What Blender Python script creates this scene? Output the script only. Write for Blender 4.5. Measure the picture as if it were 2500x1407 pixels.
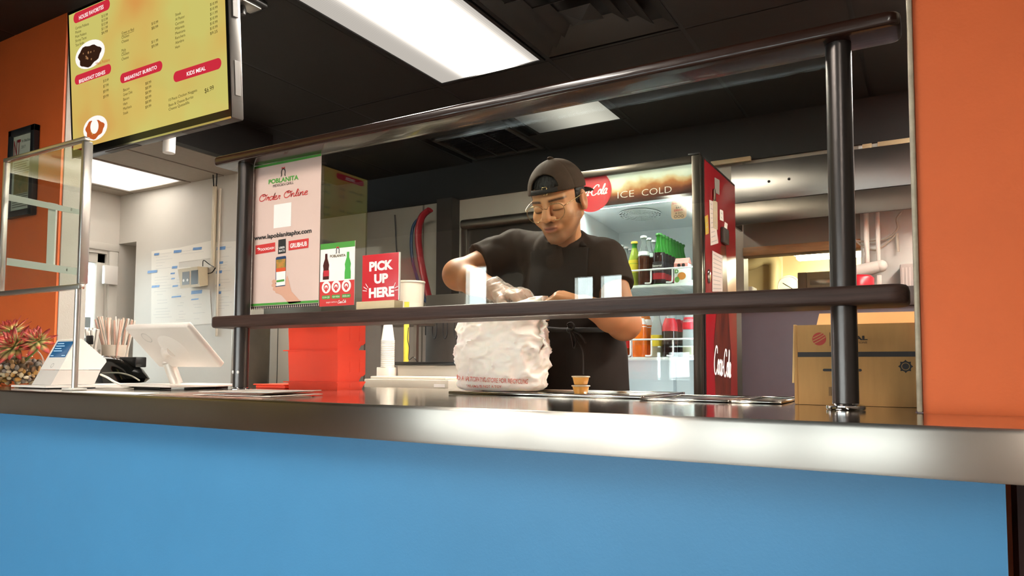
import bpy, bmesh, math, random
import numpy as np
from mathutils import Vector, Matrix, noise

for _o in list(bpy.data.objects):
    bpy.data.objects.remove(_o, do_unlink=True)
scene = bpy.context.scene
COL = scene.collection
random.seed(7)

# ---------------------------------------------------------------- camera
FPX, PCX, PCY = 1763.9, 1250.0, 799.4          # focal length and principal point for the 2500 x 1407 frame
CAM = np.array([0.0, 0.0, 1.10])
def _basis(yaw, pitch, roll):
    yaw, pitch, roll = (math.radians(a) for a in (yaw, pitch, roll))
    r = np.array([math.cos(yaw), math.sin(yaw), 0.0])
    f = np.array([-math.sin(yaw)*math.cos(pitch), math.cos(yaw)*math.cos(pitch), math.sin(pitch)])
    u = np.cross(r, f)
    c, s = math.cos(roll), math.sin(roll)
    return np.array([c*r+s*u, -s*r+c*u, f])
CB = _basis(30.289, 3.193, 0.2535)
cam_d = bpy.data.cameras.new('camera')
cam_d.sensor_fit = 'HORIZONTAL'; cam_d.sensor_width = 36.0
cam_d.lens = FPX/2500.0*36.0
cam_d.shift_x = 0.0
cam_d.shift_y = (PCY-703.5)/2500.0
cam_d.clip_start = 0.05; cam_d.clip_end = 200
cam_d.dof.use_dof = False
cam_o = bpy.data.objects.new('camera', cam_d); COL.objects.link(cam_o)
_m = Matrix.Identity(4)
for _i in range(3):
    _m[_i][0] = CB[0][_i]; _m[_i][1] = CB[1][_i]; _m[_i][2] = -CB[2][_i]; _m[_i][3] = CAM[_i]
cam_o.matrix_world = _m
scene.camera = cam_o

# ---------------------------------------------------------------- view, world, daylight
scene.view_settings.view_transform = 'Standard'
scene.view_settings.look = 'None'
scene.view_settings.gamma = 1.0
scene.view_settings.use_curve_mapping = False
scene.view_settings.exposure = 1.5
world = bpy.data.worlds.new('sky'); scene.world = world
world.use_nodes = True
_bg = world.node_tree.nodes['Background']
_bg.inputs[0].default_value = (0.86, 0.93, 1.0, 1)
_bg.inputs[1].default_value = 6.5
TROFFER = 9.0      # emission of the fluorescent troffers
SCREEN = 0.36      # emission of the menu screens

# ---------------------------------------------------------------- helpers
def H(h):
    h = h.lstrip('#'); out = []
    for i in (0, 2, 4):
        c = int(h[i:i+2], 16)/255.0
        out.append(c/12.92 if c <= 0.04045 else ((c+0.055)/1.055)**2.4)
    return tuple(out)

def ray(u, v):
    return CB.T @ np.array([(u-PCX)/FPX, (PCY-v)/FPX, 1.0])
def P(u, v, **k):
    """the point seen at pixel (u, v) that lies on the plane x=, y= or z="""
    d = ray(u, v); a, val = next(iter(k.items())); i = 'xyz'.index(a)
    return CAM + d*(val-CAM[i])/d[i]

MATS = {}
def mat(name, col='#808080', rough=0.5, metal=0.0, spec=0.5, bump=0.0, bscale=60.0, var=0.0, vscale=6.0,
        stretch=(1, 1, 1), trans=0.0, ior=1.45, emit=None, estr=0.0, alpha=1.0, coat=0.0, col2=None, sss=0.0, aniso=0.0):
    if name in MATS: return MATS[name]
    m = bpy.data.materials.new(name); m.use_nodes = True
    nt = m.node_tree; b = nt.nodes['Principled BSDF']
    c = H(col) if isinstance(col, str) else col
    b.inputs['Base Color'].default_value = (*c, 1)
    b.inputs['Roughness'].default_value = rough
    b.inputs['Metallic'].default_value = metal
    b.inputs['Specular IOR Level'].default_value = spec
    b.inputs['IOR'].default_value = ior
    b.inputs['Transmission Weight'].default_value = trans
    b.inputs['Alpha'].default_value = alpha
    b.inputs['Coat Weight'].default_value = coat
    if aniso: b.inputs['Anisotropic'].default_value = aniso
    if sss:
        b.inputs['Subsurface Weight'].default_value = sss
        b.inputs['Subsurface Radius'].default_value = (0.012, 0.005, 0.003)
        b.inputs['Subsurface Scale'].default_value = 1.0
    if emit is not None:
        b.inputs['Emission Color'].default_value = (*H(emit), 1)
        b.inputs['Emission Strength'].default_value = estr
    if var or bump or col2:
        tc = nt.nodes.new('ShaderNodeTexCoord'); mp = nt.nodes.new('ShaderNodeMapping')
        mp.inputs['Scale'].default_value = stretch
        nt.links.new(tc.outputs['Object'], mp.inputs['Vector'])
        if var or col2:
            n = nt.nodes.new('ShaderNodeTexNoise'); n.inputs['Scale'].default_value = vscale
            n.inputs['Detail'].default_value = 5; n.inputs['Roughness'].default_value = 0.6
            nt.links.new(mp.outputs[0], n.inputs['Vector'])
            r = nt.nodes.new('ShaderNodeValToRGB')
            r.color_ramp.elements[0].position = 0.3; r.color_ramp.elements[1].position = 0.72
            if col2:
                e = H(col2); r.color_ramp.elements[0].color = (*c, 1); r.color_ramp.elements[1].color = (*e, 1)
            else:
                r.color_ramp.elements[0].color = tuple(x*(1-var) for x in c)+(1,)
                r.color_ramp.elements[1].color = tuple(min(1, x*(1+var)) for x in c)+(1,)
            nt.links.new(n.outputs['Fac'], r.inputs[0]); nt.links.new(r.outputs[0], b.inputs['Base Color'])
        if bump:
            n2 = nt.nodes.new('ShaderNodeTexNoise'); n2.inputs['Scale'].default_value = bscale; n2.inputs['Detail'].default_value = 3
            nt.links.new(mp.outputs[0], n2.inputs['Vector'])
            bp = nt.nodes.new('ShaderNodeBump'); bp.inputs['Strength'].default_value = bump; bp.inputs['Distance'].default_value = 0.004
            nt.links.new(n2.outputs['Fac'], bp.inputs['Height']); nt.links.new(bp.outputs[0], b.inputs['Normal'])
    MATS[name] = m
    return m

def thin_glass(name, tint='#f4f8f5', ior=1.5, rough=0.0, boost=1.0):
    """a thin pane: clear straight through, with the mirror reflection Fresnel gives its two faces"""
    if name in MATS: return MATS[name]
    m = bpy.data.materials.new(name); m.use_nodes = True; nt = m.node_tree; nt.nodes.clear()
    out = nt.nodes.new('ShaderNodeOutputMaterial'); mx = nt.nodes.new('ShaderNodeMixShader')
    tr = nt.nodes.new('ShaderNodeBsdfTransparent'); gl = nt.nodes.new('ShaderNodeBsdfGlossy'); fr = nt.nodes.new('ShaderNodeFresnel')
    tr.inputs[0].default_value = (*H(tint), 1); gl.inputs['Roughness'].default_value = rough
    gl.inputs[0].default_value = (1, 1, 1, 1)
    ge = nt.nodes.new('ShaderNodeNewGeometry'); mi = nt.nodes.new('ShaderNodeMix')      # same reflectance on both faces of the pane
    mi.inputs[2].default_value = ior; mi.inputs[3].default_value = 1.0/ior
    nt.links.new(ge.outputs['Backfacing'], mi.inputs[0]); nt.links.new(mi.outputs[0], fr.inputs['IOR'])
    nt.links.new(fr.outputs[0], mx.inputs[0]); nt.links.new(tr.outputs[0], mx.inputs[1]); nt.links.new(gl.outputs[0], mx.inputs[2])
    nt.links.new(mx.outputs[0], out.inputs[0])
    MATS[name] = m
    return m

def emis(name, col, strength):
    if name in MATS: return MATS[name]
    m = bpy.data.materials.new(name); m.use_nodes = True; nt = m.node_tree; nt.nodes.clear()
    out = nt.nodes.new('ShaderNodeOutputMaterial'); e = nt.nodes.new('ShaderNodeEmission')
    e.inputs[0].default_value = (*H(col), 1); e.inputs[1].default_value = strength
    nt.links.new(e.outputs[0], out.inputs[0]); MATS[name] = m
    return m

ORG = {}          # world origin of each thing (translations only)
def _o3(p): return np.array([float(p[0]), float(p[1]), float(p[2])])

def tag(o, label=None, cat=None, group=None, kind=None):
    if label: o['label'] = label
    if cat: o['category'] = cat
    if group: o['group'] = group
    if kind: o['kind'] = kind
    return o

def thing(name, label, cat, loc, group=None, kind=None):
    o = bpy.data.objects.new(name, None); COL.objects.link(o)
    o.empty_display_size = 0.05
    o.location = tuple(float(x) for x in loc); ORG[o] = _o3(loc)
    return tag(o, label, cat, group, kind)

class MB:
    """collects geometry; build() links it as one mesh object"""
    def __init__(s): s.v = []; s.f = []; s.m = []; s.marks = []
    def mark(s): s.marks.append((len(s.v), len(s.f))); return s
    def add(s, vs, fs, m=0):
        k = len(s.v); s.v.extend([tuple(float(c) for c in p) for p in vs])
        s.f.extend([tuple(i+k for i in f) for f in fs]); s.m.extend([m]*len(fs)); return s
    def box(s, x0, y0, z0, x1, y1, z1, m=0):
        x0, x1 = min(x0, x1), max(x0, x1); y0, y1 = min(y0, y1), max(y0, y1); z0, z1 = min(z0, z1), max(z0, z1)
        vs = [(x, y, z) for z in (z0, z1) for y in (y0, y1) for x in (x0, x1)]
        return s.add(vs, [(0, 2, 3, 1), (4, 5, 7, 6), (0, 1, 5, 4), (2, 6, 7, 3), (0, 4, 6, 2), (1, 3, 7, 5)], m)
    def cbox(s, x0, y0, z0, x1, y1, z1, r=0.003, seg=2, m=0, M=None):
        bm = bmesh.new(); bmesh.ops.create_cube(bm, size=1.0)
        sx, sy, sz = abs(x1-x0), abs(y1-y0), abs(z1-z0); cx, cy, cz = (x0+x1)/2, (y0+y1)/2, (z0+z1)/2
        for q in bm.verts: q.co = Vector((q.co.x*sx+cx, q.co.y*sy+cy, q.co.z*sz+cz))
        r = min(r, 0.45*min(sx, sy, sz))
        bmesh.ops.bevel(bm, geom=list(bm.edges), offset=r, segments=seg, profile=0.5, affect='EDGES')
        if M is not None: bm.transform(M)
        bm.verts.index_update()
        s.add([q.co[:] for q in bm.verts], [[q.index for q in f.verts] for f in bm.faces], m); bm.free(); return s
    def prism(s, loop, vec, m=0):
        """closed prism of a 3-D loop of points pushed along vec"""
        L = [np.array(p, float) for p in loop]; n = len(L); vec = np.array(vec, float)
        vs = L+[p+vec for p in L]
        fs = [tuple(range(n))[::-1], tuple(range(n, 2*n))]+[(i, (i+1) % n, n+(i+1) % n, n+i) for i in range(n)]
        return s.add(vs, fs, m)
    def face(s, loop, m=0): return s.add(loop, [tuple(range(len(loop)))], m)
    def tube(s, pts, r, n=8, closed=False, m=0, caps=True, flat=1.0):
        pts = [np.array(p, float) for p in pts]; N = len(pts)
        rr = list(r) if hasattr(r, '__len__') else [r]*N
        T = []
        for i in range(N):
            a = pts[(i-1) % N] if (closed or i > 0) else pts[i]
            b = pts[(i+1) % N] if (closed or i < N-1) else pts[i]
            t = b-a; T.append(t/(np.linalg.norm(t)+1e-12))
        up = np.array([0, 0, 1.0]) if abs(T[0][2]) < 0.9 else np.array([1.0, 0, 0])
        a = np.cross(T[0], up); a /= np.linalg.norm(a)
        vs = []
        for i in range(N):
            a = a-T[i]*np.dot(a, T[i]); a /= (np.linalg.norm(a)+1e-12); b = np.cross(T[i], a)
            for j in range(n):
                t = 2*math.pi*j/n
                vs.append(pts[i]+rr[i]*(math.cos(t)*a+flat*math.sin(t)*b))
        fs = []
        for i in range(N if closed else N-1):
            k = (i+1) % N
            for j in range(n):
                fs.append((i*n+j, i*n+(j+1) % n, k*n+(j+1) % n, k*n+j))
        if caps and not closed:
            fs.append(tuple(range(n))[::-1]); fs.append(tuple((N-1)*n+j for j in range(n)))
        return s.add(vs, fs, m)
    def lathe(s, prof, c=(0, 0, 0), n=24, m=0, M=None, capb=True, capt=True):
        vs = []; fs = []
        for r, z in prof:
            for j in range(n):
                t = 2*math.pi*j/n; vs.append((r*math.cos(t), r*math.sin(t), z))
        for i in range(len(prof)-1):
            for j in range(n):
                fs.append((i*n+j, i*n+(j+1) % n, (i+1)*n+(j+1) % n, (i+1)*n+j))
        if capb and prof[0][0] > 1e-5: fs.append(tuple(range(n))[::-1])
        if capt and prof[-1][0] > 1e-5: fs.append(tuple((len(prof)-1)*n+j for j in range(n)))
        if M is not None: vs = [(M @ Vector(p))[:] for p in vs]
        vs = [(p[0]+c[0], p[1]+c[1], p[2]+c[2]) for p in vs]
        return s.add(vs, fs, m)
    def ball(s, c, r, nu=12, nv=8, m=0, M=None):
        rx, ry, rz = (r, r, r) if not hasattr(r, '__len__') else r
        vs = [(0, 0, rz)]; fs = []
        for i in range(1, nv):
            t = math.pi*i/nv
            for j in range(nu):
                p = 2*math.pi*j/nu; vs.append((rx*math.sin(t)*math.cos(p), ry*math.sin(t)*math.sin(p), rz*math.cos(t)))
        vs.append((0, 0, -rz)); L = len(vs)-1
        for j in range(nu): fs.append((0, 1+j, 1+(j+1) % nu))
        for i in range(nv-2):
            for j in range(nu):
                a = 1+i*nu; b = a+nu; fs.append((a+j, b+j, b+(j+1) % nu, a+(j+1) % nu))
        a = 1+(nv-2)*nu
        for j in range(nu): fs.append((a+j, L, a+(j+1) % nu))
        if M is not None: vs = [(M @ Vector(p))[:] for p in vs]
        return s.add([(p[0]+c[0], p[1]+c[1], p[2]+c[2]) for p in vs], fs, m)
    def build(s, name, mats, parent=None, smooth=None, label=None, cat=None, group=None, kind=None, loc=None):
        vs = np.array(s.v, float)
        if parent is not None: o3 = ORG[parent]
        elif loc is not None: o3 = _o3(loc)
        else: o3 = np.array([(vs[:, 0].min()+vs[:, 0].max())/2, (vs[:, 1].min()+vs[:, 1].max())/2, vs[:, 2].min()])
        me = bpy.data.meshes.new(name); me.from_pydata([tuple(p) for p in (vs-o3)], [], s.f)
        if not isinstance(mats, (list, tuple)): mats = [mats]
        for q in mats: me.materials.append(q)
        if len(mats) > 1: me.polygons.foreach_set('material_index', s.m)
        me.validate(); 
        if smooth is not None:
            me.polygons.foreach_set('use_smooth', [True]*len(me.polygons))
            if smooth < 179: me.set_sharp_from_angle(angle=math.radians(smooth))
        me.update()
        o = bpy.data.objects.new(name, me); COL.objects.link(o)
        if parent is not None: o.parent = parent
        else: o.location = tuple(o3)
        ORG[o] = o3
        return tag(o, label, cat, group, kind)

def build_each(mb, name, mats, parent, **k):
    """one object for each marked piece"""
    mk = [q for q in mb.marks]+[(len(mb.v), len(mb.f))]; out = []
    for (v0, f0), (v1, f1) in zip(mk[:-1], mk[1:]):
        if f1 <= f0: continue
        b = MB(); b.v = mb.v[v0:v1]; b.f = [tuple(i-v0 for i in f) for f in mb.f[f0:f1]]; b.m = mb.m[f0:f1]
        out.append(b.build(name, mats, parent, **k))
    return out

def bx(name, m, x0, y0, z0, x1, y1, z1, parent=None, r=0.0, **k):
    b = MB()
    if r: b.cbox(x0, y0, z0, x1, y1, z1, r); k.setdefault('smooth', 40)
    else: b.box(x0, y0, z0, x1, y1, z1)
    return b.build(name, m, parent, **k)

def struct(name, b, m, parent=None, label=None, **k):
    return b.build(name, m, parent, label=label, kind='structure' if parent is None else None, **k)

def copy_tree(o, parent=None, loc=None, label=None, group=None):
    c = o.copy(); COL.objects.link(c); c.parent = parent
    if loc is not None: c.location = tuple(float(x) for x in loc)
    if label: c['label'] = label
    if group: c['group'] = group
    for ch in list(o.children): copy_tree(ch, c)
    return c

# flat print on a plane ------------------------------------------------------
class Pl:
    def __init__(s, o, ux=(1, 0, 0), uy=(0, 0, 1)):
        s.o = np.array(o, float); s.ux = np.array(ux, float); s.ux /= np.linalg.norm(s.ux)
        s.uy = np.array(uy, float); s.uy -= s.ux*np.dot(s.ux, s.uy); s.uy /= np.linalg.norm(s.uy)
        s.n = np.cross(s.ux, s.uy)
    def px(s, u, v):
        d = ray(u, v); t = np.dot(s.o-CAM, s.n)/np.dot(d, s.n); p = CAM+d*t-s.o
        return float(np.dot(p, s.ux)), float(np.dot(p, s.uy))
    def w(s, a, b, h=0.0): return s.o+s.ux*a+s.uy*b+s.n*h

_TXT = {}
def text_geo(t, bold=0.0, shear=0.0):
    k = (t, bold, shear)
    if k in _TXT: return _TXT[k]
    c = bpy.data.curves.new('t', 'FONT'); c.body = t; c.size = 1.0; c.resolution_u = 3; c.offset = bold; c.shear = shear
    o = bpy.data.objects.new('t', c)
    me = o.to_mesh()
    vs = np.array([q.co[:2] for q in me.vertices]).reshape(-1, 2); fs = [tuple(p.vertices) for p in me.polygons]
    o.to_mesh_clear(); bpy.data.objects.remove(o); bpy.data.curves.remove(c)
    if len(vs):
        vs[:, 0] -= vs[:, 0].min()
    _TXT[k] = (vs, fs); return vs, fs
CAPH = 0.73      # cap height of the built-in face at size 1

def ptext(mb, pl, t, a, b, h, size=None, width=None, align='L', bold=0.0, shear=0.0, rot=0.0, m=0, mirror=False):
    """lettering: baseline starts (or centres) at (a, b); size = cap height in metres"""
    vs, fs = text_geo(t, bold, shear)
    if not len(vs): return
    mb.mark()
    w0 = vs[:, 0].max()
    if size is None: sy = width/w0; sx = sy
    else:
        sy = size/CAPH; sx = sy if width is None else width/w0
    q = vs*np.array([sx, sy])
    W = w0*sx
    if align == 'C': q[:, 0] -= W/2
    elif align == 'R': q[:, 0] -= W
    c, s = math.cos(rot), math.sin(rot)
    q = np.stack([q[:, 0]*c-q[:, 1]*s, q[:, 0]*s+q[:, 1]*c], 1)
    mb.add([pl.w(a+x, b+y, h) for x, y in q], fs, m)

def pxtext(mb, pl, t, u0, v0, u1, v1, capx, h, bold=0.0, shear=0.0, m=0):
    """lettering whose baseline runs from pixel (u0,v0) to (u1,v1), cap height capx pixels"""
    a0, b0 = pl.px(u0, v0); a1, b1 = pl.px(u1, v1); a2, b2 = pl.px((u0+u1)/2, (v0+v1)/2-capx); a3, b3 = pl.px((u0+u1)/2, (v0+v1)/2)
    ptext(mb, pl, t, a0, b0, h, size=b2-b3, width=math.hypot(a1-a0, b1-b0), bold=bold, shear=shear, rot=math.atan2(b1-b0, a1-a0), m=m)

def ppoly(mb, pl, pts, h, m=0): mb.face([pl.w(a, b, h) for a, b in pts], m)
def prect(mb, pl, a0, b0, a1, b1, h, m=0):
    a0, a1 = min(a0, a1), max(a0, a1); b0, b1 = min(b0, b1), max(b0, b1)
    ppoly(mb, pl, [(a0, b0), (a1, b0), (a1, b1), (a0, b1)], h, m)
def prr(mb, pl, a0, b0, a1, b1, r, h, m=0, n=6):
    a0, a1 = min(a0, a1), max(a0, a1); b0, b1 = min(b0, b1), max(b0, b1)
    r = min(r, (a1-a0)/2*0.999, (b1-b0)/2*0.999); pts = []
    for cx, cy, t0 in ((a1-r, b0+r, -90), (a1-r, b1-r, 0), (a0+r, b1-r, 90), (a0+r, b0+r, 180)):
        for i in range(n+1):
            t = math.radians(t0+90*i/n); pts.append((cx+r*math.cos(t), cy+r*math.sin(t)))
    ppoly(mb, pl, pts, h, m)
def pdisc(mb, pl, a, b, ra, h, rb=None, m=0, n=28, rot=0.0):
    rb = ra if rb is None else rb; c, s = math.cos(rot), math.sin(rot)
    pts = []
    for i in range(n):
        t = 2*math.pi*i/n; x, y = ra*math.cos(t), rb*math.sin(t); pts.append((a+x*c-y*s, b+x*s+y*c))
    ppoly(mb, pl, pts, h, m)
def pring(mb, pl, a, b, r0, r1, h, m=0, n=28, asp=1.0):
    vs = []
    for i in range(n):
        t = 2*math.pi*i/n
        vs.append(pl.w(a+r0*math.cos(t), b+asp*r0*math.sin(t), h)); vs.append(pl.w(a+r1*math.cos(t), b+asp*r1*math.sin(t), h))
    mb.add(vs, [(2*i, 2*i+1, (2*i+3) % (2*n), (2*i+2) % (2*n)) for i in range(n)], m)
def smooth_line(pts, k=6):
    p = [np.array(q, float) for q in pts]; out = []
    for i in range(len(p)-1):
        p0 = p[max(i-1, 0)]; p1 = p[i]; p2 = p[i+1]; p3 = p[min(i+2, len(p)-1)]
        for j in range(k):
            t = j/k; out.append(0.5*((2*p1)+(-p0+p2)*t+(2*p0-5*p1+4*p2-p3)*t*t+(-p0+3*p1-3*p2+p3)*t**3))
    out.append(p[-1]); return out
def pstroke(mb, pl, pts, w, h, m=0, closed=False):
    pts = [np.array(q, float) for q in pts]; n = len(pts); L = []; R = []
    for i in range(n):
        a = pts[(i-1) % n] if (closed or i) else pts[i]; b = pts[(i+1) % n] if (closed or i < n-1) else pts[i]
        t = b-a; t = t/(np.linalg.norm(t)+1e-12); nn = np.array([-t[1], t[0]]); ww = (w[i] if hasattr(w, '__len__') else w)/2
        L.append(pts[i]+nn*ww); R.append(pts[i]-nn*ww)
    vs = [pl.w(q[0], q[1], h) for q in L]+[pl.w(q[0], q[1], h) for q in R]
    fs = [(n+i, n+(i+1) % n, (i+1) % n, i) for i in range(n if closed else n-1)]
    mb.add(vs, fs, m)

# a slanted connected script, drawn as pen strokes (x advance, strokes in a unit x-height box)
SCRIPT = {
 'O': (1.15, [[(.75, 1.7), (.3, 1.55), (.05, .9), (.2, .2), (.6, .02), (1.0, .5), (1.05, 1.2), (.8, 1.68), (.5, 1.5), (.55, 1.2), (.9, 1.3), (1.3, 1.45)]]),
 'C': (1.15, [[(1.05, 1.3), (1.0, 1.65), (.6, 1.7), (.2, 1.2), (.05, .6), (.25, .08), (.65, .0), (1.0, .3)]]),
 'r': (.5, [[(0, .1), (.15, .5), (.2, .95), (.25, .8), (.45, .85), (.38, .5), (.4, .1), (.5, .1)]]),
 'd': (.75, [[(.6, .8), (.35, .95), (.08, .6), (.1, .15), (.35, .02), (.6, .5), (.82, 1.7)], [(.82, 1.7), (.65, .5), (.62, .1), (.78, .08)]]),
 'e': (.55, [[(.05, .45), (.4, .6), (.45, .88), (.25, .95), (.05, .55), (.12, .1), (.35, .02), (.58, .2)]]),
 'n': (.72, [[(.02, .1), (.14, .9), (.1, .02)], [(.1, .3), (.3, .85), (.48, .85), (.45, .3), (.52, .03), (.75, .2)]]),
 'l': (.36, [[(0, .15), (.3, 1.2), (.33, 1.7), (.2, 1.65), (.1, .7), (.14, .06), (.38, .15)]]),
 'i': (.34, [[(.02, .3), (.14, .9), (.1, .2), (.18, .03), (.36, .2)], [(.2, 1.2), (.24, 1.3)]]),
 'o': (.62, [[(.4, .92), (.15, .8), (.05, .35), (.2, .03), (.45, .2), (.52, .65), (.4, .92), (.38, .7), (.66, .75)]]),
 'c': (.52, [[(.45, .75), (.35, .95), (.1, .7), (.06, .2), (.25, .02), (.54, .25)]]),
 'a': (.66, [[(.5, .8), (.3, .95), (.06, .55), (.1, .1), (.3, .02), (.48, .5), (.55, .92)], [(.55, .92), (.46, .3), (.52, .04), (.7, .2)]]),
 '-': (.4, [[(.05, .5), (.36, .58)]]), ' ': (.45, []),
}
def pscript(mb, pl, t, u0, v0, u1, v1, xh, wpx, h, slant=0.25, m=0, thick=0.0):
    a0, b0 = pl.px(u0, v0); a1, b1 = pl.px(u1, v1); W = math.hypot(a1-a0, b1-b0); rot = math.atan2(b1-b0, a1-a0)
    tot = sum(SCRIPT[c][0] for c in t); sx = W/tot
    am, bm_ = pl.px((u0+u1)/2, (v0+v1)/2); _, bt = pl.px((u0+u1)/2, (v0+v1)/2-xh); sy = bt-bm_
    mb.mark(); pen = wpx*sy/xh; x = 0; c, s = math.cos(rot), math.sin(rot)
    for ch in t:
        adv, st = SCRIPT[ch]
        for S in st:
            pts = []
            for q in smooth_line(S, 5):
                X = (x+q[0])*sx+q[1]*sy*slant; Y = q[1]*sy; pts.append((a0+X*c-Y*s, b0+X*s+Y*c))
            w = []
            for i in range(len(pts)):
                j0 = max(i-1, 0); j1 = min(i+1, len(pts)-1)
                dy = pts[j1][1]-pts[j0][1]; dx = pts[j1][0]-pts[j0][0]
                w.append(pen*(1+thick*max(0, abs(dy)/(abs(dx)+abs(dy)+1e-9))))
            pstroke(mb, pl, pts, w, h, m)
        x += adv
# ================================================================ materials of the place
M_BLUE = mat('blue_paint', '#4586b4', 0.42, var=0.04, vscale=3, bump=0.06, bscale=220)
M_ORANGE = mat('orange_paint', '#d9652c', 0.55, var=0.06, vscale=4, bump=0.12, bscale=180)
M_GREYP = mat('grey_plaster', '#a59f96', 0.7, var=0.06, vscale=7, bump=0.15, bscale=150)
M_WHITEP = mat('cream_plaster', '#d8d3ca', 0.6, var=0.03, vscale=3, bump=0.06, bscale=90)
M_KWALL = mat('kitchen_wall_panel', '#a79f93', 0.5, var=0.05, vscale=5)
M_TILE = mat('black_ceiling_tile', '#1d1a16', 0.62, var=0.12, vscale=18, bump=0.15, bscale=300)
M_TBAR = mat('black_tee_bar', '#0f0e0c', 0.5)
M_BLACK = mat('black_paint', '#12100e', 0.6, var=0.2, vscale=9)
M_LOWCEIL = mat('grey_ceiling_tile', '#aaa093', 0.7, var=0.04, vscale=30, bump=0.15, bscale=260)
M_STEEL = mat('brushed_steel', '#c2bab1', 0.30, 1.0, aniso=1.0, var=0.05, vscale=4)
_t = M_STEEL.node_tree.nodes.new('ShaderNodeTangent'); _t.direction_type = 'UV_MAP'; _t.uv_map = 'grain'      # grain runs along the counter
M_STEEL.node_tree.nodes['Principled BSDF'].inputs['Anisotropic Rotation'].default_value = 0.25
M_STEEL.node_tree.links.new(_t.outputs[0], M_STEEL.node_tree.nodes['Principled BSDF'].inputs['Tangent'])
M_STEELTOP = mat('polished_steel', '#c3bcb2', 0.12, 1.0, bump=0.02, bscale=30)
M_STEELR = mat('satin_steel', '#a89f94', 0.34, 1.0, var=0.08, vscale=6)
M_CHROME = mat('chrome', '#d8d8d8', 0.08, 1.0)
M_ALU = mat('aluminium', '#c9c5be', 0.32, 1.0)
M_FLOOR = mat('floor_tile', '#6d5545', 0.4, var=0.15, vscale=4)
M_DGREY = mat('charcoal_paint', '#5a5860', 0.55, var=0.05, vscale=8)
M_DGREY2 = mat('dark_ledge', '#403b39', 0.45)
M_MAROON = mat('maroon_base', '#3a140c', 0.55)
M_WARMROOM = mat('warm_room_paint', '#cdb98e', 0.6, var=0.04, vscale=5)
M_DINE = mat('dining_wall_paint', '#c2bab2', 0.65)
M_OUT = mat('asphalt', '#55534f', 0.9)
M_WOODSTRIP = mat('wood_strip', '#9a6b3c', 0.5, var=0.2, vscale=10, stretch=(1, 8, 8))
M_WHITE = mat('white_plastic', '#e9e5df', 0.35)
M_BLKPL = mat('black_plastic', '#151413', 0.3)
M_DARKMETAL = mat('dark_bronze_metal', '#4a443c', 0.35, 0.9, var=0.05)

ZC = 1.026           # counter top
CEIL = 2.62
# ---------------------------------------------------------------- floor
struct('floor', MB().box(-7.2, -3.9, -0.05, 3.2, 7.2, 0.0), M_FLOOR, label='brown tiled floor')
# ---------------------------------------------------------------- ceiling: black tiles in a dropped grid
ceil_o = struct('ceiling', MB().box(-7.2, -3.9, 2.655, 3.2, 7.2, 2.70), M_TBAR, label='black dropped ceiling')
XG = [-0.94+0.67*k for k in range(-5, 5)]
YG = [-3.59, -2.25, -0.91, 0.43, 1.77, 3.11, 4.45]
skip = {(3, 4), (3, 5), (2, 5), (4, 4), (7, 4), (7, 5)}
for i in range(len(XG)-1):
    for j in range(len(YG)-1):
        if (i, j) in skip: continue
        if j < 3 and (i, j) in {(7, 0), (7, 1), (3, 2), (4, 2)}: continue
        bx('ceiling_tile', M_TILE, XG[i]+0.010, YG[j]+0.010, CEIL, XG[i+1]-0.010, YG[j+1]-0.010, CEIL+0.012, ceil_o)
# tee bars between the tiles
tb = MB()
for x in XG: tb.box(x-0.011, YG[0], CEIL+0.001, x+0.011, YG[-1], CEIL+0.030)
for y in YG: tb.box(XG[0], y-0.011, CEIL+0.002, XG[-1], y+0.011, CEIL+0.030)
tb.build('tee_bar_grid', M_TBAR, ceil_o)
# infill tiles around the fittings that do not fill their cell
for (x0, y0, x1, y1) in ((XG[3]+.01, 3.12, XG[4]-.01, 3.46), (XG[3]+.01, 4.09, XG[4]-.01, 4.44), (XG[2]+.01, 3.12, XG[3]-.01, 3.80), (XG[4]+.01, 1.78, XG[5]-.01, 2.40)):
    bx('ceiling_tile', M_TILE, x0, y0, CEIL, x1, y1, CEIL+0.012, ceil_o)
# low grey ceiling by the side entrance
lc = struct('ceiling_low', MB().box(-5.6, 1.78, 2.42, -3.78, 3.24, 2.46), M_TBAR, label='low grey ceiling by the side window')
for (x0, x1, y0, y1) in ((-5.55, -5.14, 1.80, 3.20), (-5.12, -4.47, 1.80, 1.96), (-4.45, -4.12, 1.80, 3.20), (-4.10, -3.79, 1.80, 3.20), (-5.12, -4.47, 3.14, 3.20)):
    bx('ceiling_tile', M_LOWCEIL, x0, y0, 2.385, x1, y1, 2.420, lc)
struct('wall_bulkhead', MB().box(-3.78, 1.78, 2.385, -3.72, 3.24, CEIL), M_BLACK, label='black bulkhead above the side entrance')

# ---------------------------------------------------------------- counter wall (blue), orange walls
struct('wall_counter', MB().box(-5.2, 1.150, 0.0, float(P(2457, 1250, y=1.150)[0]), 1.30, 0.952), M_BLUE, label='blue painted counter front')
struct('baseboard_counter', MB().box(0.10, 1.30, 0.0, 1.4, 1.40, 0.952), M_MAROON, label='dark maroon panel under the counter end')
struct('wall_right', MB().box(-0.018, 1.415, 0.0, 1.9, 1.585, CEIL+0.03), M_ORANGE, label='orange wall beside the serving hatch')
struct('trim_1', MB().cbox(-0.0275, 1.406, ZC+0.001, -0.0185, 1.425, CEIL, 0.003), mat('corner_bead', '#a59a86', 0.45, 0.3, var=0.2, vscale=30), smooth=40, label='metal corner bead on the orange wall')
struct('trim_2', MB().box(-0.0275, 1.426, ZC+0.001, -0.0185, 1.585, CEIL), mat('jamb_dark', '#4b4641', 0.5, 0.4), label='dark jamb of the orange wall')
wl = MB()
wl.box(-6.2, 1.65, 0.0, -3.192, 1.66, CEIL+0.03)
struct('wall_left', wl, M_ORANGE, label='orange wall behind the acrylic shield')
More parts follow.
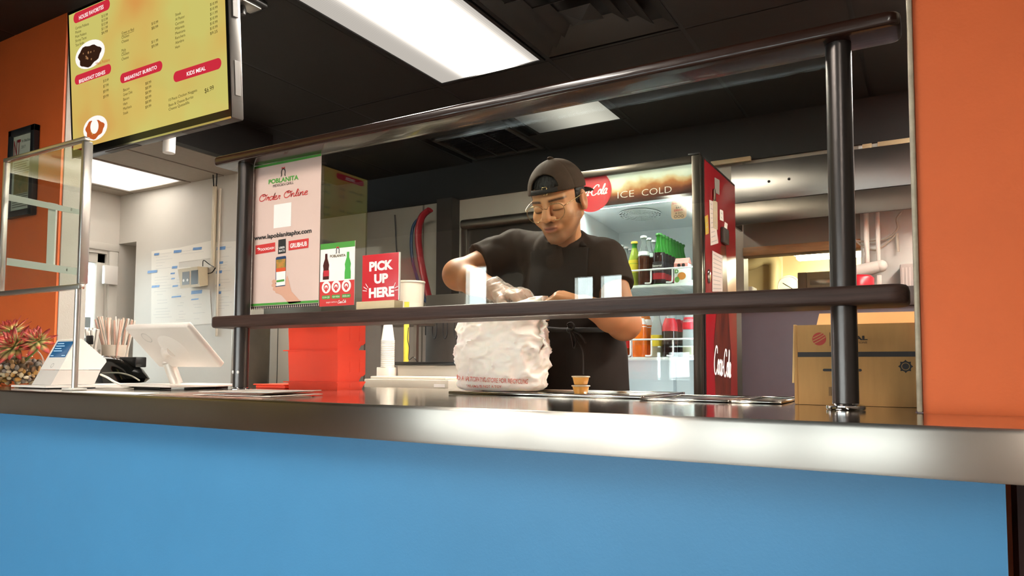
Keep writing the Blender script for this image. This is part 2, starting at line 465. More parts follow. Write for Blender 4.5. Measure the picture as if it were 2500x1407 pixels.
struct('trim_3', MB().box(-6.2, 1.6605, 0.0, -3.186, 1.772, CEIL+0.03), M_GREYP, label='grey plaster end of the orange wall')
# ---------------------------------------------------------------- side entrance: end wall, window, white wall with niche
XE = -5.3; YW = 3.18
we = MB()
we.box(XE-0.12, 1.78, 1.93, XE, YW+.42, 2.42); we.box(XE-0.12, 1.78, 0, XE, YW+.42, 0.90); we.box(XE-0.12, 1.78, 0.9, XE, 2.0, 1.93); we.box(XE-0.12, 3.09, 0.9, XE, YW+.42, 1.93)
struct('wall_end', we, M_WHITEP, label='cream end wall around the side window')
w1 = thing('window_1', 'side window in cream frame', None, (XE-0.05, 2.5, 0.9), kind='structure')
b = MB()
for (y0, y1, z0, z1) in ((2.0, 2.06, .9, 1.93), (3.03, 3.09, .9, 1.93), (2.0, 3.09, 1.86, 1.93), (2.0, 3.09, .9, .97), (2.52, 2.57, .9, 1.93)):
    b.cbox(XE-0.08, y0, z0, XE-0.02, y1, z1, .004)
b.build('window_frame', M_WHITEP, w1, smooth=40)
bx('pane', thin_glass('window_glass'), XE-0.052, 2.06, .97, XE-0.048, 2.52, 1.86, w1)
bx('pane', thin_glass('window_glass'), XE-0.052, 2.57, .97, XE-0.048, 3.03, 1.86, w1)
struct('trim_4', MB().cbox(XE+.001, 1.79, 1.955, XE+.016, 3.175, 2.01, .004), M_WHITEP, smooth=40, label='cream ledge above the side window')
struct('trim_5', MB().cbox(XE+.001, 3.095, 0.05, XE+.03, 3.16, 1.95, .004), M_WHITEP, smooth=40, label='cream casing beside the side window')
bx('door_sensor', M_WHITE, XE+0.03, 3.04, 1.70, XE+0.07, 3.14, 1.84, r=.006, label='white plastic sensor box on the side window casing', cat='sensor')
ww = MB()
ww.box(-5.3, YW, 2.02, -3.86, YW+.14, 2.42); ww.box(-5.083, YW, 0, -3.86, YW+.14, 2.02)
struct('wall_white', ww, M_WHITEP, label='white wall with taped papers')
struct('wall_niche', MB().box(-5.30, YW+.36, 0, -4.95, YW+.42, 2.42), M_WHITEP, label='pale back of the narrow niche')
struct('ceiling_niche', MB().box(-5.30, YW+.141, 2.02, -4.95, YW+.36, 2.10), M_WHITEP, label='pale ceiling of the narrow niche')
struct('trim_6', MB().cbox(-5.15, YW+.30, 0, -5.10, YW+.34, 1.98, .004), mat('brown_casing', '#7d6a4e', .5), smooth=40, label='brown casing strip in the niche')
struct('wall_side_return', MB().box(-5.70, YW+.43, 0, -5.60, 4.57, CEIL), M_KWALL, label='far left end of the kitchen behind the white wall')
# what stands outside the side window
bx('parking_bollard', mat('blue_post_paint', '#4c5a9c', .5), XE-0.8, 3.18, 0, XE-0.68, 3.30, 2.6, r=.02, label='blue post outside the side window', cat='post')
for k in range(4):
    bx('folded_chair', M_WHITE, XE-1.5, 2.7, 0.95+.13*k, XE-1.0, 3.6, 1.04+.13*k, r=.03, label='white stacked plastic seat outside the side window', cat='chair', group='stacked seats outside the side window')
struct('wall_outside', MB().box(XE-2.6, 1.0, 0, XE-2.5, 5.5, 1.62), mat('outside_wall', '#4a4845', .8), label='dark wall outside the side window')
struct('ground_outside', MB().box(-14, -14, -0.06, 8, 12, -0.051), M_OUT, label='grey ground outside')

# ---------------------------------------------------------------- back wall of the kitchen
YB = 4.45
wb = MB(); wb.box(-5.60, YB, 0, -0.98, YB+.12, 2.36)
wb_o = struct('wall_back', wb, M_KWALL, label='grey brown panelled kitchen back wall')
struct('wall_back_soffit', MB().box(-5.60, YB-.02, 2.36, 1.9, YB+.12, CEIL+.03), M_BLACK, label='black soffit above the kitchen back wall')
for xs in (-3.98, -3.40): 
    bx('panel_seam', mat('panel_seam_strip', '#6d665c', .5), xs-.006, YB-.004, 0.6, xs+.006, YB, 2.36, wb_o)
struct('reflection_strip', MB().box(-3.20, YB-0.10, 0.4, -3.06, YB-.001, 2.36), mat('dark_reflection_grey', '#35302c', .5, var=.1), label='dark grey strip standing in for a reflection behind the hoses')  # solid strip in place of a dark reflection in the guard glass
# steel framed dark door
d1 = thing('door_1', 'steel framed dark cooler door behind the worker', None, (-2.5, YB-.06, 0), kind='structure')
b = MB(); b.cbox(-3.0, YB-.07, 0, -2.945, YB-.001, 2.12, .006); b.cbox(-1.98, YB-.07, 0, -1.93, YB-.001, 2.12, .006)
b.build('door_frame', M_STEELR, d1, smooth=40)
MB().cbox(-2.995, YB-.11, 2.115, -1.93, YB-.001, 2.185, .028, 4).build('header_rail', M_STEELR, d1, smooth=40)
bx('door_leaf', mat('dark_door_leaf', '#2b2621', .45), -2.945, YB-.045, 0, -1.98, YB-.002, 2.115, d1)
# right part: opening under the hood into a warm lit back room, half wall, white wall
struct('wall_back_lintel', MB().box(-0.98, YB+.001, 1.83, -0.34, YB+.12, 2.36), mat('lintel_grey', '#8a8377', .55), label='grey lintel above the pass through')
struct('trim_8', MB().cbox(-0.98, YB-.02, 1.775, -0.34, YB+.10, 1.828, .004), M_WOODSTRIP, smooth=40, label='brown wooden strip along the pass through')
struct('wall_back_right', MB().box(-0.34, YB+.001, 0, 1.9, YB+.12, 2.36), mat('pale_wall', '#c6c6bf', .55, var=.03), label='pale wall behind the hood pipes')
hw = struct('wall_half', MB().box(-0.885, 3.95, 0, 1.9, 4.05, 1.405), M_DGREY, label='charcoal half wall beside the drinks fridge')
struct('trim_9', MB().cbox(-0.885, 3.93, 1.406, 1.9, 4.08, 1.500, .006), M_DGREY2, smooth=40, label='dark ledge on the charcoal half wall')
br = MB(); br.box(-2.4, 6.4, 0, 1.2, 6.5, 2.30); struct('wall_back_room', br, M_WARMROOM, label='cream far wall of the lit back room')
struct('wall_back_room_left', MB().box(-2.4, 4.58, 0, -2.3, 6.39, 2.30), M_WARMROOM, label='cream side wall of the back room')
struct('wall_back_room_right', MB().box(1.1, 4.58, 0, 1.2, 6.39, 2.30), M_WARMROOM, label='cream right wall of the back room')
struct('ceiling_back_room', MB().box(-2.4, 4.58, 2.16, 1.2, 6.5, 2.2), M_WARMROOM, label='cream ceiling of the back room')
for xs in (-1.12, -1.52):
    struct('trim_10', MB().cbox(xs-.035, 6.36, 0, xs+.035, 6.399, 2.15, .004), mat('pale_casing', '#e2d5b4', .5), smooth=40, label='pale upright casing in the back room')
struct('wall_kitchen_right', MB().box(1.8, 1.586, 0, 1.9, 4.45, CEIL), M_WHITEP, label='kitchen right wall')
# ---------------------------------------------------------------- dining room behind the camera
YF = -3.7
# openings: a low band of shop glass, a tall door light and a small transom
OPEN = [(-4.15, -3.42, .12, 1.45), (-3.34, -2.62, .12, 1.45), (-2.54, -1.80, .12, 1.45), (-1.72, -.96, .12, 1.45), (-.88, -.10, .12, 1.45), (-4.52, -4.20, .12, 2.24), (-3.18, -2.93, 1.76, 2.05), (-2.89, -2.62, 1.76, 2.05)]
XS = sorted({-7.2, 3.2}|{o[0] for o in OPEN}|{o[1] for o in OPEN}); ZSg = sorted({0, CEIL+.03}|{o[2] for o in OPEN}|{o[3] for o in OPEN})
wf = MB()
for xa, xb in zip(XS[:-1], XS[1:]):
    col = [(za, zb) for za, zb in zip(ZSg[:-1], ZSg[1:]) if not any(o[0]-1e-6 <= xa and xb <= o[1]+1e-6 and o[2]-1e-6 <= za and zb <= o[3]+1e-6 for o in OPEN)]
    run = []
    for za, zb in col:
        if run and abs(run[-1][1]-za) < 1e-6: run[-1] = (run[-1][0], zb)
        else: run.append((za, zb))
    for za, zb in run: wf.box(xa, YF-.12, za, xb, YF, zb)
struct('wall_front', wf, M_DINE, label='dining room wall with shop windows')
for k, (xa, xb, za, zb) in enumerate(OPEN):
    w2 = thing('window_%d' % (k+2), 'shop window behind the camera', None, ((xa+xb)/2, YF-.06, za), kind='structure')
    fb = MB()
    for q in ((xa+.001, za+.001, xa+.026, zb-.001), (xb-.026, za+.001, xb-.001, zb-.001), (xa+.026, zb-.026, xb-.026, zb-.001), (xa+.026, za+.001, xb-.026, za+.026)): fb.mark(); fb.box(q[0], YF-.10, q[1], q[2], YF-.02, q[3])
    build_each(fb, 'window_frame', M_ALU, w2)
    bx('pane', thin_glass('window_glass'), xa+.026, YF-.062, za+.026, xb-.026, YF-.058, zb-.026, w2)
struct('wall_dining_right', MB().box(3.1, YF, 0, 3.2, 1.4, CEIL+.03), M_DINE, label='dining room right wall')
struct('wall_dining_left', MB().box(-6.3, YF, 0, -6.2, 1.65, CEIL+.03), mat('dining_grey_paint', '#a8a198', .65), label='dining room left wall')
struct('wall_right_end', MB().box(1.9, 1.415, 0, 3.2, 1.585, CEIL+.03), M_ORANGE, label='orange wall at the far right')
# ================================================================ ceiling fittings
def diffuser_mat(name, strength, cx, w, tint='#fff7ea', sig=.28):
    """prismatic lens in front of two tubes: brightest over the tubes"""
    m = bpy.data.materials.new(name); m.use_nodes = True; nt = m.node_tree; nt.nodes.clear()
    out = nt.nodes.new('ShaderNodeOutputMaterial'); e = nt.nodes.new('ShaderNodeEmission')
    tc = nt.nodes.new('ShaderNodeTexCoord'); sp = nt.nodes.new('ShaderNodeSeparateXYZ'); nt.links.new(tc.outputs['Object'], sp.inputs[0])
    def mth(op, a, b=None):
        n = nt.nodes.new('ShaderNodeMath'); n.operation = op
        for i, q in enumerate((a, b)):
            if q is None: continue
            if isinstance(q, (int, float)): n.inputs[i].default_value = q
            else: nt.links.new(q, n.inputs[i])
        return n.outputs[0]
    x = mth('DIVIDE', sp.outputs[0], w/2.0)
    # the tubes glow through the middle of the lens, the edges stay dim
    g2 = mth('MULTIPLY', mth('POWER', mth('DIVIDE', mth('ABSOLUTE', mth('ADD', x, cx)), sig), 2.0), -1.0)
    fall = mth('ADD', mth('MULTIPLY', mth('POWER', 2.71828, g2), 1.1/sig), 0.012)
    wv = nt.nodes.new('ShaderNodeTexWave'); wv.inputs['Scale'].default_value = 28; nt.links.new(tc.outputs['Object'], wv.inputs['Vector'])
    lens = mth('ADD', 0.93, mth('MULTIPLY', wv.outputs['Fac'], 0.14))
    nt.links.new(mth('MULTIPLY', mth('MULTIPLY', fall, lens), strength), e.inputs[1]); e.inputs[0].default_value = (*H(tint), 1)
    nt.links.new(e.outputs[0], out.inputs[0]); return m
def troffer(x0, y0, x1, y1, z, strength, label, cx=0.0, tint='#fff6ea', group=None, sig=.28):
    t = thing('ceiling_light', label, 'ceiling light', ((x0+x1)/2, (y0+y1)/2, z), group)
    b = MB(); w = 0.018
    for q in ((x0-w, y0-w, x0, y1+w), (x1, y0-w, x1+w, y1+w), (x0, y0-w, x1, y0), (x0, y1, x1, y1+w)):
        b.box(q[0], q[1], z-.002, q[2], q[3], z+.03)
    b.build('frame', M_TBAR if z > 2.5 else M_LOWCEIL, t)
    MB().box(x0, y0, z+.004, x1, y1, z+.008).build('diffuser', diffuser_mat('diffuser_lens', strength, cx, x1-x0, tint, sig), t)
    return t
troffer(-2.246, 1.86, -1.648, 3.088, CEIL, TROFFER*1.75, 'large glowing fluorescent ceiling panel nearest the counter', cx=-.15)
troffer(-2.18, 3.48, -1.58, 4.08, CEIL, TROFFER*.027, 'smaller dimmer ceiling panel above the drinks fridge', cx=-.3, sig=.8)
troffer(-5.10, 1.98, -4.49, 3.12, 2.385, TROFFER*.15, 'bright ceiling panel above the side window', sig=.8)
for (y, lab) in ((-3.52, 'added unseen dining room ceiling panel by the shop windows'), (-2.18, 'added unseen ceiling panel on the right of the dining room')):  # unseen panels added for dining light, set clear of the glass reflections
    troffer(.435, y, 1.035, y+1.2, CEIL, TROFFER*.5, lab)
for (x, lab) in ((-2.245, 'dining room ceiling panel in front of the poster'), (-1.575, 'added unseen dining room ceiling panel in front of the worker')):  # the worker panel is added to lift the light on the face
    troffer(x, -.84, x+.60, .36, CEIL, TROFFER*(.34 if x < -2 else .75), lab)
troffer(.435, 1.84, 1.035, 3.04, CEIL, TROFFER*1.5, 'added unseen kitchen ceiling panel behind the orange wall')  # unseen lamp added to brighten the worker, fridge side and box
troffer(.435, 3.18, 1.035, 4.38, CEIL, TROFFER*.9, 'added unseen kitchen ceiling panel in front of the steel hood')  # second unseen lamp added to brighten the back of the kitchen
# black square air diffuser
t = thing('air_diffuser', 'black square louvred air diffuser in the ceiling', 'air vent', (-1.27, 2.75, CEIL))
M_VENT = mat('vent_black', '#26221d', .45, .3)
for k, (s, z) in enumerate(((.325, 0), (.24, -.012), (.155, -.020), (.075, -.030))):
    b = MB(); s2 = s-.055 if k < 3 else 0.0
    o = [(-1.27+sx*s, 2.75+sy*s, CEIL+z*0.5+.004) for sx, sy in ((-1, -1), (1, -1), (1, 1), (-1, 1))]
    if k < 3:
        i_ = [(-1.27+sx*s2, 2.75+sy*s2, CEIL+z*0.5+.028) for sx, sy in ((-1, -1), (1, -1), (1, 1), (-1, 1))]
        o2 = [(p[0], p[1], p[2]-.006) for p in o]
        b.add(o2+i_+o, [(j, (j+1) % 4, 4+(j+1) % 4, 4+j) for j in range(4)]+[(8+j, 8+(j+1) % 4, (j+1) % 4, j) for j in range(4)])
        b.build('louvre_ring', M_VENT, t)
    else:
        ap = (-1.27, 2.75, CEIL-.035)
        b.add(o+[ap], [((j+1) % 4, j, 4) for j in range(4)]); b.build('centre_cone', M_VENT, t)
bx('back_plate', M_TBAR, -1.60, 2.42, CEIL+.029, -.95, 3.08, CEIL+.034, t)
# return air grille
t = thing('return_grille', 'black return air grille in the ceiling beside the small panel', 'air vent', (-2.575, 4.10, CEIL))
b = MB(); X0, X1, Y0, Y1 = -2.87, -2.285, 3.83, 4.37
for q in ((X0, Y0, X0+.035, Y1), (X1-.035, Y0, X1, Y1), (X0, Y0, X1, Y0+.035), (X0, Y1-.035, X1, Y1)): b.cbox(q[0], q[1], CEIL-.010, q[2], q[3], CEIL+.012, .004)
b.build('frame', mat('vent_frame', '#3a352e', .4, .3), t, smooth=40)
for k in range(3):
    x = X0+.035+(X1-X0-.07)*(k+.5)/3
    if k < 2: bx('mullion', M_VENT, X0+.035+(X1-X0-.07)*(k+1)/3-.004, Y0+.035, CEIL-.006, X0+.035+(X1-X0-.07)*(k+1)/3+.004, Y1-.035, CEIL+.01, t)
for k in range(16):
    y = Y0+.045+k*.029; b = MB(); b.add([(X0+.03, y, CEIL), (X1-.03, y, CEIL), (X1-.03, y+.016, CEIL+.014), (X0+.03, y+.016, CEIL+.014)], [(0, 1, 2, 3)]); b.build('slat', M_VENT, t)
bx('back_plate', M_BLACK, X0, Y0, CEIL+.02, X1, Y1, CEIL+.024, t)
# ceiling mount (grey plate in a black shell)
c = P(600, 6, z=CEIL-.02)
t = thing('ceiling_mount', 'small black ceiling bracket with grey plate beside the menu screen', 'bracket', (c[0], c[1], CEIL))
b = MB(); b.cbox(c[0]-.055, c[1]-.075, CEIL-.030, c[0]+.055, c[1]+.075, CEIL-.001, .02, 3); b.build('shell', M_BLKPL, t, smooth=40)
b = MB(); b.cbox(c[0]-.036, c[1]-.052, CEIL-.038, c[0]+.036, c[1]+.052, CEIL-.029, .012, 3); b.build('plate', M_ALU, t, smooth=40)
b = MB(); b.lathe([(.012, CEIL-.075), (.016, CEIL-.06), (.010, CEIL-.037)], (c[0]-.005, c[1]-.01, 0), 16); b.build('swivel', M_BLKPL, t, smooth=40)
# back room strip light
c = P(1990, 627, y=6.0)
t = thing('strip_light', 'lit fluorescent strip fitting seen through the pass through', 'strip light', (c[0], c[1], c[2]))
bx('housing', M_WHITE, c[0]-.16, c[1]-.07, c[2]+.02, c[0]+.55, c[1]+.07, c[2]+.075, t, r=.008)
bx('lens', emis('strip_lens', '#fff2d4', 36.0), c[0]-.13, c[1]-.055, c[2]-.02, c[0]+.52, c[1]+.055, c[2]+.019, t, r=.01)
for dx in (0, .4): MB().tube([(c[0]+dx, c[1], c[2]+.07), (c[0]+dx, c[1], 2.165)], .004, 6).build('hanger', M_ALU, t)
# ================================================================ steel counter and rail
t = thing('serving_counter', 'long stainless steel serving counter on the blue wall', 'counter', (-2.4, 1.5, .953))
loop = [(-5.2, 1.10), (0.75, 1.10), (0.75, 1.405), (-0.03, 1.405), (-0.03, 2.04), (-3.17, 2.04), (-3.17, 1.64), (-5.2, 1.64)]
def slab(name, m, lp, z0, z1, r=0.0):
    b = MB(); b.prism([(x, y, z0) for x, y in lp], (0, 0, z1-z0)); return b.build(name, m, t)
slab('counter_top', M_STEELTOP, [(x, y if y > 1.2 else 1.106) for x, y in loop], ZC-.012, ZC)
b = MB(); 
pr = [(1.106, ZC), (1.1015, ZC-.002), (1.10, ZC-.007), (1.10, .962), (1.102, .957), (1.106, .956), (1.160, .956), (1.118, ZC-.012), (1.118, ZC-.0005), (1.106, ZC-.0005)]
b.add([(-5.2, y, z) for y, z in pr[:7]]+[(0.75, y, z) for y, z in pr[:7]], [(i, i+1, 8+i, 7+i) for i in range(6)])
fe = b.build('front_edge', M_STEEL, t, smooth=50)
uvl = fe.data.uv_layers.new(name='grain')
for lp_ in fe.data.loops:
    co = fe.data.vertices[lp_.vertex_index].co; uvl.data[lp_.index].uv = (co.x, co.z+co.y)
bx('support_frame', M_STEELR, -5.0, 1.31, .90, -.05, 1.62, ZC-.013, t)
bx('back_cabinet', M_STEELR, -3.1, 1.63, 0.1, -.05, 2.03, ZC-.013, t)

# ---------------------------------------------------------------- post and rail guard with glass
M_WOOD = mat('dark_varnished_wood', '#2e1a12', 0.26, var=.35, vscale=5, stretch=(.6, 6, 6), bump=.10, bscale=22, coat=.35)
M_WOODL = mat('dark_wood_edge', '#3b2a24', 0.45, var=.45, vscale=9, stretch=(.5, 6, 9), bump=.18, bscale=30, spec=.3)
M_POST = mat('gunmetal_post', '#524d4b', 0.30, .85, bump=.03, bscale=90)
YP = 1.445
g = thing('sneeze_guard', 'dark wooden rail guard on two gunmetal posts with clear glass', 'sneeze guard', (-.97, YP, ZC))
XR = float(P(2063, 900, y=YP)[0]); XL_ = float(P(588, 900, y=YP)[0])
for xp in (XL_, XR):
    b = MB(); b.lathe([(.0225, ZC+.012), (.0225, 1.7045)], (xp, YP, 0), 32); p_ = b.build('post', M_POST, g, smooth=40)
    b = MB(); b.lathe([(.032, ZC+.0005), (.0335, ZC+.003), (.033, ZC+.008), (.028, ZC+.0105), (.0232, ZC+.011), (.0226, ZC+.012)], (xp, YP, 0), 36); b.build('base_flange', M_CHROME, p_, smooth=40)
    if xp == XL_:
        for an in (-1.9, -1.05):
            b = MB(); b.ball((xp+.0225*math.cos(an), YP+.0225*math.sin(an), float(P(585, 909, y=YP)[2])), (.0045, .0030, .0050), 8, 6); b.build('paint_chip', mat('chip_white', '#e8e6e4', .6), p_)
def board(name, x0, x1, y0, y1, z0, z1, r, rc, m, groove=None):
    """flat board with rounded plan corners and eased edges"""
    lp = []
    for cx, cy, t0 in ((x1-rc, y0+rc, -90), (x1-rc, y1-rc, 0), (x0+rc, y1-rc, 90), (x0+rc, y0+rc, 180)):
        for i in range(7):
            a = math.radians(t0+15*i); lp.append((cx, cy, math.cos(a), math.sin(a)))
    prof = [(rc-r, z0)]+[(rc-r+r*math.sin(math.radians(a)), z0+r-r*math.cos(math.radians(a))) for a in (30, 60, 90)]+[(rc-r+r*math.cos(math.radians(a)), z1-r+r*math.sin(math.radians(a))) for a in (0, 30, 60, 90)]
    b = MB(); n = len(lp); vs = []
    for q, z in prof: vs += [(cx+q*c, cy+q*s, z) for cx, cy, c, s in lp]
    fs = [tuple(range(n))[::-1], tuple((len(prof)-1)*n+i for i in range(n))]
    for k in range(len(prof)-1): fs += [(k*n+i, k*n+(i+1) % n, (k+1)*n+(i+1) % n, (k+1)*n+i) for i in range(n)]
    b.add(vs, fs); return b.build(name, m, g, smooth=45)
xl0 = float(P(506, 785, y=1.40)[0]); xr0 = float(P(2219, 712, y=1.41)[0])
board('shelf_board', xl0, xr0, 1.40, 1.525, 1.214, 1.248, .008, .03, M_WOODL)
board('top_rail', float(P(517, 395, y=1.40)[0]), xr0-.002, 1.40, 1.492, 1.705, 1.731, .007, .02, M_WOOD)
YG_ = 1.4725
bx('glass_pane', thin_glass('guard_glass', '#f0f3ef', 1.5), XL_+.004, YG_, 1.249, XR-.004, YG_+.005, 1.7045, g)
# ================================================================ menu screen over the till
M_PRW = mat('print_white', '#f3efea', .5); M_PRK = mat('print_black', '#1c1a18', .5); M_PRR = mat('print_red', '#c8303a', .45)
def screen_mat(name, s):
    m = bpy.data.materials.new(name); m.use_nodes = True; nt = m.node_tree; nt.nodes.clear()
    out = nt.nodes.new('ShaderNodeOutputMaterial'); e = nt.nodes.new('ShaderNodeEmission'); g = nt.nodes.new('ShaderNodeBsdfGlossy')
    g.inputs['Roughness'].default_value = .08; ad = nt.nodes.new('ShaderNodeMixShader'); ad.inputs[0].default_value = .05
    tc = nt.nodes.new('ShaderNodeTexCoord'); n = nt.nodes.new('ShaderNodeTexNoise'); n.inputs['Scale'].default_value = 2.6; n.inputs['Detail'].default_value = 2
    nt.links.new(tc.outputs['Object'], n.inputs['Vector'])
    r = nt.nodes.new('ShaderNodeValToRGB'); els = r.color_ramp.elements
    els[0].position = .28; els[0].color = (*H('#d9984e'), 1); els[1].position = .58; els[1].color = (*H('#cfc56c'), 1)
    k = r.color_ramp.elements.new(.42); k.color = (*H('#d6b660'), 1)
    nt.links.new(n.outputs['Fac'], r.inputs[0]); nt.links.new(r.outputs[0], e.inputs[0]); e.inputs[1].default_value = s
    nt.links.new(e.outputs[0], ad.inputs[1]); nt.links.new(g.outputs[0], ad.inputs[2]); nt.links.new(ad.outputs[0], out.inputs[0]); return m
M_SCR = screen_mat('menu_screen_glow', SCREEN)
M_SRED = emis('screen_red', '#cf2f3f', SCREEN*.95); M_SWHT = emis('screen_white', '#fff4ee', SCREEN*1.05); M_SDK = emis('screen_ink', '#3e3116', SCREEN*.6)
M_SBRN = emis('screen_brown', '#3c2418', SCREEN*.8); M_SORG = emis('screen_orange', '#c8602c', SCREEN*.9)
M_BEZ = mat('screen_bezel', '#0d0d0d', .12)
tl = math.radians(4)
_o = P(176, 386, y=1.60)
TV = Pl(_o, (1, 0, 0), (0, -math.sin(tl), math.cos(tl)))
aR, bB = TV.px(564, 263); bT = TV.px(176, 27)[1]; bB = 0.0
t = thing('menu_screen', 'wide yellow menu screen hung above the till', 'menu screen', TV.w(aR/2, 0, -.05))
def tvbox(a0, b0, a1, b1, h0, h1, r=.004):
    b = MB(); M = Matrix((( *TV.ux, 0), (*TV.uy, 0), (*TV.n, 0), (0, 0, 0, 1))).transposed(); M.translation = Vector(TV.o)
    b.cbox(a0, b0, h0, a1, b1, h1, r, M=M); return b
tvbox(0, 0, aR, bT, -.055, -.002, .008).build('housing', mat('tv_housing', '#57534f', .35, .4), t, smooth=40)
b = MB(); w = .012
for q in ((0, 0, w, bT), (aR-w, 0, aR, bT), (w, bT-w, aR-w, bT), (w, 0, aR-w, .030)): prect(b, TV, *q, 0.0)
b.build('bezel', M_BEZ, t)
b = MB(); prect(b, TV, 0, -.003, aR, .004, .001); b.build('chrome_edge', M_CHROME, t)
b = MB(); prect(b, TV, w, .030, aR-w, bT-w, .0005); b.build('display', M_SCR, t)
# underside: speaker grilles and pole end
for (a0, a1) in ((.20, .40), (.68, .86)):
    tvbox(a0, -.0015, a1, .0, -.045, -.018, .0005).build('speaker_grille', mat('speaker_mesh', '#4d4a46', .6), t)
c = P(413, 352, y=1.70)
b = MB(); b.lathe([(.0001, c[2]-.035), (.022, c[2]-.035), (.0225, c[2]-.02), (.0225, CEIL)], (c[0], c[1], 0), 20); b.build('ceiling_pole', M_WHITE, t, smooth=40)
MB().box(c[0]-.06, 1.645, c[2]+.10, c[0]+.06, 1.70, c[2]+.30).build('mount_plate', M_BLKPL, t)
for k, zz in enumerate((.08, .35)):
    tvbox(aR+.0005, zz, aR+.004, zz+.12, -.040, -.018, .001).build('side_port_strip', mat('port_grey', '#6d6963', .5), t)
red = MB(); wh = MB(); ink = MB(); wh2 = MB()
def pill(u0, v0, u1, v1, hp):
    a0, b0 = TV.px(u0, v0); a1, b1 = TV.px(u1, v1); _, bt = TV.px((u0+u1)/2, (v0+v1)/2-hp); _, bm_ = TV.px((u0+u1)/2, (v0+v1)/2)
    h = bt-bm_; bc = (b0+b1)/2
    red.mark(); prr(red, TV, a0, bc-h/2, a1, bc+h/2, h/2, .0010)
pill(180, 47, 269, 9, 26); pill(183, 196, 272, 168, 24); pill(294, 195, 397, 158, 25); pill(424, 190, 541, 153, 27)
pxtext(wh, TV, 'HOUSE FAVORITES', 194, 49, 254, 21, 10, .0016, bold=.02)
pxtext(wh, TV, 'BREAKFAST DISHES', 194, 204, 258, 180, 9, .0016, bold=.02)
pxtext(wh, TV, 'BREAKFAST BURRITO', 305, 198, 384, 168, 9, .0016, bold=.02)
pxtext(wh, TV, 'KIDS MEAL', 457, 186, 503, 171, 10, .0016, bold=.02)
def line(tx, u, v, w, cap=7.2): 
    sl = -.36
    pxtext(ink, TV, tx, u, v, u+w, v+sl*w, cap, .0014)
for i, s in enumerate(('Carnitas Poblanas', 'Mixiote', 'Mole Poblano', 'Shrimp Tacos', 'Taco Arabe')): line(s, 185, 73+i*10.4, (33, 14, 27, 27, 21)[i])
for i, s in enumerate(('$15.99', '$15.99', '$15.99', '$11.99', '$4.99')): line(s, 249, 44+i*10.2, 15)
for i, s in enumerate(('Green or Red', 'Chicken', 'Cheese', '', 'Mole', 'Chicken', 'Cheese')):
    if s: line(s, 298, 85+i*10.6, (30, 18, 17, 0, 10, 18, 17)[i])
for u0, v0, w in ((298, 87, 30), (298, 129, 10)):
    a0, b0 = TV.px(u0, v0); a1, _ = TV.px(u0+w, v0-.3*w); ink.mark(); prect(ink, TV, a0, b0-.002, a1, b0-.0008, .0014)
for i, s in enumerate(('$10.99', '$8.99', '', '', '$11.99', '$9.99')):
    if s: line(s, 371, 62+i*11.2, 16)
for i, s in enumerate(('Steak', 'Al Pastor', 'Carnitas', 'Milanesa', 'Mexicana', 'Ranchera', 'Alambre', 'Ham')): line(s, 429, 40+i*11.4, (14, 23, 21, 22, 24, 24, 21, 11)[i])
for i, s in enumerate(('$10.99', '$10.99', '$11.99', '$10.99', '$10.99', '$10.99', '$9.25')): line(s, 514, 15+i*11.8, 18)
for i, s in enumerate(('Bacon', 'Green Chile', 'Bacon', 'Ham', 'Machaca', 'Steak')): line(s, 302, 224+i*11.4, (15, 22, 14, 10, 20, 12)[i])
for i, s in enumerate(('$8.99', '$8.99', '$8.99', '$8.99', '$8.99', '$9.99')): line(s, 356, 208+i*11.6, 14)
for i, s in enumerate(('$10.49', '$7.99', '$9.99', '$9.99')): line(s, 253, 202+i*13, 13)
line('10 Piece Chicken Nuggets', 413, 248, 69); line('Bean & Cheese Burrito', 413, 261, 60); line('Cheese Quesadilla', 413, 271, 50)
pxtext(ink, TV, '$6.99', 501, 228, 523, 219, 12, .0014)
_ps = build_each(red, 'heading_pill', M_SRED, t); build_each(ink, 'menu_lettering', M_SDK, t)
for _p, _w in zip(_ps, build_each(wh, 'heading_lettering', M_SWHT, t)): _w.parent = _p
b = MB(); pxtext(b, TV, '*Mole Poblano', 234, 161, 269, 149, 8, .0014); b.build('caption_lettering', M_SORG, t)
# pictured plates
for (u, v, du, dv, fu, fcol, nm) in ((220, 133, 37, 34, 0, M_SBRN, 'plate'), (233, 313, 30, 30, 0, M_SORG, 'plate')):
    a, b_ = TV.px(u, v); a1, _ = TV.px(u+du, v); _, b1 = TV.px(u, v-dv)
    q = MB(); pdisc(q, TV, a, b_, a1-a, .0012, b1-b_); pl_ = q.build('pictured_plate', M_SWHT, t)
    q = MB(); pts = []
    for i in range(30):
        tt = 2*math.pi*i/30; k = .76+.06*math.sin(3*tt+1)+.05*math.sin(7*tt)
        pts.append((a-.004+(a1-a)*k*math.cos(tt), b_-.004+(b1-b_)*k*math.sin(tt)))
    ppoly(q, TV, pts, .0018); q.build('pictured_food', fcol, pl_)
    q = MB()
    for i in range(16):
        aa, rr = random.uniform(0, 6.28), random.uniform(.1, .55)
        pdisc(q, TV, a+(a1-a)*rr*math.cos(aa), b_+(b1-b_)*rr*math.sin(aa), random.uniform(.003, .007), .0024, m=i % 2, n=10)
    if fcol is M_SORG: pdisc(q, TV, a-.002, b_+.006, (a1-a)*.34, .0026, m=2)
    q.build('garnish', [M_SORG, M_SCR, M_SWHT] if fcol is M_SORG else [mat('mole_seed', '#7d5a3c', .6, emit='#7d5a3c', estr=.5), M_SBRN, M_SWHT], pl_)

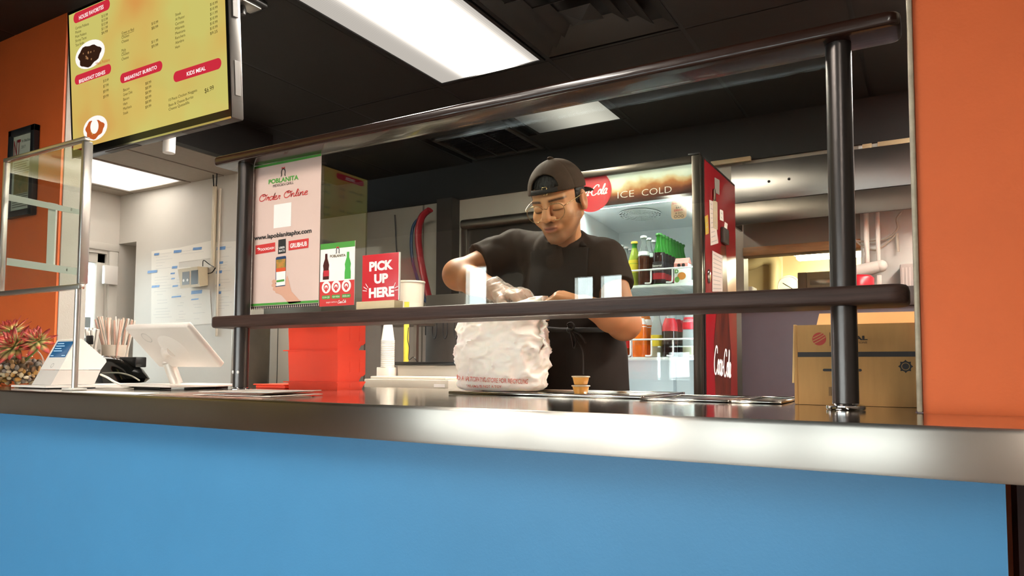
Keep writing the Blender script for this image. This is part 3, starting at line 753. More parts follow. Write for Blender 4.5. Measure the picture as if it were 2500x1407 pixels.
# ---------------------------------------------------------------- two more screens over the dining room queue (seen as reflections)
def side_screen(y0, y1, label, heads):
    X = -3.8; S = Pl((X, y0, 2.02), (0, 1, 0), (0, 0, 1)); W = y1-y0
    t = thing('menu_screen', label, 'menu screen', (X-.03, (y0+y1)/2, 2.02), 'menu screens along the queue')
    bx('housing', M_BEZ, X-.055, y0-.012, 2.005, X-.001, y1+.012, 2.575, t, r=.004)
    b = MB(); prect(b, S, 0, 0, W, .54, .0005); b.build('display', M_SCR, t)
    r_ = MB(); w_ = MB(); k_ = MB()
    for (a, bb, tx) in heads:
        r_.mark(); prr(r_, S, a, bb-.022, a+.30, bb+.022, .022, .001); ptext(w_, S, tx, a+.15, bb-.012, .0016, size=.022, align='C', bold=.02)
    for col in (.05, .40, .72):
        for rr in range(6):
            if rr in (2,): continue
            ptext(k_, S, ('Mexican Fries', 'Coffee', '', 'Fountain Drinks', 'Water Bottle', 'Cheese')[rr], col, .40-.055*rr, .0014, size=.020); ptext(k_, S, '$2.25', min(col+.20, W-.09), .40-.055*rr, .0014, size=.018)
    build_each(r_, 'heading_pill', M_SRED, t); build_each(w_, 'heading_lettering', M_SWHT, t); build_each(k_, 'menu_lettering', M_SDK, t)
    b = MB(); b.lathe([(.02, 2.576), (.02, CEIL)], (X-.03, (y0+y1)/2, 0), 14); b.build('ceiling_pole', M_WHITE, t, smooth=40)
side_screen(-1.30, -.42, 'yellow menu screen mirrored in the guard glass', [(.66, .50, 'MEAT'), (.60, .23, 'QUESADILLAS'), (.04, .50, 'TACOS')])
side_screen(-.28, .82, 'yellow menu screen mirrored in the acrylic shield', [(.05, .20, 'DRINKS'), (.62, .22, 'SIDES'), (.40, .50, 'TORTAS')])

# ================================================================ framed article on the orange wall
A = Pl((0, 1.648, 0)); a0, b0 = A.px(25, 537); a1, b1 = A.px(98, 305)
t = thing('framed_article', 'black framed newspaper article on the orange wall', 'picture frame', (a0, 1.648, b0))
y_ = 1.624
b = MB(); fw = .030
for q in ((a0, b0, a0+fw, b1), (a1-fw, b0, a1, b1), (a0, b1-fw, a1, b1), (a0, b0, a1, b0+fw)): b.mark(); b.cbox(q[0], y_, q[1], q[2], 1.6485, q[3], .003)
build_each(b, 'frame_bar', mat('black_frame', '#23272b', .35), t, smooth=40)
bx('page', mat('newsprint', '#e6e2da', .7), a0+fw-.002, 1.634, b0+fw-.002, a1-fw+.002, 1.646, b1-fw+.002, t)
F = Pl((a0+fw, 1.634, b0+fw)); W, Hh = a1-a0-2*fw, b1-b0-2*fw
b = MB(); ptext(b, F, 'NT', .006, Hh-.085, .001, size=.070, width=.058, bold=.02); ptext(b, F, 'New Times', .006, Hh-.100, .001, size=.009, width=.05); b.build('masthead', mat('masthead_red', '#a5202f', .6), t)
b = MB(); ptext(b, F, 'The 10 Best Dishes of', .072, Hh-.035, .001, size=.013, width=W-.08); ptext(b, F, '2017', .072, Hh-.062, .001, size=.013)
for i in range(22):
    bb = Hh-.125-i*.0105
    if bb < .01: break
    if .07 < bb < .17: continue
    prect(b, F, .012, bb, W-.012-random.uniform(0, .03), bb+.0035, .001)
b.build('article_lettering', M_PRK, t)
b = MB(); prect(b, F, .02, .075, W-.02, .168, .001); b.build('article_photo', mat('food_photo', '#6f7a4a', .6, col2='#c99a5a', vscale=30), t)
bx('glazing', thin_glass('picture_glass'), a0+fw, 1.630, b0+fw, a1-fw, 1.6315, b1-fw, t)

# ================================================================ acrylic shield on poles
YS = 1.22; SP = Pl((0, YS, 0)); xl, zt = SP.px(14, 389); xr_, _ = SP.px(213, 328); _, zb = SP.px(195, 706)
t = thing('acrylic_shield', 'clear acrylic shield in a silver frame on slim poles', 'acrylic shield', (xr_-.02, YS, ZC))
fw = .012
b = MB()
for q in ((xl, zt-fw, xr_, zt), (xl, zb, xr_, zb+fw*1.3)): b.mark(); b.cbox(q[0], YS-.008, q[1], q[2], YS+.010, q[3], .002)
b.mark(); b.cbox(xl, YS-.008, zb+fw*1.3, xl+.010, YS+.010, zt-fw, .002); b.mark(); b.cbox(xr_-.015, YS-.008, zb+fw*1.3, xr_, YS+.020, zt-fw, .003)
build_each(b, 'frame_bar', M_ALU, t, smooth=40)
bx('acrylic_pane', thin_glass('acrylic', '#f2f6f2', 1.52), xl+.008, YS-.001, zb+.01, xr_-.012, YS+.002, zt-fw, t)
xp = float(P(185, 860, y=YS)[0])
for x in (xp, xl-.10):
    b = MB(); b.lathe([(.0085, ZC+.006), (.0085, zb)], (x, YS, 0), 14); p_ = b.build('pole', M_ALU, t, smooth=40)
    MB().cbox(x-.030, YS-.022, ZC+.0005, x+.030, YS+.022, ZC+.0065, .002).build('foot_plate', mat('clear_foot', '#d9d6d0', .15), p_, smooth=40)
b = MB(); b.cbox(xl-.11, YS-.006, zb, xl, YS+.006, zb+.014, .002); b.build('side_arm', M_ALU, t, smooth=40)
# pale bars seen as a reflection, built as solid strips behind the pane
M_BAR = mat('reflected_bar_white', '#e3ded6', .4)
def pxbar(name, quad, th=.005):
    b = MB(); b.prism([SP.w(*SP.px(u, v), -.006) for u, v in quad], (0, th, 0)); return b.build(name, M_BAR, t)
pxbar('reflected_cross_bar', [(17, 473), (201, 513), (200, 526), (16, 489)]); pxbar('reflected_cross_bar', [(12, 629), (194, 656), (192, 673), (11, 647)])
b = MB(); b.prism([SP.w(*SP.px(u, v), -.0125) for u, v in ((108, 492), (127, 496), (120, 660), (102, 657))], (0, .005, 0)); b.build('reflected_upright_bar', M_BAR, t)
for (u, v) in ((170, 511), (196, 517), (159, 659), (188, 663)):
    a_, b_ = SP.px(u, v); b = MB(); pring(b, SP, a_, b_, .0018, .0042, -.0052, n=14); b.build('reflected_screw', M_STEELR, t)
b = MB(); a_, b_ = SP.px(158, 702); c_, d_ = SP.px(191, 693); prect(b, SP, a_, b_, c_, d_, .0012); s_ = b.build('card_sticker', M_PRW, t)
b = MB()
for k, m_ in enumerate((0, 1, 2, 3)): prect(b, SP, a_+.016+k*.016, b_+.006, a_+.027+k*.016, d_-.004, .0016, m_)
b.build('card_logo', [mat('logo_grey', '#8a8f98', .5), mat('logo_red', '#d6472e', .5), mat('logo_navy', '#2a3550', .5), mat('logo_pale', '#b9b4ae', .5)], s_)

# ================================================================ potted succulents in a glass bowl of pebbles
bc = P(38, 935, y=1.36); R_ = .088
pot = thing('potted_succulent', 'red tipped artificial succulents in a round glass bowl of pebbles', 'potted plant', (bc[0], bc[1], ZC+.0005))
PX, PY, PZ = float(bc[0]), float(bc[1]), ZC+.0008
prof_o = []
for i in range(15):
    a = math.radians(-62+i*(62+52)/14); prof_o.append((R_*math.cos(a), PZ+R_*.82+R_*.93*math.sin(a)))
prof = [(.0001, prof_o[0][1])]+prof_o+[(r-.0025, z) for r, z in prof_o[::-1]]+[(.0001, prof_o[0][1]+.003)]
b = MB(); b.lathe(prof, (PX, PY, 0), 40); b.build('bowl', mat('bowl_glass', '#ffffff', .0, trans=1.0, ior=1.2, spec=.6), pot, smooth=60)
peb_m = [mat('pebble_%s' % n_, c_, .45, var=.15, vscale=40) for n_, c_ in (('tan', '#b58d5e'), ('cream', '#d5c3a0'), ('grey', '#8b8178'), ('brown', '#7c5a3d'), ('ochre', '#b98a45'))]
peb = []
for k in range(3):
    q = MB(); q.ball((0, 0, 0), (.0095, .0075, .0062), 10, 7)
    q.v = [tuple(np.array(p)*(1+.18*noise.noise(Vector(p)*130+Vector((k*9, 0, 0))))) for p in q.v]; peb.append(q)
pmesh = []
for q in peb:
    for m_ in peb_m:
        me = bpy.data.meshes.new('pebble'); me.from_pydata(q.v, [], q.f); me.materials.append(m_); me.polygons.foreach_set('use_smooth', [True]*len(me.polygons)); pmesh.append(me)
rnd = random.Random(3); placed = []
for tries in range(6000):
    if len(placed) >= 190: break
    z = rnd.uniform(PZ+.012, PZ+R_*1.02); 
    s = (z-PZ-R_*.82)/(R_*.93); rm = R_*math.sqrt(max(0, 1-s*s))-.0105
    if rm < .012: continue
    rr = rm*(1-rnd.random()**2*.35); a = rnd.uniform(0, 6.283); p = np.array([PX+rr*math.cos(a), PY+rr*math.sin(a), z])
    if any(np.linalg.norm(p-q) < .0118 for q in placed): continue
    placed.append(p); o = bpy.data.objects.new('pebble', rnd.choice(pmesh)); COL.objects.link(o); o.parent = pot
    o.location = tuple(p-ORG[pot]); o.rotation_euler = (rnd.uniform(0, 6), rnd.uniform(0, 6), rnd.uniform(0, 6)); k = rnd.uniform(.85, 1.25); o.scale = (k, k, k)
MB().ball((PX, PY, PZ+R_*.70), (R_*.80, R_*.80, R_*.52), 16, 10).build('soil', mat('pebble_core', '#6d5a45', .8), pot, smooth=60)
# leaf mesh: local y runs from root (0) to tip (1)
def leaf_mat():
    m = bpy.data.materials.new('succulent_leaf'); m.use_nodes = True; nt = m.node_tree; b = nt.nodes['Principled BSDF']; b.inputs['Roughness'].default_value = .45
    tc = nt.nodes.new('ShaderNodeTexCoord'); sp = nt.nodes.new('ShaderNodeSeparateXYZ'); r = nt.nodes.new('ShaderNodeValToRGB')
    nt.links.new(tc.outputs['Object'], sp.inputs[0]); nt.links.new(sp.outputs[1], r.inputs[0]); nt.links.new(r.outputs[0], b.inputs['Base Color'])
    e = r.color_ramp.elements; e[0].position = .1; e[0].color = (*H('#8ea463'), 1); e[1].position = .95; e[1].color = (*H('#86191f'), 1)
    k = e.new(.45); k.color = (*H('#c3b070'), 1); k = e.new(.68); k.color = (*H('#b8483c'), 1)
    return m
lm = leaf_mat()
lv = []; lf = []; prof_w = [(0, .075), (.2, .120), (.45, .165), (.7, .135), (.88, .066), (1.0, .004)]
for y, w in prof_w: lv += [(-w, y, .02*y), (0, y, -.045*(1-y)), (w, y, .02*y), (0, y, .05*(1-y)+.015)]
for i in range(len(prof_w)-1):
    for j in range(4): lf.append((i*4+j, i*4+(j+1) % 4, i*4+4+(j+1) % 4, i*4+4+j))
lmesh = bpy.data.meshes.new('leaf'); lmesh.from_pydata(lv, [], lf); lmesh.materials.append(lm); lmesh.polygons.foreach_set('use_smooth', [True]*len(lf))
for (u, v, y, rad, ax, n_) in ((36, 846, PY-.045, .086, (.35, -.75, .55), 40), (28, 812, PY+.02, .084, (-.1, -.35, .93), 38), (93, 834, PY+.0, .066, (.45, -.5, .74), 36)):
    c = P(u, v, y=y); ax = np.array(ax); ax /= np.linalg.norm(ax)
    b = MB(); b.tube([np.array([PX+(c[0]-PX)*.4, PY+(c[1]-PY)*.4, PZ+R_*1.0]), c-ax*.025, c-ax*.004], [.004, .005, .007], 8); ros = b.build('rosette_stem', mat('stem_green', '#7d8f4c', .6), pot, smooth=60)
    e1 = np.cross(ax, [0, 0, 1.0]) if abs(ax[2]) < .95 else np.array([1.0, 0, 0]); e1 /= np.linalg.norm(e1); e2 = np.cross(ax, e1)
    for k in range(n_):
        f = (k+.5)/n_; ph = k*2.39996; el = math.radians(78-92*f+rnd.uniform(-5, 5)); L = rad*(.42+.62*f**.7)*rnd.uniform(.9, 1.08)
        d = math.cos(el)*(math.cos(ph)*e1+math.sin(ph)*e2)+math.sin(el)*ax
        zz = ax-d*np.dot(ax, d); zz /= (np.linalg.norm(zz)+1e-9); xx = np.cross(d, zz)
        o = bpy.data.objects.new('leaf', lmesh); COL.objects.link(o); o.parent = ros
        wd = L*rnd.uniform(.85, 1.1)
        Mx = Matrix.Identity(4)
        for i in range(3): Mx[i][0] = xx[i]*wd; Mx[i][1] = d[i]*L; Mx[i][2] = zz[i]*L; Mx[i][3] = (c+d*.004)[i]-ORG[pot][i]
        o.matrix_local = Mx

# ================================================================ payment terminal
t = thing('payment_terminal', 'white wedge shaped payment terminal with a small blue screen', 'card terminal', (0, 0, 0))
xs = float(P(124, 941, y=1.265)[0]); x0 = float(P(77, 941, y=1.265)[0]); ORG[t] = np.array([xs, 1.30, ZC]); t.location = (xs, 1.30, ZC)
pf = [P(u, v, x=xs) for u, v in ((124, 941), (187, 829), (199, 827), (206, 832), (259, 878), (260, 884), (231, 938))]
def prismx(name, pts, xa, xb, m, parent, r=0.0):
    b = MB(); b.prism([(xa, p[1], p[2]) for p in pts], (xb-xa, 0, 0)); return b.build(name, m, parent)
M_TERM = mat('terminal_white', '#dcd6cf', .35)
seam = [P(145, 903, x=xs), P(246, 903, x=xs)]
prismx('upper_body', [seam[0], pf[1], pf[2], pf[3], pf[4], pf[5], seam[1]], xs, x0, M_TERM, t)
zs = .0012
prismx('lower_body', [pf[0], seam[0]-np.array([0, 0, zs]), seam[1]-np.array([0, 0, zs]), pf[6]], xs-.0006, x0+.0006, mat('terminal_grey', '#c6bfb8', .4), t)
d = (pf[1]-pf[0])/np.linalg.norm(pf[1]-pf[0])
TS = Pl((x0, pf[0][1], pf[0][2]), (1, 0, 0), d)
L_ = float(np.linalg.norm(pf[1]-pf[0])); W_ = xs-x0
b = MB(); prr(b, TS, W_*.10, L_*.60, W_*.94, L_*.955, .003, .0008); s_ = b.build('display', mat('terminal_screen', '#123049', .1, emit='#1c4566', estr=.5), t)
b = MB()
for k in range(4): prect(b, TS, W_*.16, L_*(.90-.055*k), W_*(.5+.1*(k % 2)), L_*(.915-.055*k), .0014)
prect(b, TS, W_*.15, L_*.63, W_*.3, L_*.645, .0014); prect(b, TS, W_*.72, L_*.63, W_*.9, L_*.645, .0014); b.build('display_lettering', emis('terminal_ink', '#a8c4d4', .6), s_)
b = MB(); pring(b, TS, W_*.52, L_*.42, W_*.05, W_*.075, .0008, n=16); b.build('contactless_mark', mat('mark_grey', '#b4aea8', .4), t)
za = ZC+.0035
lp = [(x0-.045, 1.225), (xs+.05, 1.225), (xs+.07, 1.30), (xs+.07, 1.62), (x0-.03, 1.62)]
b = MB(); b.prism([(x, y, za) for x, y in lp], (0, 0, min(p[2] for p in (pf[0], pf[6]))-za-.0008)); b.build('base_plate', mat('base_white', '#d8d2cc', .35), t)
b = MB(); b.cbox(x0-.03, 1.24, ZC+.0004, x0+.0, 1.30, za, .001); b.cbox(xs+.0, 1.24, ZC+.0004, xs+.04, 1.30, za, .001); b.cbox(x0-.02, 1.55, ZC+.0004, xs+.04, 1.60, za, .001); b.build('rubber_pad', M_BLKPL, t)
# white cable
pts = [P(246, 915, x=xs-.02), P(262, 922, y=1.42), P(282, 934, y=1.40), P(310, 943, y=1.42)]
pts = [np.array(p) for p in pts]; 
for p in pts: p[2] = max(p[2], ZC+.005)
q = P(340, 946, y=1.46); q[2] = ZC+.005; q2 = P(300, 949, y=1.36); q2[2] = ZC+.005; q3 = P(235, 947, y=1.34); q3[2] = ZC+.005
b = MB(); b.tube(smooth_line(pts+[q, q2, q3], 8), .0036, 8); b.build('charging_cable', mat('cable_white', '#e4ded4', .45), smooth=60, label='white cable looping over the counter behind the terminal', cat='cable')

# ================================================================ tablet till on a stand
YT = 1.50
xl_ = float(P(389, 902, y=YT)[0]); xr2 = float(P(540, 894, y=YT)[0])
TLp = P(294, 803, x=xl_); BLp = P(389, 902, y=YT); BRp = P(540, 894, y=YT); TRp = P(462, 796, x=xr2)
yT = (TLp[1]+TRp[1])/2; zT = (TLp[2]+TRp[2])/2; zB = (BLp[2]+BRp[2])/2
t = thing('tablet_till', 'white tablet till on an angled tube stand seen from behind', 'tablet stand', ((xl_+xr2)/2, YT, ZC))
uy = np.array([0, yT-YT, zT-zB]); Lt = float(np.linalg.norm(uy)); TP = Pl((xl_, YT, zB), (1, 0, 0), uy); Wt = xr2-xl_
def plbox(pl, a0, b0, a1, b1, h0, h1, r, seg=3):
    b = MB(); M = Matrix(((*pl.ux, 0), (*pl.uy, 0), (*pl.n, 0), (0, 0, 0, 1))).transposed(); M.translation = Vector(pl.o); b.cbox(a0, b0, h0, a1, b1, h1, r, seg, M=M); return b
M_TAB = mat('tablet_white', '#d6cdc4', .3)
plbox(TP, 0, 0, Wt, Lt, -.022, 0, .006).build('tablet_body', M_TAB, t, smooth=40)
plbox(TP, .012, .012, Wt-.012, Lt-.012, -.0245, -.0221, .001).build('tablet_screen', mat('tablet_glass', '#101418', .08), t, smooth=40)
b = MB(); pring(b, TP, Wt*.24, Lt*.76, .018, .020, .0006, n=24); b.build('round_mark', mat('mark_grey', '#b4aea8', .4), t)
cj = TP.w(Wt*.52, Lt*.47, 0)
p0 = P(432, 938, y=YT+.02); p1 = P(413, 888, y=YT); p2 = P(411, 872, y=YT-.005); p3 = P(424, 853, y=YT-.0)
p3 = (p2+cj)/2+np.array([0, -.012, .012])
b = MB(); b.lathe([(.034, 0), (.026, .008), (.021, .03)], (0, 0, 0), 28, M=None)
b = MB(); b.tube([p0-np.array([0, 0, 0]), p1], .0195, 24); b.build('stand_tube', mat('tube_satin', '#cfc8bf', .35, .5, var=.06, vscale=60), t, smooth=40)
b = MB(); b.tube(smooth_line([p1+(p1-p0)*.01, p2, p3, cj], 5), [.0202]*15+[.0225], 24); b.build('elbow', M_TAB, t, smooth=40)
b = MB(); b.tube([cj-TP.n*.001, cj+TP.n*.012], [.062, .028], 28); b.build('back_boss', M_TAB, t, smooth=40)
bz = ZC+.008
xa = float(P(262, 938, y=YT-.10)[0]); xb = float(P(512, 940, y=YT+.02)[0])
b = MB(); b.cbox(xl_-.02, YT-.12, bz, xb, YT+.16, bz+.007, .002); b.build('base_plate', mat('base_cream', '#ded4ca', .35), t, smooth=40)
b = MB(); b.cbox(xl_+.02, YT-.10, ZC+.0005, xb-.08, YT-.06, bz-.0003, .001); b.build('rubber_foot', M_BLKPL, t); b = MB(); b.cbox(xl_+.02, YT+.08, ZC+.0005, xb-.05, YT+.13, bz-.0003, .001); b.build('rubber_foot', M_BLKPL, t)

# ================================================================ black glossy case, straws, cutlery
YK = 1.86
def on(u, v, y): return P(u, v, y=y)
t = thing('black_case', 'glossy black plastic case with a pale seam behind the tablet', 'case', (on(290, 930, YK)[0], YK, ZC))
prof_c = [(226, 936), (236, 905), (248, 870), (272, 869), (300, 880), (325, 900), (342, 924), (330, 934), (318, 938)]
lo = [on(u, v, YK) for u, v in prof_c]
for p in lo: p[2] = max(p[2], ZC+.001)
b = MB(); n = len(lo); rings = []
for dy, k in ((-.06, .78), (-.045, .93), (-.02, 1.0), (.03, 1.0), (.055, .9), (.065, .75)):
    c = np.mean(lo, 0); rings.append([np.array([c[0]+(p[0]-c[0])*k, YK+dy, ZC+.001+(p[2]-ZC-.001)*k]) for p in lo])
b.add([p for r in rings for p in r], [(i*n+j, i*n+(j+1) % n, (i+1)*n+(j+1) % n, (i+1)*n+j) for i in range(5) for j in range(n)]+[tuple(range(n))[::-1], tuple(5*n+j for j in range(n))])
b.build('shell', mat('gloss_black', '#0b0b0a', .08), t, smooth=60)
sp = smooth_line([on(250, 911, YK-.062), on(290, 911, YK-.064), on(320, 918, YK-.060), on(341, 930, YK-.035)], 6)
b = MB(); b.tube(sp, .0032, 8); b.build('seam_cord', mat('seam_pale', '#8a8578', .4), t, smooth=60)
cj = np.mean([on(305, 876, YK+.02), on(325, 893, YK+.02)], 0)
b = MB(); b.cbox(on(285, 880, YK)[0], YK+.01, on(285, 897, YK)[2], on(326, 880, YK)[0], YK+.06, on(285, 872, YK)[2], .004); b.build('rear_block', M_BLKPL, t, smooth=40)

YC = 2.0
cb = on(281, 866, YC); rc = (on(309, 850, YC)[0]-on(252, 850, YC)[0])*.62*.5
t = thing('straw_cup', 'translucent cup holding paper wrapped straws', 'cup', (cb[0], YC, ZC))
zt_ = float(on(281, 843, YC)[2])
b = MB(); b.lathe([(rc*.8, ZC+.0006), (rc, zt_), (rc-.002, zt_), (rc*.8-.002, ZC+.004), (.0001, ZC+.004)], (cb[0], YC, 0), 28, capb=True); b.build('cup_wall', mat('frosted_cup', '#e9dccb', .5, trans=.25), t, smooth=50)
M_STR = [mat('straw_pink', '#dfb3a0', .55), mat('straw_white', '#efe6da', .55), mat('straw_peach', '#e8c8b4', .55), mat('straw_grey', '#cfc5b8', .55)]
r2 = random.Random(5); k = 0
for i in range(26):
    f = i/25; uu = 232+96*f+r2.uniform(-2, 2); vv = 776+r2.uniform(-3, 8); top = on(uu, vv, YC+r2.uniform(-.03, .05))
    bot = np.array([cb[0]+(top[0]-cb[0])*.22+r2.uniform(-.012, .012), YC+r2.uniform(-.4, .4)*rc, ZC+.012])
    ins = rc*.62; dx = bot[0]-cb[0]; dx = max(-ins, min(ins, dx)); bot[0] = cb[0]+dx
    b = MB(); b.tube([bot, top], .0042, 7)
    b.build('wrapped_straw', M_STR[i % 4], smooth=40, label='paper wrapped drinking straw standing in the translucent cup', cat='straw', group='wrapped straws in the cup')
# white wrapped cutlery with a black clip
YQ = 1.93
t = thing('napkin_bundle', 'bundle of white wrapped cutlery in a small cup with a black clip', 'cutlery bundle', (on(224, 866, YQ)[0], YQ, ZC))
cx = float(on(224, 866, YQ)[0])
b = MB(); b.lathe([(.026, ZC+.0006), (.034, ZC+.15), (.032, ZC+.15), (.024, ZC+.004), (.0001, ZC+.004)], (cx, YQ, 0), 20); b.build('holder', M_WHITE, t, smooth=50)
for i in range(7):
    tp = on(211+i*4.6, 800+abs(i-3)*1.5+(i % 2)*6, YQ+(i % 3)*.01-.01)
    b = MB(); d_ = np.array([cx+(i-3)*.004, YQ, ZC+.10]); b.tube([d_, tp], [.006, .008], 8); b.build('wrapped_cutlery', mat('paper_white', '#efeae0', .6), t, smooth=40)
q = on(222, 830, YQ-.035); b = MB(); b.cbox(q[0]-.022, YQ-.046, q[2]-.022, q[0]+.026, YQ-.036, q[2]+.020, .004); b.build('clip', M_BLKPL, t, smooth=40)

# ================================================================ loose menus on the counter
M_PAPER = mat('menu_paper', '#ded5cb', .5); M_PAPER2 = mat('menu_print', '#cbb9a6', .5, col2='#a4604c', vscale=9)
def sheet(lp, z, label, m, curl=0.0, name='paper_menu'):
    b = MB(); (x0, y0), (x1, y1), (x2, y2), (x3, y3) = lp; n = 10; vs = []; fs = []
    for j in range(3):
        for i in range(n+1):
            f = i/n; g = j/2; x = (x0*(1-f)+x1*f)*(1-g)+(x3*(1-f)+x2*f)*g; y = (y0*(1-f)+y1*f)*(1-g)+(y3*(1-f)+y2*f)*g
            vs.append((x, y, z+curl*(f**3)))
    for j in range(2):
        for i in range(n): fs.append((j*(n+1)+i, j*(n+1)+i+1, (j+1)*(n+1)+i+1, (j+1)*(n+1)+i))
    k = len(vs); vs += [(x, y, zz-.0012) for x, y, zz in vs]; fs += [tuple(q+k for q in f[::-1]) for f in fs]
    ed = [i for i in range(n+1)]+[(n+1)*1+n, (n+1)*2+n]+[(n+1)*2+i for i in range(n-1, -1, -1)]+[(n+1)]
    for i in range(len(ed)): a, c = ed[i], ed[(i+1) % len(ed)]; fs.append((c, a, a+k, c+k))
    b.add(vs, fs); return b.build(name, m, smooth=40, label=label, cat='paper')
def Cx(u, y): return float(P(u, 950, y=y)[0])
z0 = ZC+.0018
sheet([(Cx(372, 1.13), 1.125), (Cx(640, 1.13), 1.130), (Cx(640, 1.13)-.02, 1.30), (Cx(372, 1.13)-.05, 1.29)], z0, 'lowest printed paper menu at the counter edge under the other menus', M_PAPER2)
sheet([(Cx(480, 1.16), 1.150), (Cx(690, 1.2), 1.165), (Cx(690, 1.2)-.03, 1.36), (Cx(480, 1.16)-.03, 1.35)], z0+.003, 'pale folded menu in the middle of the paper pile', M_PAPER)
sheet([(Cx(490, 1.16), 1.162), (Cx(660, 1.2), 1.178), (Cx(660, 1.2)-.03, 1.37), (Cx(490, 1.16)-.03, 1.36)], z0+.006, 'printed menu second from the top of the paper pile', M_PAPER2, .002)
sheet([(Cx(484, 1.17), 1.172), (Cx(672, 1.2), 1.190), (Cx(672, 1.2)-.03, 1.38), (Cx(484, 1.17)-.03, 1.37)], z0+.0095, 'topmost curled white menu on the paper pile', M_PAPER, .002)
sheet([(Cx(230, 1.18), 1.118), (Cx(372, 1.16), 1.122), (Cx(372, 1.16)-.03, 1.20), (Cx(230, 1.18)-.03, 1.20)], z0, 'white receipt slip lying in front of the tablet stand', mat('paper_white', '#efeae0', .6))

# ================================================================ papers and device on the white wall
WP = Pl((0, YW-.0008, 0))
papers = {}
for key, quad, lab in (('A', [(370, 614), (437, 605), (437, 795), (369, 795)], 'tall white sheet at the left of the taped wall papers'),
                  ('B', [(433, 606), (519, 587), (519, 630), (433, 641)], 'white sheet at the top of the taped wall papers'),
                  ('C', [(425, 655), (466, 652), (463, 795), (424, 795)], 'white sheet below the beige wall unit'),
                  ('D', [(464, 703), (513, 708), (518, 790), (461, 795)], 'creased sheet right of and below the beige wall unit'),
                  ('E', [(526, 592), (580, 589), (572, 793), (524, 770)], 'list sheet at the right of the taped papers next to the rail post')):
    b = MB(); h = {'A': .0, 'B': .0006, 'C': .0012, 'D': .0018, 'E': .0006}[key]
    lo = [WP.w(*WP.px(u, v), h+.0004) for u, v in quad]; b.prism(lo, (0, .0004, 0)); papers[key] = b.build('wall_paper_sheet', mat('paper_white', '#efeae0', .6), label=lab, cat='paper')
    ln = MB(); u0 = min(q[0] for q in quad)+6; u1 = max(q[0] for q in quad)-8; v0 = max(quad[0][1], quad[1][1])+8; v1 = min(quad[2][1], quad[3][1])-6; r3 = random.Random(ord(key))
    v = v0
    while v < v1:
        if r3.random() < .7:
            ua = u0+r3.uniform(0, 10); ub = ua+r3.uniform(.3, .9)*(u1-ua); a0, b0 = WP.px(ua, v); a1, b1 = WP.px(ub, v-.14*(ub-ua)); pstroke(ln, WP, [(a0, b0), ((a0+a1)/2, b0), (a1, b0)], .0022, h+.0010)
        v += 7
    if ln.v: ln.build('handwriting', mat('faint_ink', '#d3cfca', .6), papers[key])
M_TAPE = mat('blue_tape', '#6f9ad0', .5, var=.12, vscale=60)
for (x0, y0, x1, y1) in ((215, 340, 290, 375), (495, 295, 610, 340), (770, 255, 900, 300), (1110, 245, 1240, 300), (470, 525, 550, 565), (120, 585, 262, 630), (450, 620, 515, 645), (460, 695, 515, 718), (1115, 460, 1205, 500), (1100, 590, 1190, 635), (180, 800, 295, 838), (478, 798, 560, 828), (1100, 782, 1165, 820), (745, 870, 905, 930), (465, 950, 605, 980), (1112, 888, 1178, 930), (745, 990, 855, 1015)):
    u0, v0, u1, v1 = 340+x0/5.86, 560+y0/5.86, 340+x1/5.86, 560+y1/5.86; uc, vc = (u0+u1)/2, (v0+v1)/2
    key = 'E' if uc > 524 else 'B' if (vc < 642 and uc > 433) else 'A' if uc < 425 else 'C' if uc < 462 else 'D'
    sl = .15*(u1-u0)/2
    b = MB(); b.prism([WP.w(*WP.px(u, v), .0028) for u, v in ((u0+1, v0+sl), (u1, v0-sl*.2), (u1-1, v1-sl), (u0, v1+sl*.2))], (0, .0004, 0)); b.build('tape_strip', M_TAPE, papers[key])
# beige unit
fr = [P(u, v, y=YW-.115) for u, v in ((434, 658), (482, 651), (488, 700), (441, 705))]
bk = [P(u, v, y=YW-.003) for u, v in ((462, 661), (508, 653), (508, 697), (466, 702))]
t = thing('wall_unit', 'beige wall unit with two dark windows taped among the papers', 'wall unit', (bk[0][0], YW-.003, bk[3][2]))
b = MB(); b.add(fr+bk, [(3, 2, 1, 0), (4, 5, 6, 7), (0, 1, 5, 4), (1, 2, 6, 5), (2, 3, 7, 6), (3, 0, 4, 7)]); b.build('casing', mat('beige_plastic', '#cdbd9f', .45), t)
ux = fr[2]-fr[3]; uy_ = fr[0]-fr[3]; FP = Pl(fr[3], ux, uy_); Wf = float(np.linalg.norm(ux)); Hf = float(np.linalg.norm(uy_))
b = MB(); prect(b, FP, Wf*.08, Hf*.16, Wf*.46, Hf*.80, .001); b.build('dial_window', mat('dial_grey', '#5e5853', .3), t)
b = MB(); prect(b, FP, Wf*.54, Hf*.14, Wf*.90, Hf*.82, .001); b.build('dark_window', mat('dark_window', '#2e2a27', .25), t)
for k in (.16, .36):
    b = MB(); pdisc(b, FP, Wf*k, Hf*.38, Wf*.05, .002, n=14); b.build('button', M_WHITE, t)
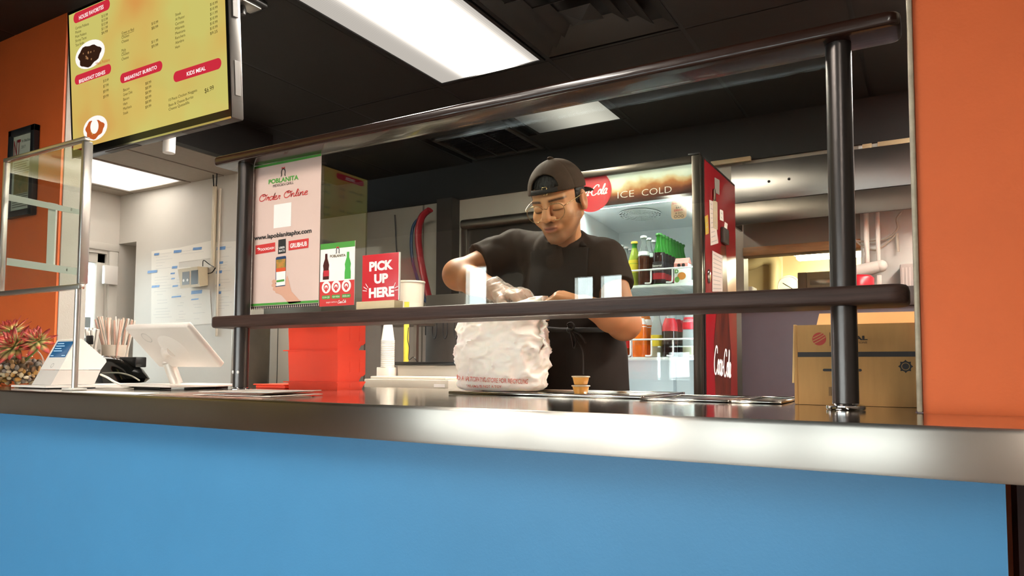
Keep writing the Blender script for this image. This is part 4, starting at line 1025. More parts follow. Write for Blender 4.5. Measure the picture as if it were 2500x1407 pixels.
# cord, conduit
zc0 = P(525, 453, y=YW-.012); zc1 = P(524, 652, y=YW-.012)
b = MB(); b.cbox(zc0[0]-.014, YW-.022, zc1[2], zc0[0]+.012, YW-.001, zc0[2], .003); b.build('conduit', mat('conduit_cream', '#ddd0b6', .45), smooth=40, label='cream square conduit running down the white wall', cat='conduit')
b = MB(); q = P(537, 460, y=YW-.012); b.tube([(q[0], YW-.010, 1.3), (q[0], YW-.010, 2.30)], .008, 10); b.build('wall_pipe', mat('pipe_cream', '#cdc3b2', .5), smooth=40, label='thin cream pipe beside the square conduit', cat='pipe')
b = MB(); b.tube(smooth_line([P(495, 650, y=YW-.06), P(497, 636, y=YW-.04), P(510, 645, y=YW-.02), P(522, 652, y=YW-.026)], 6), .003, 6); b.build('unit_cord', M_BLKPL, smooth=60, label='short black cord above the beige wall unit', cat='cord')
b = MB(); b.tube(smooth_line([P(508, 668, y=YW-.02), P(518, 665, y=YW-.03), P(526, 654, y=YW-.028)], 6), .004, 6); b.build('unit_cord', M_BLKPL, smooth=60, label='thicker black cord right of the beige wall unit', cat='cord')
for k, (u, v) in enumerate(((518, 395), (531, 402))):
    b = MB(); b.tube([P(522+k*6, 455, y=YW-.03), P((u+522+k*6)/2, 425, y=YW-.06), P(u, v, y=YW-.12)], .004, 6); b.build('hanging_wire', M_BLKPL, smooth=60, label=('thin black wire from the conduit to the ceiling on the left', 'thin black wire from the conduit to the ceiling on the right')[k], cat='wire')
# ================================================================ poster on the guard glass
YPo = YG_-.0016
PO = Pl((0, YPo, 0)); a0 = XL_+.006; a1 = PO.px(781, 560)[0]; b0 = PO.px(690, 751)[1]; b1 = 1.704
t = thing('order_poster', 'tall pink order online poster on the guard glass', 'poster', ((a0+a1)/2, YPo, b0))
b = MB(); b.box(a0, YPo+.0001, b0, a1, YPo+.0011, b1); b.build('sheet', mat('poster_pink', '#dcc0b4', .5, var=.015, vscale=12), t)
M_PGRN = mat('print_green', '#4f9a3e', .5); M_PDK = mat('print_charcoal', '#2b2a29', .5); M_PRED2 = mat('print_coral', '#cf3a37', .5)
zg1 = PO.px(694, 396)[1]; zg0 = PO.px(690, 741)[1]
for z, s in ((zg1, 1), (zg0, -1)):
    q = MB(); prect(q, PO, a0, z-.0035, a1, z+.0035, .0006); q.build('green_border', M_PGRN, t)
    q = MB(); n = 34; dx = (a1-a0)/n
    for i in range(n):
        x = a0+i*dx; zz = z+s*.005
        ppoly(q, PO, [(x, zz), (x+dx, zz), (x+dx/2, zz+s*.011)] if s > 0 else [(x+dx, zz), (x, zz), (x+dx/2, zz+s*.011)], .0006)
    tag(q.build('zigzag_border', M_PDK, t), kind='stuff')
def logo(mb_r, mb_k, pl, u, v, hpx, h):
    """arched head of hair with a red bow"""
    a, b_ = pl.px(u, v); s = (pl.px(u, v-hpx)[1]-b_)
    mb_k.mark(); pstroke(mb_k, pl, smooth_line([(a-.36*s, b_-.45*s), (a-.26*s, b_-.30*s), (a-.30*s, b_+.05*s), (a-.18*s, b_+.32*s), (a, b_+.40*s), (a+.18*s, b_+.32*s), (a+.30*s, b_+.05*s), (a+.26*s, b_-.30*s), (a+.36*s, b_-.45*s)], 4), s*.13, h)
    mb_r.mark(); ppoly(mb_r, pl, [(a-.28*s, b_+.38*s), (a, b_+.46*s), (a+.28*s, b_+.38*s), (a+.24*s, b_+.62*s), (a, b_+.54*s), (a-.24*s, b_+.62*s)], h+.0002)
r_ = MB(); k_ = MB(); logo(r_, k_, PO, 692, 421, 21, .0008)
r_.build('logo_bow', M_PRED2, t); k_.build('logo_hair', M_PDK, t)
g_ = MB(); pxtext(g_, PO, 'POBLANITA', 656, 450, 729, 438, 11, .0008, bold=.035); g_.build('name_lettering', M_PGRN, t)
k_ = MB(); pxtext(k_, PO, 'MEXICAN GRILL', 667, 458, 717, 449, 7, .0008); k_.build('name_lettering', M_PDK, t)
k_ = MB(); pxtext(k_, PO, 'www.lapoblanitaphx.com', 621, 587, 761, 568, 11, .0008, bold=.03); k_.build('web_lettering', M_PDK, t)
r_ = MB(); pscript(r_, PO, 'Order', 632, 493, 684, 486, 9.5, 2.0, .0008, m=0); pscript(r_, PO, 'Online', 692, 484, 751, 475, 9.5, 2.0, .0008); build_each(r_, 'script_lettering', M_PRED2, t)
# white code panel (left plain)
q = MB(); a, b_ = PO.px(668, 558); c, d = PO.px(712, 494); prect(q, PO, a, b_, c, d, .0005); q.build('code_panel', M_PRW, t)
def badge(quad, m, txt, u0, v0, u1, v1, cap, bold=.02):
    q = MB(); ppoly(q, PO, [PO.px(u, v) for u, v in quad], .0006); p_ = q.build('service_badge', m, t)
    for i, (s, du0, dv0, du1, dv1) in enumerate(txt):
        q = MB(); pxtext(q, PO, s, u0+du0, v0+dv0, u1+du1, v1+dv1, cap, .0010, bold=bold); q.build('badge_lettering', M_PRW, p_)
    return p_
p_ = badge([(624, 622), (672, 614), (672, 592), (624, 600)], M_PRED2, [('DOORDASH', 0, 0, 0, 0)], 637, 613, 670, 608, 6)
q = MB(); ppoly(q, PO, [PO.px(u, v) for u, v in ((627, 608), (632, 605), (636, 607), (635, 611), (630, 612), (634, 609))], .0010); q.build('badge_mark', M_PRW, p_)
badge([(679, 621), (698, 618), (698, 583), (680, 586)], M_PDK, [('UBER', 0, 0, 0, 0), ('EATS', 0, 8, 0, 8)], 682, 608, 696, 606, 5)
p_ = badge([(705, 612), (753, 605), (754, 582), (705, 589)], M_PRED2, [('GRUBHUB', 0, 0, 0, 0)], 709, 606, 750, 600, 11, .03)
# printed hand holding a phone
M_SKINP = mat('print_skin', '#d9a58c', .5)
def pxpoly(pl, pts, h, m, name, par):
    q = MB(); ppoly(q, pl, [pl.px(u, v) for u, v in pts], h); return q.build(name, m, par)
pxpoly(PO, [(668, 700), (671, 685), (676, 700), (690, 700), (699, 680), (702, 672), (706, 690), (712, 712), (736, 738), (706, 742), (688, 722), (674, 714)], .0006, M_SKINP, 'printed_hand', t)
ph = pxpoly(PO, [(673, 701), (697, 698), (699, 627), (697, 625), (676, 628), (674, 631)], .0009, mat('print_phone', '#1f3a5f', .5), 'printed_phone', t)
pxpoly(PO, [(675, 656), (698, 653), (698, 632), (675, 635)], .0012, mat('print_burger', '#6a7a3a', .5, col2='#d98a3c', vscale=60), 'phone_photo', ph)
pxpoly(PO, [(675, 665), (698, 662), (698, 653), (675, 656)], .0012, mat('print_orange', '#d8562c', .5), 'phone_band', ph)
pxpoly(PO, [(675, 699), (697, 696), (698, 662), (675, 665)], .0012, M_PRW, 'phone_page', ph)
pxpoly(PO, [(676, 690), (695, 687), (695, 682), (676, 685)], .0015, M_PGRN, 'phone_button', ph)
for u, v in ((668, 688), (667, 697), (670, 706), (676, 712)):
    a, b_ = PO.px(u, v); q = MB(); pdisc(q, PO, a+.004, b_, .010, .0014, .006, n=14); q.build('printed_finger', M_SKINP, t)

# ================================================================ small code card in a clear holder
YCd = 1.425; CP = Pl((0, YCd, 0)); a0, b1 = CP.px(783, 597); a1 = CP.px(867, 590)[0]; b0 = CP.px(822, 747)[1]
t = thing('code_card', 'small white and red drinks offer card in a clear holder', 'card', ((a0+a1)/2, YCd, 1.2485))
bx('clear_stand', thin_glass('clear_plastic', '#f4f4f0', 1.4), a0+.005, YCd+.0015, 1.2485, a1-.005, YCd+.012, b0+.03, t)
b = MB(); b.box(a0, YCd, b0, a1, YCd+.0012, b1); b.build('sheet', M_PRW, t)
z1 = CP.px(826, 606)[1]; z2 = CP.px(824, 686)[1]
q = MB(); prect(q, CP, a0, z1, a1, b1, .0004); q.build('green_band', M_PGRN, t)
q = MB(); prect(q, CP, a0, b0, a1, z2, .0004); rp = q.build('red_band', M_PRED2, t)
r_ = MB(); k_ = MB(); logo(r_, k_, CP, 825, 612, 16, .0008); r_.build('logo_bow', M_PRED2, t); k_.build('logo_hair', M_PDK, t)
k_ = MB(); pxtext(k_, CP, 'POBLANITA', 806, 629, 844, 626, 6, .0006, bold=.03); k_.build('name_lettering', mat('print_olive', '#6a5c34', .5), t)
def bottle_print(pl, u, vt, vb, w, m, par, h=.0006):
    a, bt = pl.px(u, vt); _, bb = pl.px(u, vb); s = bt-bb; wd = abs(pl.px(u+w, vt)[0]-a)
    prof = [(.0, .5), (.25, .5), (.4, .42), (.55, .5), (.68, .36), (.8, .2), (1, .18)]
    q = MB(); ppoly(q, pl, [(a-k*wd, bb+f*s) for f, k in prof]+[(a+k*wd, bb+f*s) for f, k in prof[::-1]], h); return q.build('printed_bottle', m, par)
pb = bottle_print(CP, 797, 620, 683, 15, mat('print_cola', '#4a1810', .4), t); bottle_print(CP, 850, 615, 681, 15, mat('print_lime', '#4fae4a', .4), t)
q = MB(); a, b_ = CP.px(797, 668); prect(q, CP, a-.010, b_-.008, a+.010, b_+.008, .001); q.build('bottle_label', M_PRR, pb)
for k, (u, v) in enumerate(((797, 702), (821, 700), (846, 698))):
    a, b_ = CP.px(u, v); q = MB(); pdisc(q, CP, a, b_, .0165, .0008); d_ = q.build('step_disc', M_PRW, rp)
    q = MB(); pring(q, CP, a, b_, .006, .0095, .0011, n=16); prect(q, CP, a-.003, b_-.012, a+.003, b_, .0012); q.build('step_icon', M_PRED2, d_).parent = rp
    q = MB(); prr(q, CP, a-.0155, b_-.032, a+.0155, b_-.022, .003, .0008); q.build('step_pill', M_PGRN, rp)
    q = MB(); ptext(q, CP, ('SCAN QR', 'VIEW MENU', 'ORDER & PAY')[k], a, b_-.0295, .0011, size=.005, width=.026, align='C'); q.build('step_lettering', M_PRW, rp)
q = MB(); pxtext(q, CP, 'ENJOY WITH A', 797, 741, 823, 739, 3.6, .0008); q.build('offer_lettering', M_PRW, rp)
q = MB(); pscript(q, CP, 'Coca-Cola', 825, 741, 845, 739, 4, 1.1, .0008); q.build('script_lettering', M_PRW, rp)

# ================================================================ pick up sign
KP = Pl((0, 1.425, 0)); quad = [(885, 738), (975, 732), (972, 616), (882, 624)]
a0 = KP.px(884, 680)[0]; a1 = KP.px(973, 680)[0]; b1 = (KP.px(882, 624)[1]+KP.px(972, 616)[1])/2; b0 = (KP.px(885, 738)[1]+KP.px(975, 732)[1])/2
t = thing('pickup_sign', 'red pick up here sign on a pale block', 'sign', ((a0+a1)/2, 1.425, 1.2485))
bx('panel', mat('sign_red', '#cd2f38', .35), a0, 1.425, b0, a1, 1.430, b1, t, r=.0012)
bx('edge', M_PRW, a1+.0001, 1.4248, b0, a1+.0022, 1.4302, b1, t)
xb0 = KP.px(878, 745)[0]
bx('block', mat('pale_wood', '#cdb892', .55, var=.06, vscale=20), xb0, 1.412, 1.2485, a1-.002, 1.447, b0-.0006, t, r=.0015)
q = MB()
pxtext(q, KP, 'PICK', 902, 662, 960, 656, 22, .0008, bold=.05); pxtext(q, KP, 'UP', 914, 692, 948, 689, 22, .0008, bold=.05); pxtext(q, KP, 'HERE', 901, 727, 963, 722, 23, .0008, bold=.05)
build_each(q, 'lettering', M_PRW, t)
for (u0, v0, u1, v1) in ((893, 693), (899, 702), (888, 700), (898, 707), (886, 709), (896, 711), (957, 698), (964, 689), (961, 703), (971, 698), (962, 709), (972, 707)) and [((893, 693, 899, 703)), ((888, 701, 897, 707)), ((886, 710, 896, 711)), ((962, 700, 966, 690)), ((964, 704, 972, 699)), ((964, 709, 972, 708))]:
    q = MB(); pstroke(q, KP, [KP.px(u0, v0), KP.px(u1, v1)], .0016, .0008); q.build('ray_mark', M_PRW, t)

# ================================================================ red bins
M_BIN = mat('red_bin_plastic', '#ff5138', .35, trans=.05, sss=.0, spec=.4)
YBn0, YBn1 = 1.70, 1.86
def bin_(vtop, vbot, label, lip=True, top=False):
    T = lambda u, v: P(u, v, y=YBn0)
    zt_ = T(765, vtop)[2]; zb_ = T(765, vbot)[2]; x0 = T(705, vtop)[0]; x1 = float(T(824, (vtop+vbot)/2)[0]); H_ = zt_-zb_
    y1 = float(P(893, vtop, x=x1)[1]); y2 = float(P(876, vbot, x=x1)[1]); y0 = YBn0
    t = thing('storage_bin', label, 'storage bin', ((x0+x1)/2, (y0+y1)/2, zb_))
    pr = [(y0+.004, zb_), (y2, zb_), (y2+.012, zb_+H_*.16), (y1-.008, zb_+H_*.18), (y1, zb_+H_*.24), (y1-.004, zt_), (y0, zt_)] if lip else [(y0+.002, zb_), (y1-.02, zb_), (y1-.003, zt_), (y0, zt_)]
    n = len(pr); vs = [(x0+(.003 if z < zt_ else 0), y, z) for y, z in pr]+[(x1-(.003 if z < zt_ else 0), y, z) for y, z in pr]
    b = MB(); b.add(vs, [tuple(range(n)), tuple(range(n, 2*n))[::-1]]+[(i+1, i, n+i, n+i+1) for i in range(n-2)]+[(0, n-1, 2*n-1, n)])
    o = b.build('body', M_BIN, t); md = o.modifiers.new('wall', 'SOLIDIFY'); md.thickness = .0022
    xr0 = T(694, vtop)[0]
    b = MB()
    for q in ((xr0, y0-.005, x1+.001, y0+.002), (xr0, y0+.002, x0+.004, y1-.004), (x1-.002, y0+.002, x1+.0015, y1-.004)): b.mark(); b.box(q[0], q[1], zt_-.004, q[2], q[3], zt_-.0005)
    build_each(b, 'rim', M_BIN, t)
    for f in (.45, .8):
        ym = y0+(y1-y0)*f; b = MB(); b.cbox(x1-.0015, ym-.004, zb_+H_*.28, x1+.0012, ym+.004, zt_-.005, .0008); b.build('rib', M_BIN, t)
    return t
bin_(779, 853.5, 'topmost red plastic storage bin in the stack under the rail', top=True)
bin_(854, 931.5, 'middle red plastic storage bin in the stack under the rail')
bin_(932, 951, 'lowest red plastic bin of the stack, mostly hidden', lip=False)
x0 = P(626, 948, y=1.72)[0]; x1 = P(703, 948, y=1.72)[0]
t = thing('red_tray', 'flat red tray lying left of the bin stack', 'tray', ((x0+x1)/2, 1.76, ZC))
b = MB(); b.cbox(x0+.008, 1.71, ZC+.0005, x1-.004, 1.84, ZC+.010, .002); b.build('tray_base', M_BIN, t, smooth=40)
b = MB(); b.cbox(x0, 1.705, ZC+.0102, x1-.003, 1.845, ZC+.014, .0015); b.build('tray_rim', M_BIN, t, smooth=40)

# ================================================================ steel cabinet left of the bins
YQ2 = 2.35
xa, xb_, xc = (float(P(u, 860, y=YQ2)[0]) for u in (566, 658, 712))
t = thing('steel_cabinet', 'tall dark steel cabinet standing behind the left rail post', 'cabinet', ((xa+xc)/2, YQ2+.2, 0))
bx('side_panel', mat('dull_steel', '#6b6257', .3, .9, var=.2, vscale=4), xa+.10, YQ2, 0.02, xb_-.001, YQ2+.45, 1.33, t, r=.004)
bx('corner_strip', M_STEELR, xa, YQ2-.004, .02, xa+.099, YQ2+.40, 1.33, t, r=.003)
bx('grey_door', mat('grey_enamel', '#8d857a', .45), xb_, YQ2-.002, .06, xc, YQ2+.4, 1.32, t, r=.006)
bx('door_gap', M_BLACK, xb_+.055, YQ2-.0035, .08, xb_+.058, YQ2-.0021, 1.28, t)

# ================================================================ back table with small kitchen things
ZT2 = .985
t = thing('prep_table', 'steel prep table behind the serving counter', 'table', (-2.0, 2.8, 0))
bx('table_top', M_STEELR, -2.46, 2.48, ZT2-.03, -1.62, 3.10, ZT2, t, r=.004)
for x in (-2.42, -1.66):
    for y in (2.52, 3.06): MB().lathe([(.02, 0), (.02, ZT2-.031)], (x, y, 0), 12).build('leg', M_STEELR, t, smooth=40)
def X_(u, y): return float(P(u, 900, y=y)[0])
def Z_(v, u, y): return float(P(u, v, y=y)[2])
y = 2.52; x0, x1 = X_(889, y), X_(1095, y)
t = thing('white_dispenser', 'low cream metal box on the back table beside the bag', 'box', ((x0+x1)/2, y, ZT2))
bx('body', mat('cream_metal', '#c9c0b0', .4, .2), x0, y, ZT2+.0005, x1, y+.16, Z_(927, 990, y), t, r=.004)
bx('lid', mat('cream_lid', '#dad2c4', .35), x0+.02, y+.02, Z_(927, 990, y)+.0005, x1-.03, y+.15, Z_(920, 990, y), t, r=.003)
bx('tag', M_PRW, X_(1060, y), y-.0012, Z_(946, 1070, y), X_(1087, y), y-.0002, Z_(938, 1070, y), t)
y = 2.74; x0, x1 = X_(966, y), X_(1128, y)
t = thing('sealing_machine', 'stainless box with a black top on the back table', 'appliance', ((x0+x1)/2, y, ZT2))
zt_ = Z_(892, 1040, y)
bx('body', mat('bright_steel', '#bdb5a8', .4, .4), x0+.01, y, ZT2+.0005, x1, y+.25, zt_, t, r=.004)
bx('black_top', M_BLKPL, x0, y-.01, zt_+.0005, x1, y+.26, Z_(884, 1040, y), t, r=.003)
# foam cups, one inside the other
y = 2.715; xc_ = X_(946, y); r0 = (X_(965, y)-X_(933, y))*.5*.82
zb_ = Z_(897, 949, y)
t = thing('cup_rack', 'pale block under the foam cup stack', 'stand', (xc_, y, ZT2))
bx('block', mat('cream_lid', '#dad2c4', .35), xc_-r0*1.3, y-.03, ZT2+.0005, xc_+r0*1.0, y+.03, zb_-.0005, t, r=.003)
cm = MB(); cm.lathe([(r0*.98, 0), (r0, .002), (r0, .006), (r0*.96, .007), (r0*.62, .085), (r0*.58, .088), (.0001, .088)], (0, 0, 0), 24)
cup0 = cm.build('foam_cup', mat('foam_white', '#e3ddd2', .6), smooth=40, loc=(0, 0, 0), label='white foam cup in the upside down stack on the back table', cat='cup', group='foam cups in one stack')
cup0.location = (xc_, y, zb_)
for k in range(1, 15): copy_tree(cup0, None, (xc_, y, zb_+k*.0088))
y = 2.80; xy = X_(991, y)
b = MB(); b.lathe([(.013, Z_(884, 991, y)+.001), (.013, 1.42)], (xy, y, 0), 16); b.build('yellow_tube', mat('yellow_plastic', '#d8c645', .4), smooth=40, label='upright yellow tube standing on the steel box', cat='tube')
b = MB(); b.tube(smooth_line([P(997, 800, y=2.78), P(995, 828, y=2.77), P(999, 850, y=2.78), P(998, 878, y=2.78), P(1010, 872, y=2.78), P(1018, 884, y=2.78)], 6), .0018, 6); b.build('thin_cord', M_BLKPL, smooth=60, label='thin black cord hanging beside the yellow tube', cat='cord')
# dark panel with hanging ladles
y = 3.22; x0, x1 = X_(1038, y), X_(1140, y)
t = thing('utensil_panel', 'dark steel panel behind the hanging utensils', 'panel', ((x0+x1)/2, y, ZT2))
bx('panel', mat('panel_steel', '#57504a', .4, .7, var=.12, vscale=5), x0, y, ZT2-.4, x1, y+.02, 1.50, t, r=.003)
bx('rail', M_BLKPL, x0+.02, y-.05, Z_(790, 1080, y), x1-.01, y-.03, Z_(783, 1080, y), t, r=.004)
for k, u in enumerate((1042, 1064, 1090, 1117)):
    zt_ = Z_(786, u, y-.04); zb_ = Z_(828, u, y-.04); x = X_(u, y-.04)
    b = MB(); w = .013; b.tube(smooth_line([(x-w, y-.055, zt_), (x-w, y-.055, zb_+.03), (x, y-.055, zb_), (x+w, y-.055, zb_+.03), (x+w, y-.055, zt_)], 4) if k else [(x, y-.055, zt_), (x, y-.055, zb_+.02)], .0032, 8)
    b.build('hanging_tongs', M_BLKPL, smooth=60, label=('single black rod hanging at the left end of the utensil rail', 'pair of black tongs hanging second on the utensil rail', 'pair of black tongs hanging third on the utensil rail', 'pair of black tongs hanging next to the plastic bag')[k], cat='tongs')
# white bucket
y = 3.02; xb2 = X_(1000, y); rr = .075; zb_ = Z_(748, 1005, y)
t = thing('white_bucket', 'white plastic bucket behind the pick up sign', 'bucket', (xb2, y, zb_-.08))
bx('shelf', M_STEELR, xb2-.20, y-.14, zb_-.10, xb2+.06, y+.14, zb_-.0805, t)
for sx in (-.19, .03):
    bx('bracket', M_STEELR, xb2+sx, y-.01, ZT2+.0005, xb2+sx+.02, y+.01, zb_-.1005, t)
b = MB(); b.lathe([(rr*.86, zb_-.08), (rr, Z_(692, 1005, y)), (rr*1.04, Z_(692, 1005, y)), (rr*1.04, Z_(688, 1005, y)), (rr*.96, Z_(688, 1005, y)), (rr*.84, zb_-.07), (.0001, zb_-.07)], (xb2, y, 0), 32); b.build('pail', mat('pail_white', '#cfc6b8', .45), t, smooth=50)
# hoses and cord on the back wall
y = 4.24
b = MB(); b.tube(smooth_line([P(1050, 512, y=y), P(1030, 530, y=y), P(1021, 570, y=y), P(1025, 620, y=y), P(1036, 680, y=y), P(1050, 740, y=y), P(1062, 800, y=y), np.array([float(P(1066, 900, y=y)[0]), y, .05])], 6), .036, 14, flat=.5); b.build('red_hose', mat('red_rubber', '#8e1f28', .4), smooth=60, label='thick dark red hose curving down the back wall', cat='hose')
b = MB(); b.tube(smooth_line([P(1030, 528, y=y+.03), P(1010, 550, y=y+.02), P(1004, 590, y=y), P(1008, 640, y=y), P(1022, 690, y=y-.05), P(1036, 730, y=y-.06), P(1048, 800, y=y-.06), np.array([float(P(1050, 900, y=y-.06)[0]), y-.06, .013])], 6), .012, 10); b.build('blue_hose', mat('blue_rubber', '#27405f', .4), smooth=60, label='thin blue hose beside the red hose', cat='hose')
b = MB(); b.tube(smooth_line([P(964, 525, y=YB-.02), P(966, 560, y=YB-.012), P(968, 610, y=YB-.012), P(978, 690, y=YB-.012)], 6), .006, 6); b.build('hanging_cable', M_BLKPL, smooth=60, label='dark cord hanging down the grey back wall', cat='cable')

# ================================================================ hood, pipes and back room things
YH = 4.20; xh0, xh1 = -.99, 1.5
t = thing('range_hood', 'long stainless steel exhaust hood at the back right', 'range hood', (.2, 4.3, 1.92))
M_HOOD = mat('hood_steel', '#857e79', .30, 1.0, bump=.55, bscale=2.2, var=.08, vscale=3)
b = MB(); b.cbox(xh0, YH, 2.05, xh1, YH+.012, 2.27, .002); b.build('front_panel', M_HOOD, t, smooth=40)
b = MB(); b.cbox(xh0, YH+.004, 1.925, xh1, YH+.016, 2.0495, .002); b.build('lower_band', mat('hood_steel_dull', '#6b6259', .34, 1.0, bump=.35, bscale=4), t, smooth=40)
b = MB(); b.box(xh0, YH+.013, 2.262, xh1, YH+.228, 2.272); b.build('top_plate', M_STEELR, t)
for sx in (xh0, xh1-.01): bx('end_plate', M_STEELR, sx, YH+.017, 1.925, sx+.01, YH+.229, 2.261, t)
for (u, v) in ((1877, 443), (1926, 437)):
    q = P(u, v, y=YH-.002); b = MB(); b.ball(q, (.008, .004, .008), 10, 6); b.build('rivet', M_BLKPL, t, smooth=60)
for (u0, u1, v) in ((1735, 1832, 393), (2105, 2128, 357), (2142, 2228, 347)):
    y = YB-.05; x0, x1 = float(P(u0, v, y=y)[0]), float(P(u1, v, y=y)[0]); z = float(P((u0+u1)/2, v, y=y)[2])
    struct('trim_11', MB().cbox(x0, y, z-.014, x1, YB-.021, z+.014, .002), mat('strip_cream', '#a89472', .5), smooth=40, label='cream strip above the steel hood')
M_PIPE = mat('white_pipe', '#d9d3c8', .4)
y = 4.36
for k, (u, v1) in enumerate(((2116, 655), (2144, 640))):
    x = float(P(u, 600, y=y)[0]); z1 = float(P(u, v1, y=y)[2])
    b = MB(); b.lathe([(.0135-.003*k, z1), (.0135-.003*k, 1.99)], (x, y, 0), 14); b.build('vertical_pipe', M_PIPE, smooth=40, label=('thicker white pipe hanging from the hood beside the right post', 'thinner white pipe hanging from the hood right of the thicker one')[k], cat='pipe')
pa, pb_ = P(2070, 668, y=y), P(2150, 650, y=y)
b = MB(); b.tube([pa, P(2118, 658, y=y), pb_], [.036, .036, .032], 16); b.ball(pb_, .034, 14, 8); b.build('insulated_pipe', mat('insulation_white', '#dcd6cb', .7, bump=.5, bscale=30), smooth=60, label='fat white insulated pipe below the two hanging pipes', cat='pipe')
b = MB(); x = float(P(2147, 690, y=y)[0]); b.cbox(x-.012, y-.01, 1.50, x+.012, y+.01, float(P(2147, 672, y=y)[2]), .003); b.build('pipe_bracket', M_PIPE, smooth=40, label='short white bracket under the insulated pipe', cat='bracket')
for k, pts in enumerate(([(2085, 588), (2120, 590), (2165, 582), (2190, 560), (2189, 535), (2200, 518)], [(2085, 584), (2110, 604), (2142, 610), (2175, 585), (2188, 570)], [(2190, 570), (2193, 615)])):
    b = MB(); b.tube(smooth_line([P(u, v, y=YB-.03) for u, v in pts], 5), .006 if k < 2 else .008, 6); b.build('wall_cable', mat('cable_cream', '#b5ab9a', .5), smooth=60, label=('cream cable looping up to the hood on the pale wall', 'slack grey cable drooping between the hanging pipes', 'short pale cable end hanging on the pale wall')[k], cat='cable')
q0 = P(2198, 705, y=YB-.1); q1 = P(2245, 642, y=YB-.1)
t = thing('towel_dispenser', 'pale grey box on the wall beside the orange wall edge', 'dispenser', (q0[0], YB-.1, q0[2]-.05))
bx('body', mat('dispenser_grey', '#b8aea6', .4), q0[0], YB-.10, q0[2]-.05, q0[0]+.40, YB, q1[2], t, r=.008)
for k in range(9): bx('rib', mat('dispenser_rib', '#cdc3bb', .4), q0[0]+.012+k*.016, YB-.1015, q0[2]-.045, q0[0]+.018+k*.016, YB-.1002, q1[2]-.02, t)
y = 4.20; q = P(2112, 693, y=y)
b = MB(); b.lathe([(.075, 1.501), (.075, q[2]+.008), (.06, q[2]+.022), (.0001, q[2]+.026)], (q[0]-.02, y-.18, 0), 28); b.build('round_red_tub', mat('red_gloss', '#b31f2c', .3), smooth=50, label='round red tub on the dark ledge behind the right post', cat='tub')
# back room
y = 6.33; q = P(1926, 700, y=y)
t = thing('wall_clock', 'round white dial on the back room wall', 'clock', (q[0], y, q[2]-.09))
Mx = Matrix.Rotation(math.pi/2, 4, 'X')
b = MB(); b.lathe([(.0001, -.02), (.088, -.02), (.092, -.01), (.092, .015), (.082, .024), (.080, .018), (.0001, .018)], tuple(q), 36, M=Mx); b.build('case', M_WHITE, t, smooth=40)
CK = Pl((q[0], y-.019, q[2])); b = MB(); pdisc(b, CK, 0, 0, .078, .0005, n=36); b.build('dial', mat('dial_cream', '#ece3cf', .5), t)
b = MB(); pstroke(b, CK, [(-.045, .03), (.05, -.035)], .006, .002); b.build('hand', M_PRK, t)
y = 4.95; x0, x1 = X_(1951, y), X_(2060, y); z0, z1 = float(P(2000, 712, y=y)[2]), float(P(2000, 663, y=y)[2])
t = thing('food_warmer', 'stainless appliance with a name plate in the back room', 'appliance', ((x0+x1)/2, y, 1.2))
bx('side', mat('warm_steel', '#8d7a66', .4, .2), x0, y, 1.2, x0+.055, y+.35, z1, t, r=.004)
bx('front', mat('warm_steel2', '#b7a792', .4, .2), x0+.056, y-.004, 1.2, x1, y+.35, z1-.002, t, r=.004)
bx('name_plate', mat('plate_grey', '#a39582', .3, .8), x0+.075, y-.0065, z1-.085, x0+.20, y-.0045, z1-.045, t, r=.001)
bx('stand', M_STEELR, x0, y, 0, x1, y+.36, 1.198, t)
y = 4.62; x0, x1 = X_(1790, y), X_(1826, y); zz = float(P(1810, 708, y=y)[2])
t = thing('paper_stack', 'white cartons on the pass through behind the fridge', 'cartons', ((x0+x1)/2, y, 0))
bx('pedestal', M_STEELR, x0, y, 0, x1, y+.2, zz-.09, t)
bx('carton', M_WHITE, x0, y+.01, zz-.0895, x1-.03, y+.15, zz+.045, t, r=.003)
bx('carton', mat('carton_grey', '#c9c6c2', .5), x1-.028, y+.01, zz-.0895, x1+.03, y+.15, zz+.02, t, r=.003)
y = 6.35
b = MB(); b.tube(smooth_line([P(1800, 650, y=y), P(1835, 645, y=y), P(1865, 632, y=y), P(1890, 640, y=y), P(1892, 670, y=y), P(1892, 740, y=y)], 5), .05, 12); b.build('duct_pipe', mat('duct_cream', '#d3c195', .5), smooth=60, label='bent cream duct on the back room wall', cat='duct')
y = 5.3
b = MB(); b.cbox(X_(1800, y), y, 0.0005, X_(1812, y), y+.05, 2.0, .004); b.build('door_edge', mat('door_edge_brown', '#5b4a33', .5), smooth=40, label='dark upright beside the fridge in the back room', cat='upright')

# ================================================================ cardboard box on the counter
YX = 1.60
M_CARD = mat('cardboard', '#b98b54', .75, var=.10, vscale=14, stretch=(3, 1, .4)); M_CARDL = mat('cardboard_inside', '#e0ba7c', .75, var=.05)
x0, zt_ = P(1934, 795, y=YX)[0], P(1934, 795, y=YX)[2]; x1 = .21
t = thing('cardboard_box', 'open brown cardboard box standing by the orange wall', 'box', ((x0+x1)/2, YX+.15, ZC))
th = .004; zb_ = ZC+.0006
bx('front_panel', M_CARD, x0+.010, YX, zb_, x1, YX+th, zt_, t)
bx('back_panel', M_CARD, x0+.010, YX+.30, zb_, x1, YX+.30+th, zt_, t)
bx('side_panel', M_CARD, x0+.002, YX+.002, zb_, x0+.0095, YX+.30, zt_+.001, t, r=.002)
bx('side_panel', M_CARD, x1+.0005, YX+.002, zb_, x1+.006, YX+.30, zt_+.001, t)
bx('base_panel', M_CARD, x0+.011, YX+th+.0005, zb_, x1-.001, YX+.299, zb_+.004, t)
b = MB(); zt2 = P(1945, 770, y=YX+.30)[2]; b.prism([(x0+.004, YX+.305, zt_+.001), (x1, YX+.305, zt_+.001), (x1, YX+.325, zt2), (x0+.012, YX+.325, zt2+.004)], (0, .004, 0)); b.build('back_flap', M_CARDL, t)
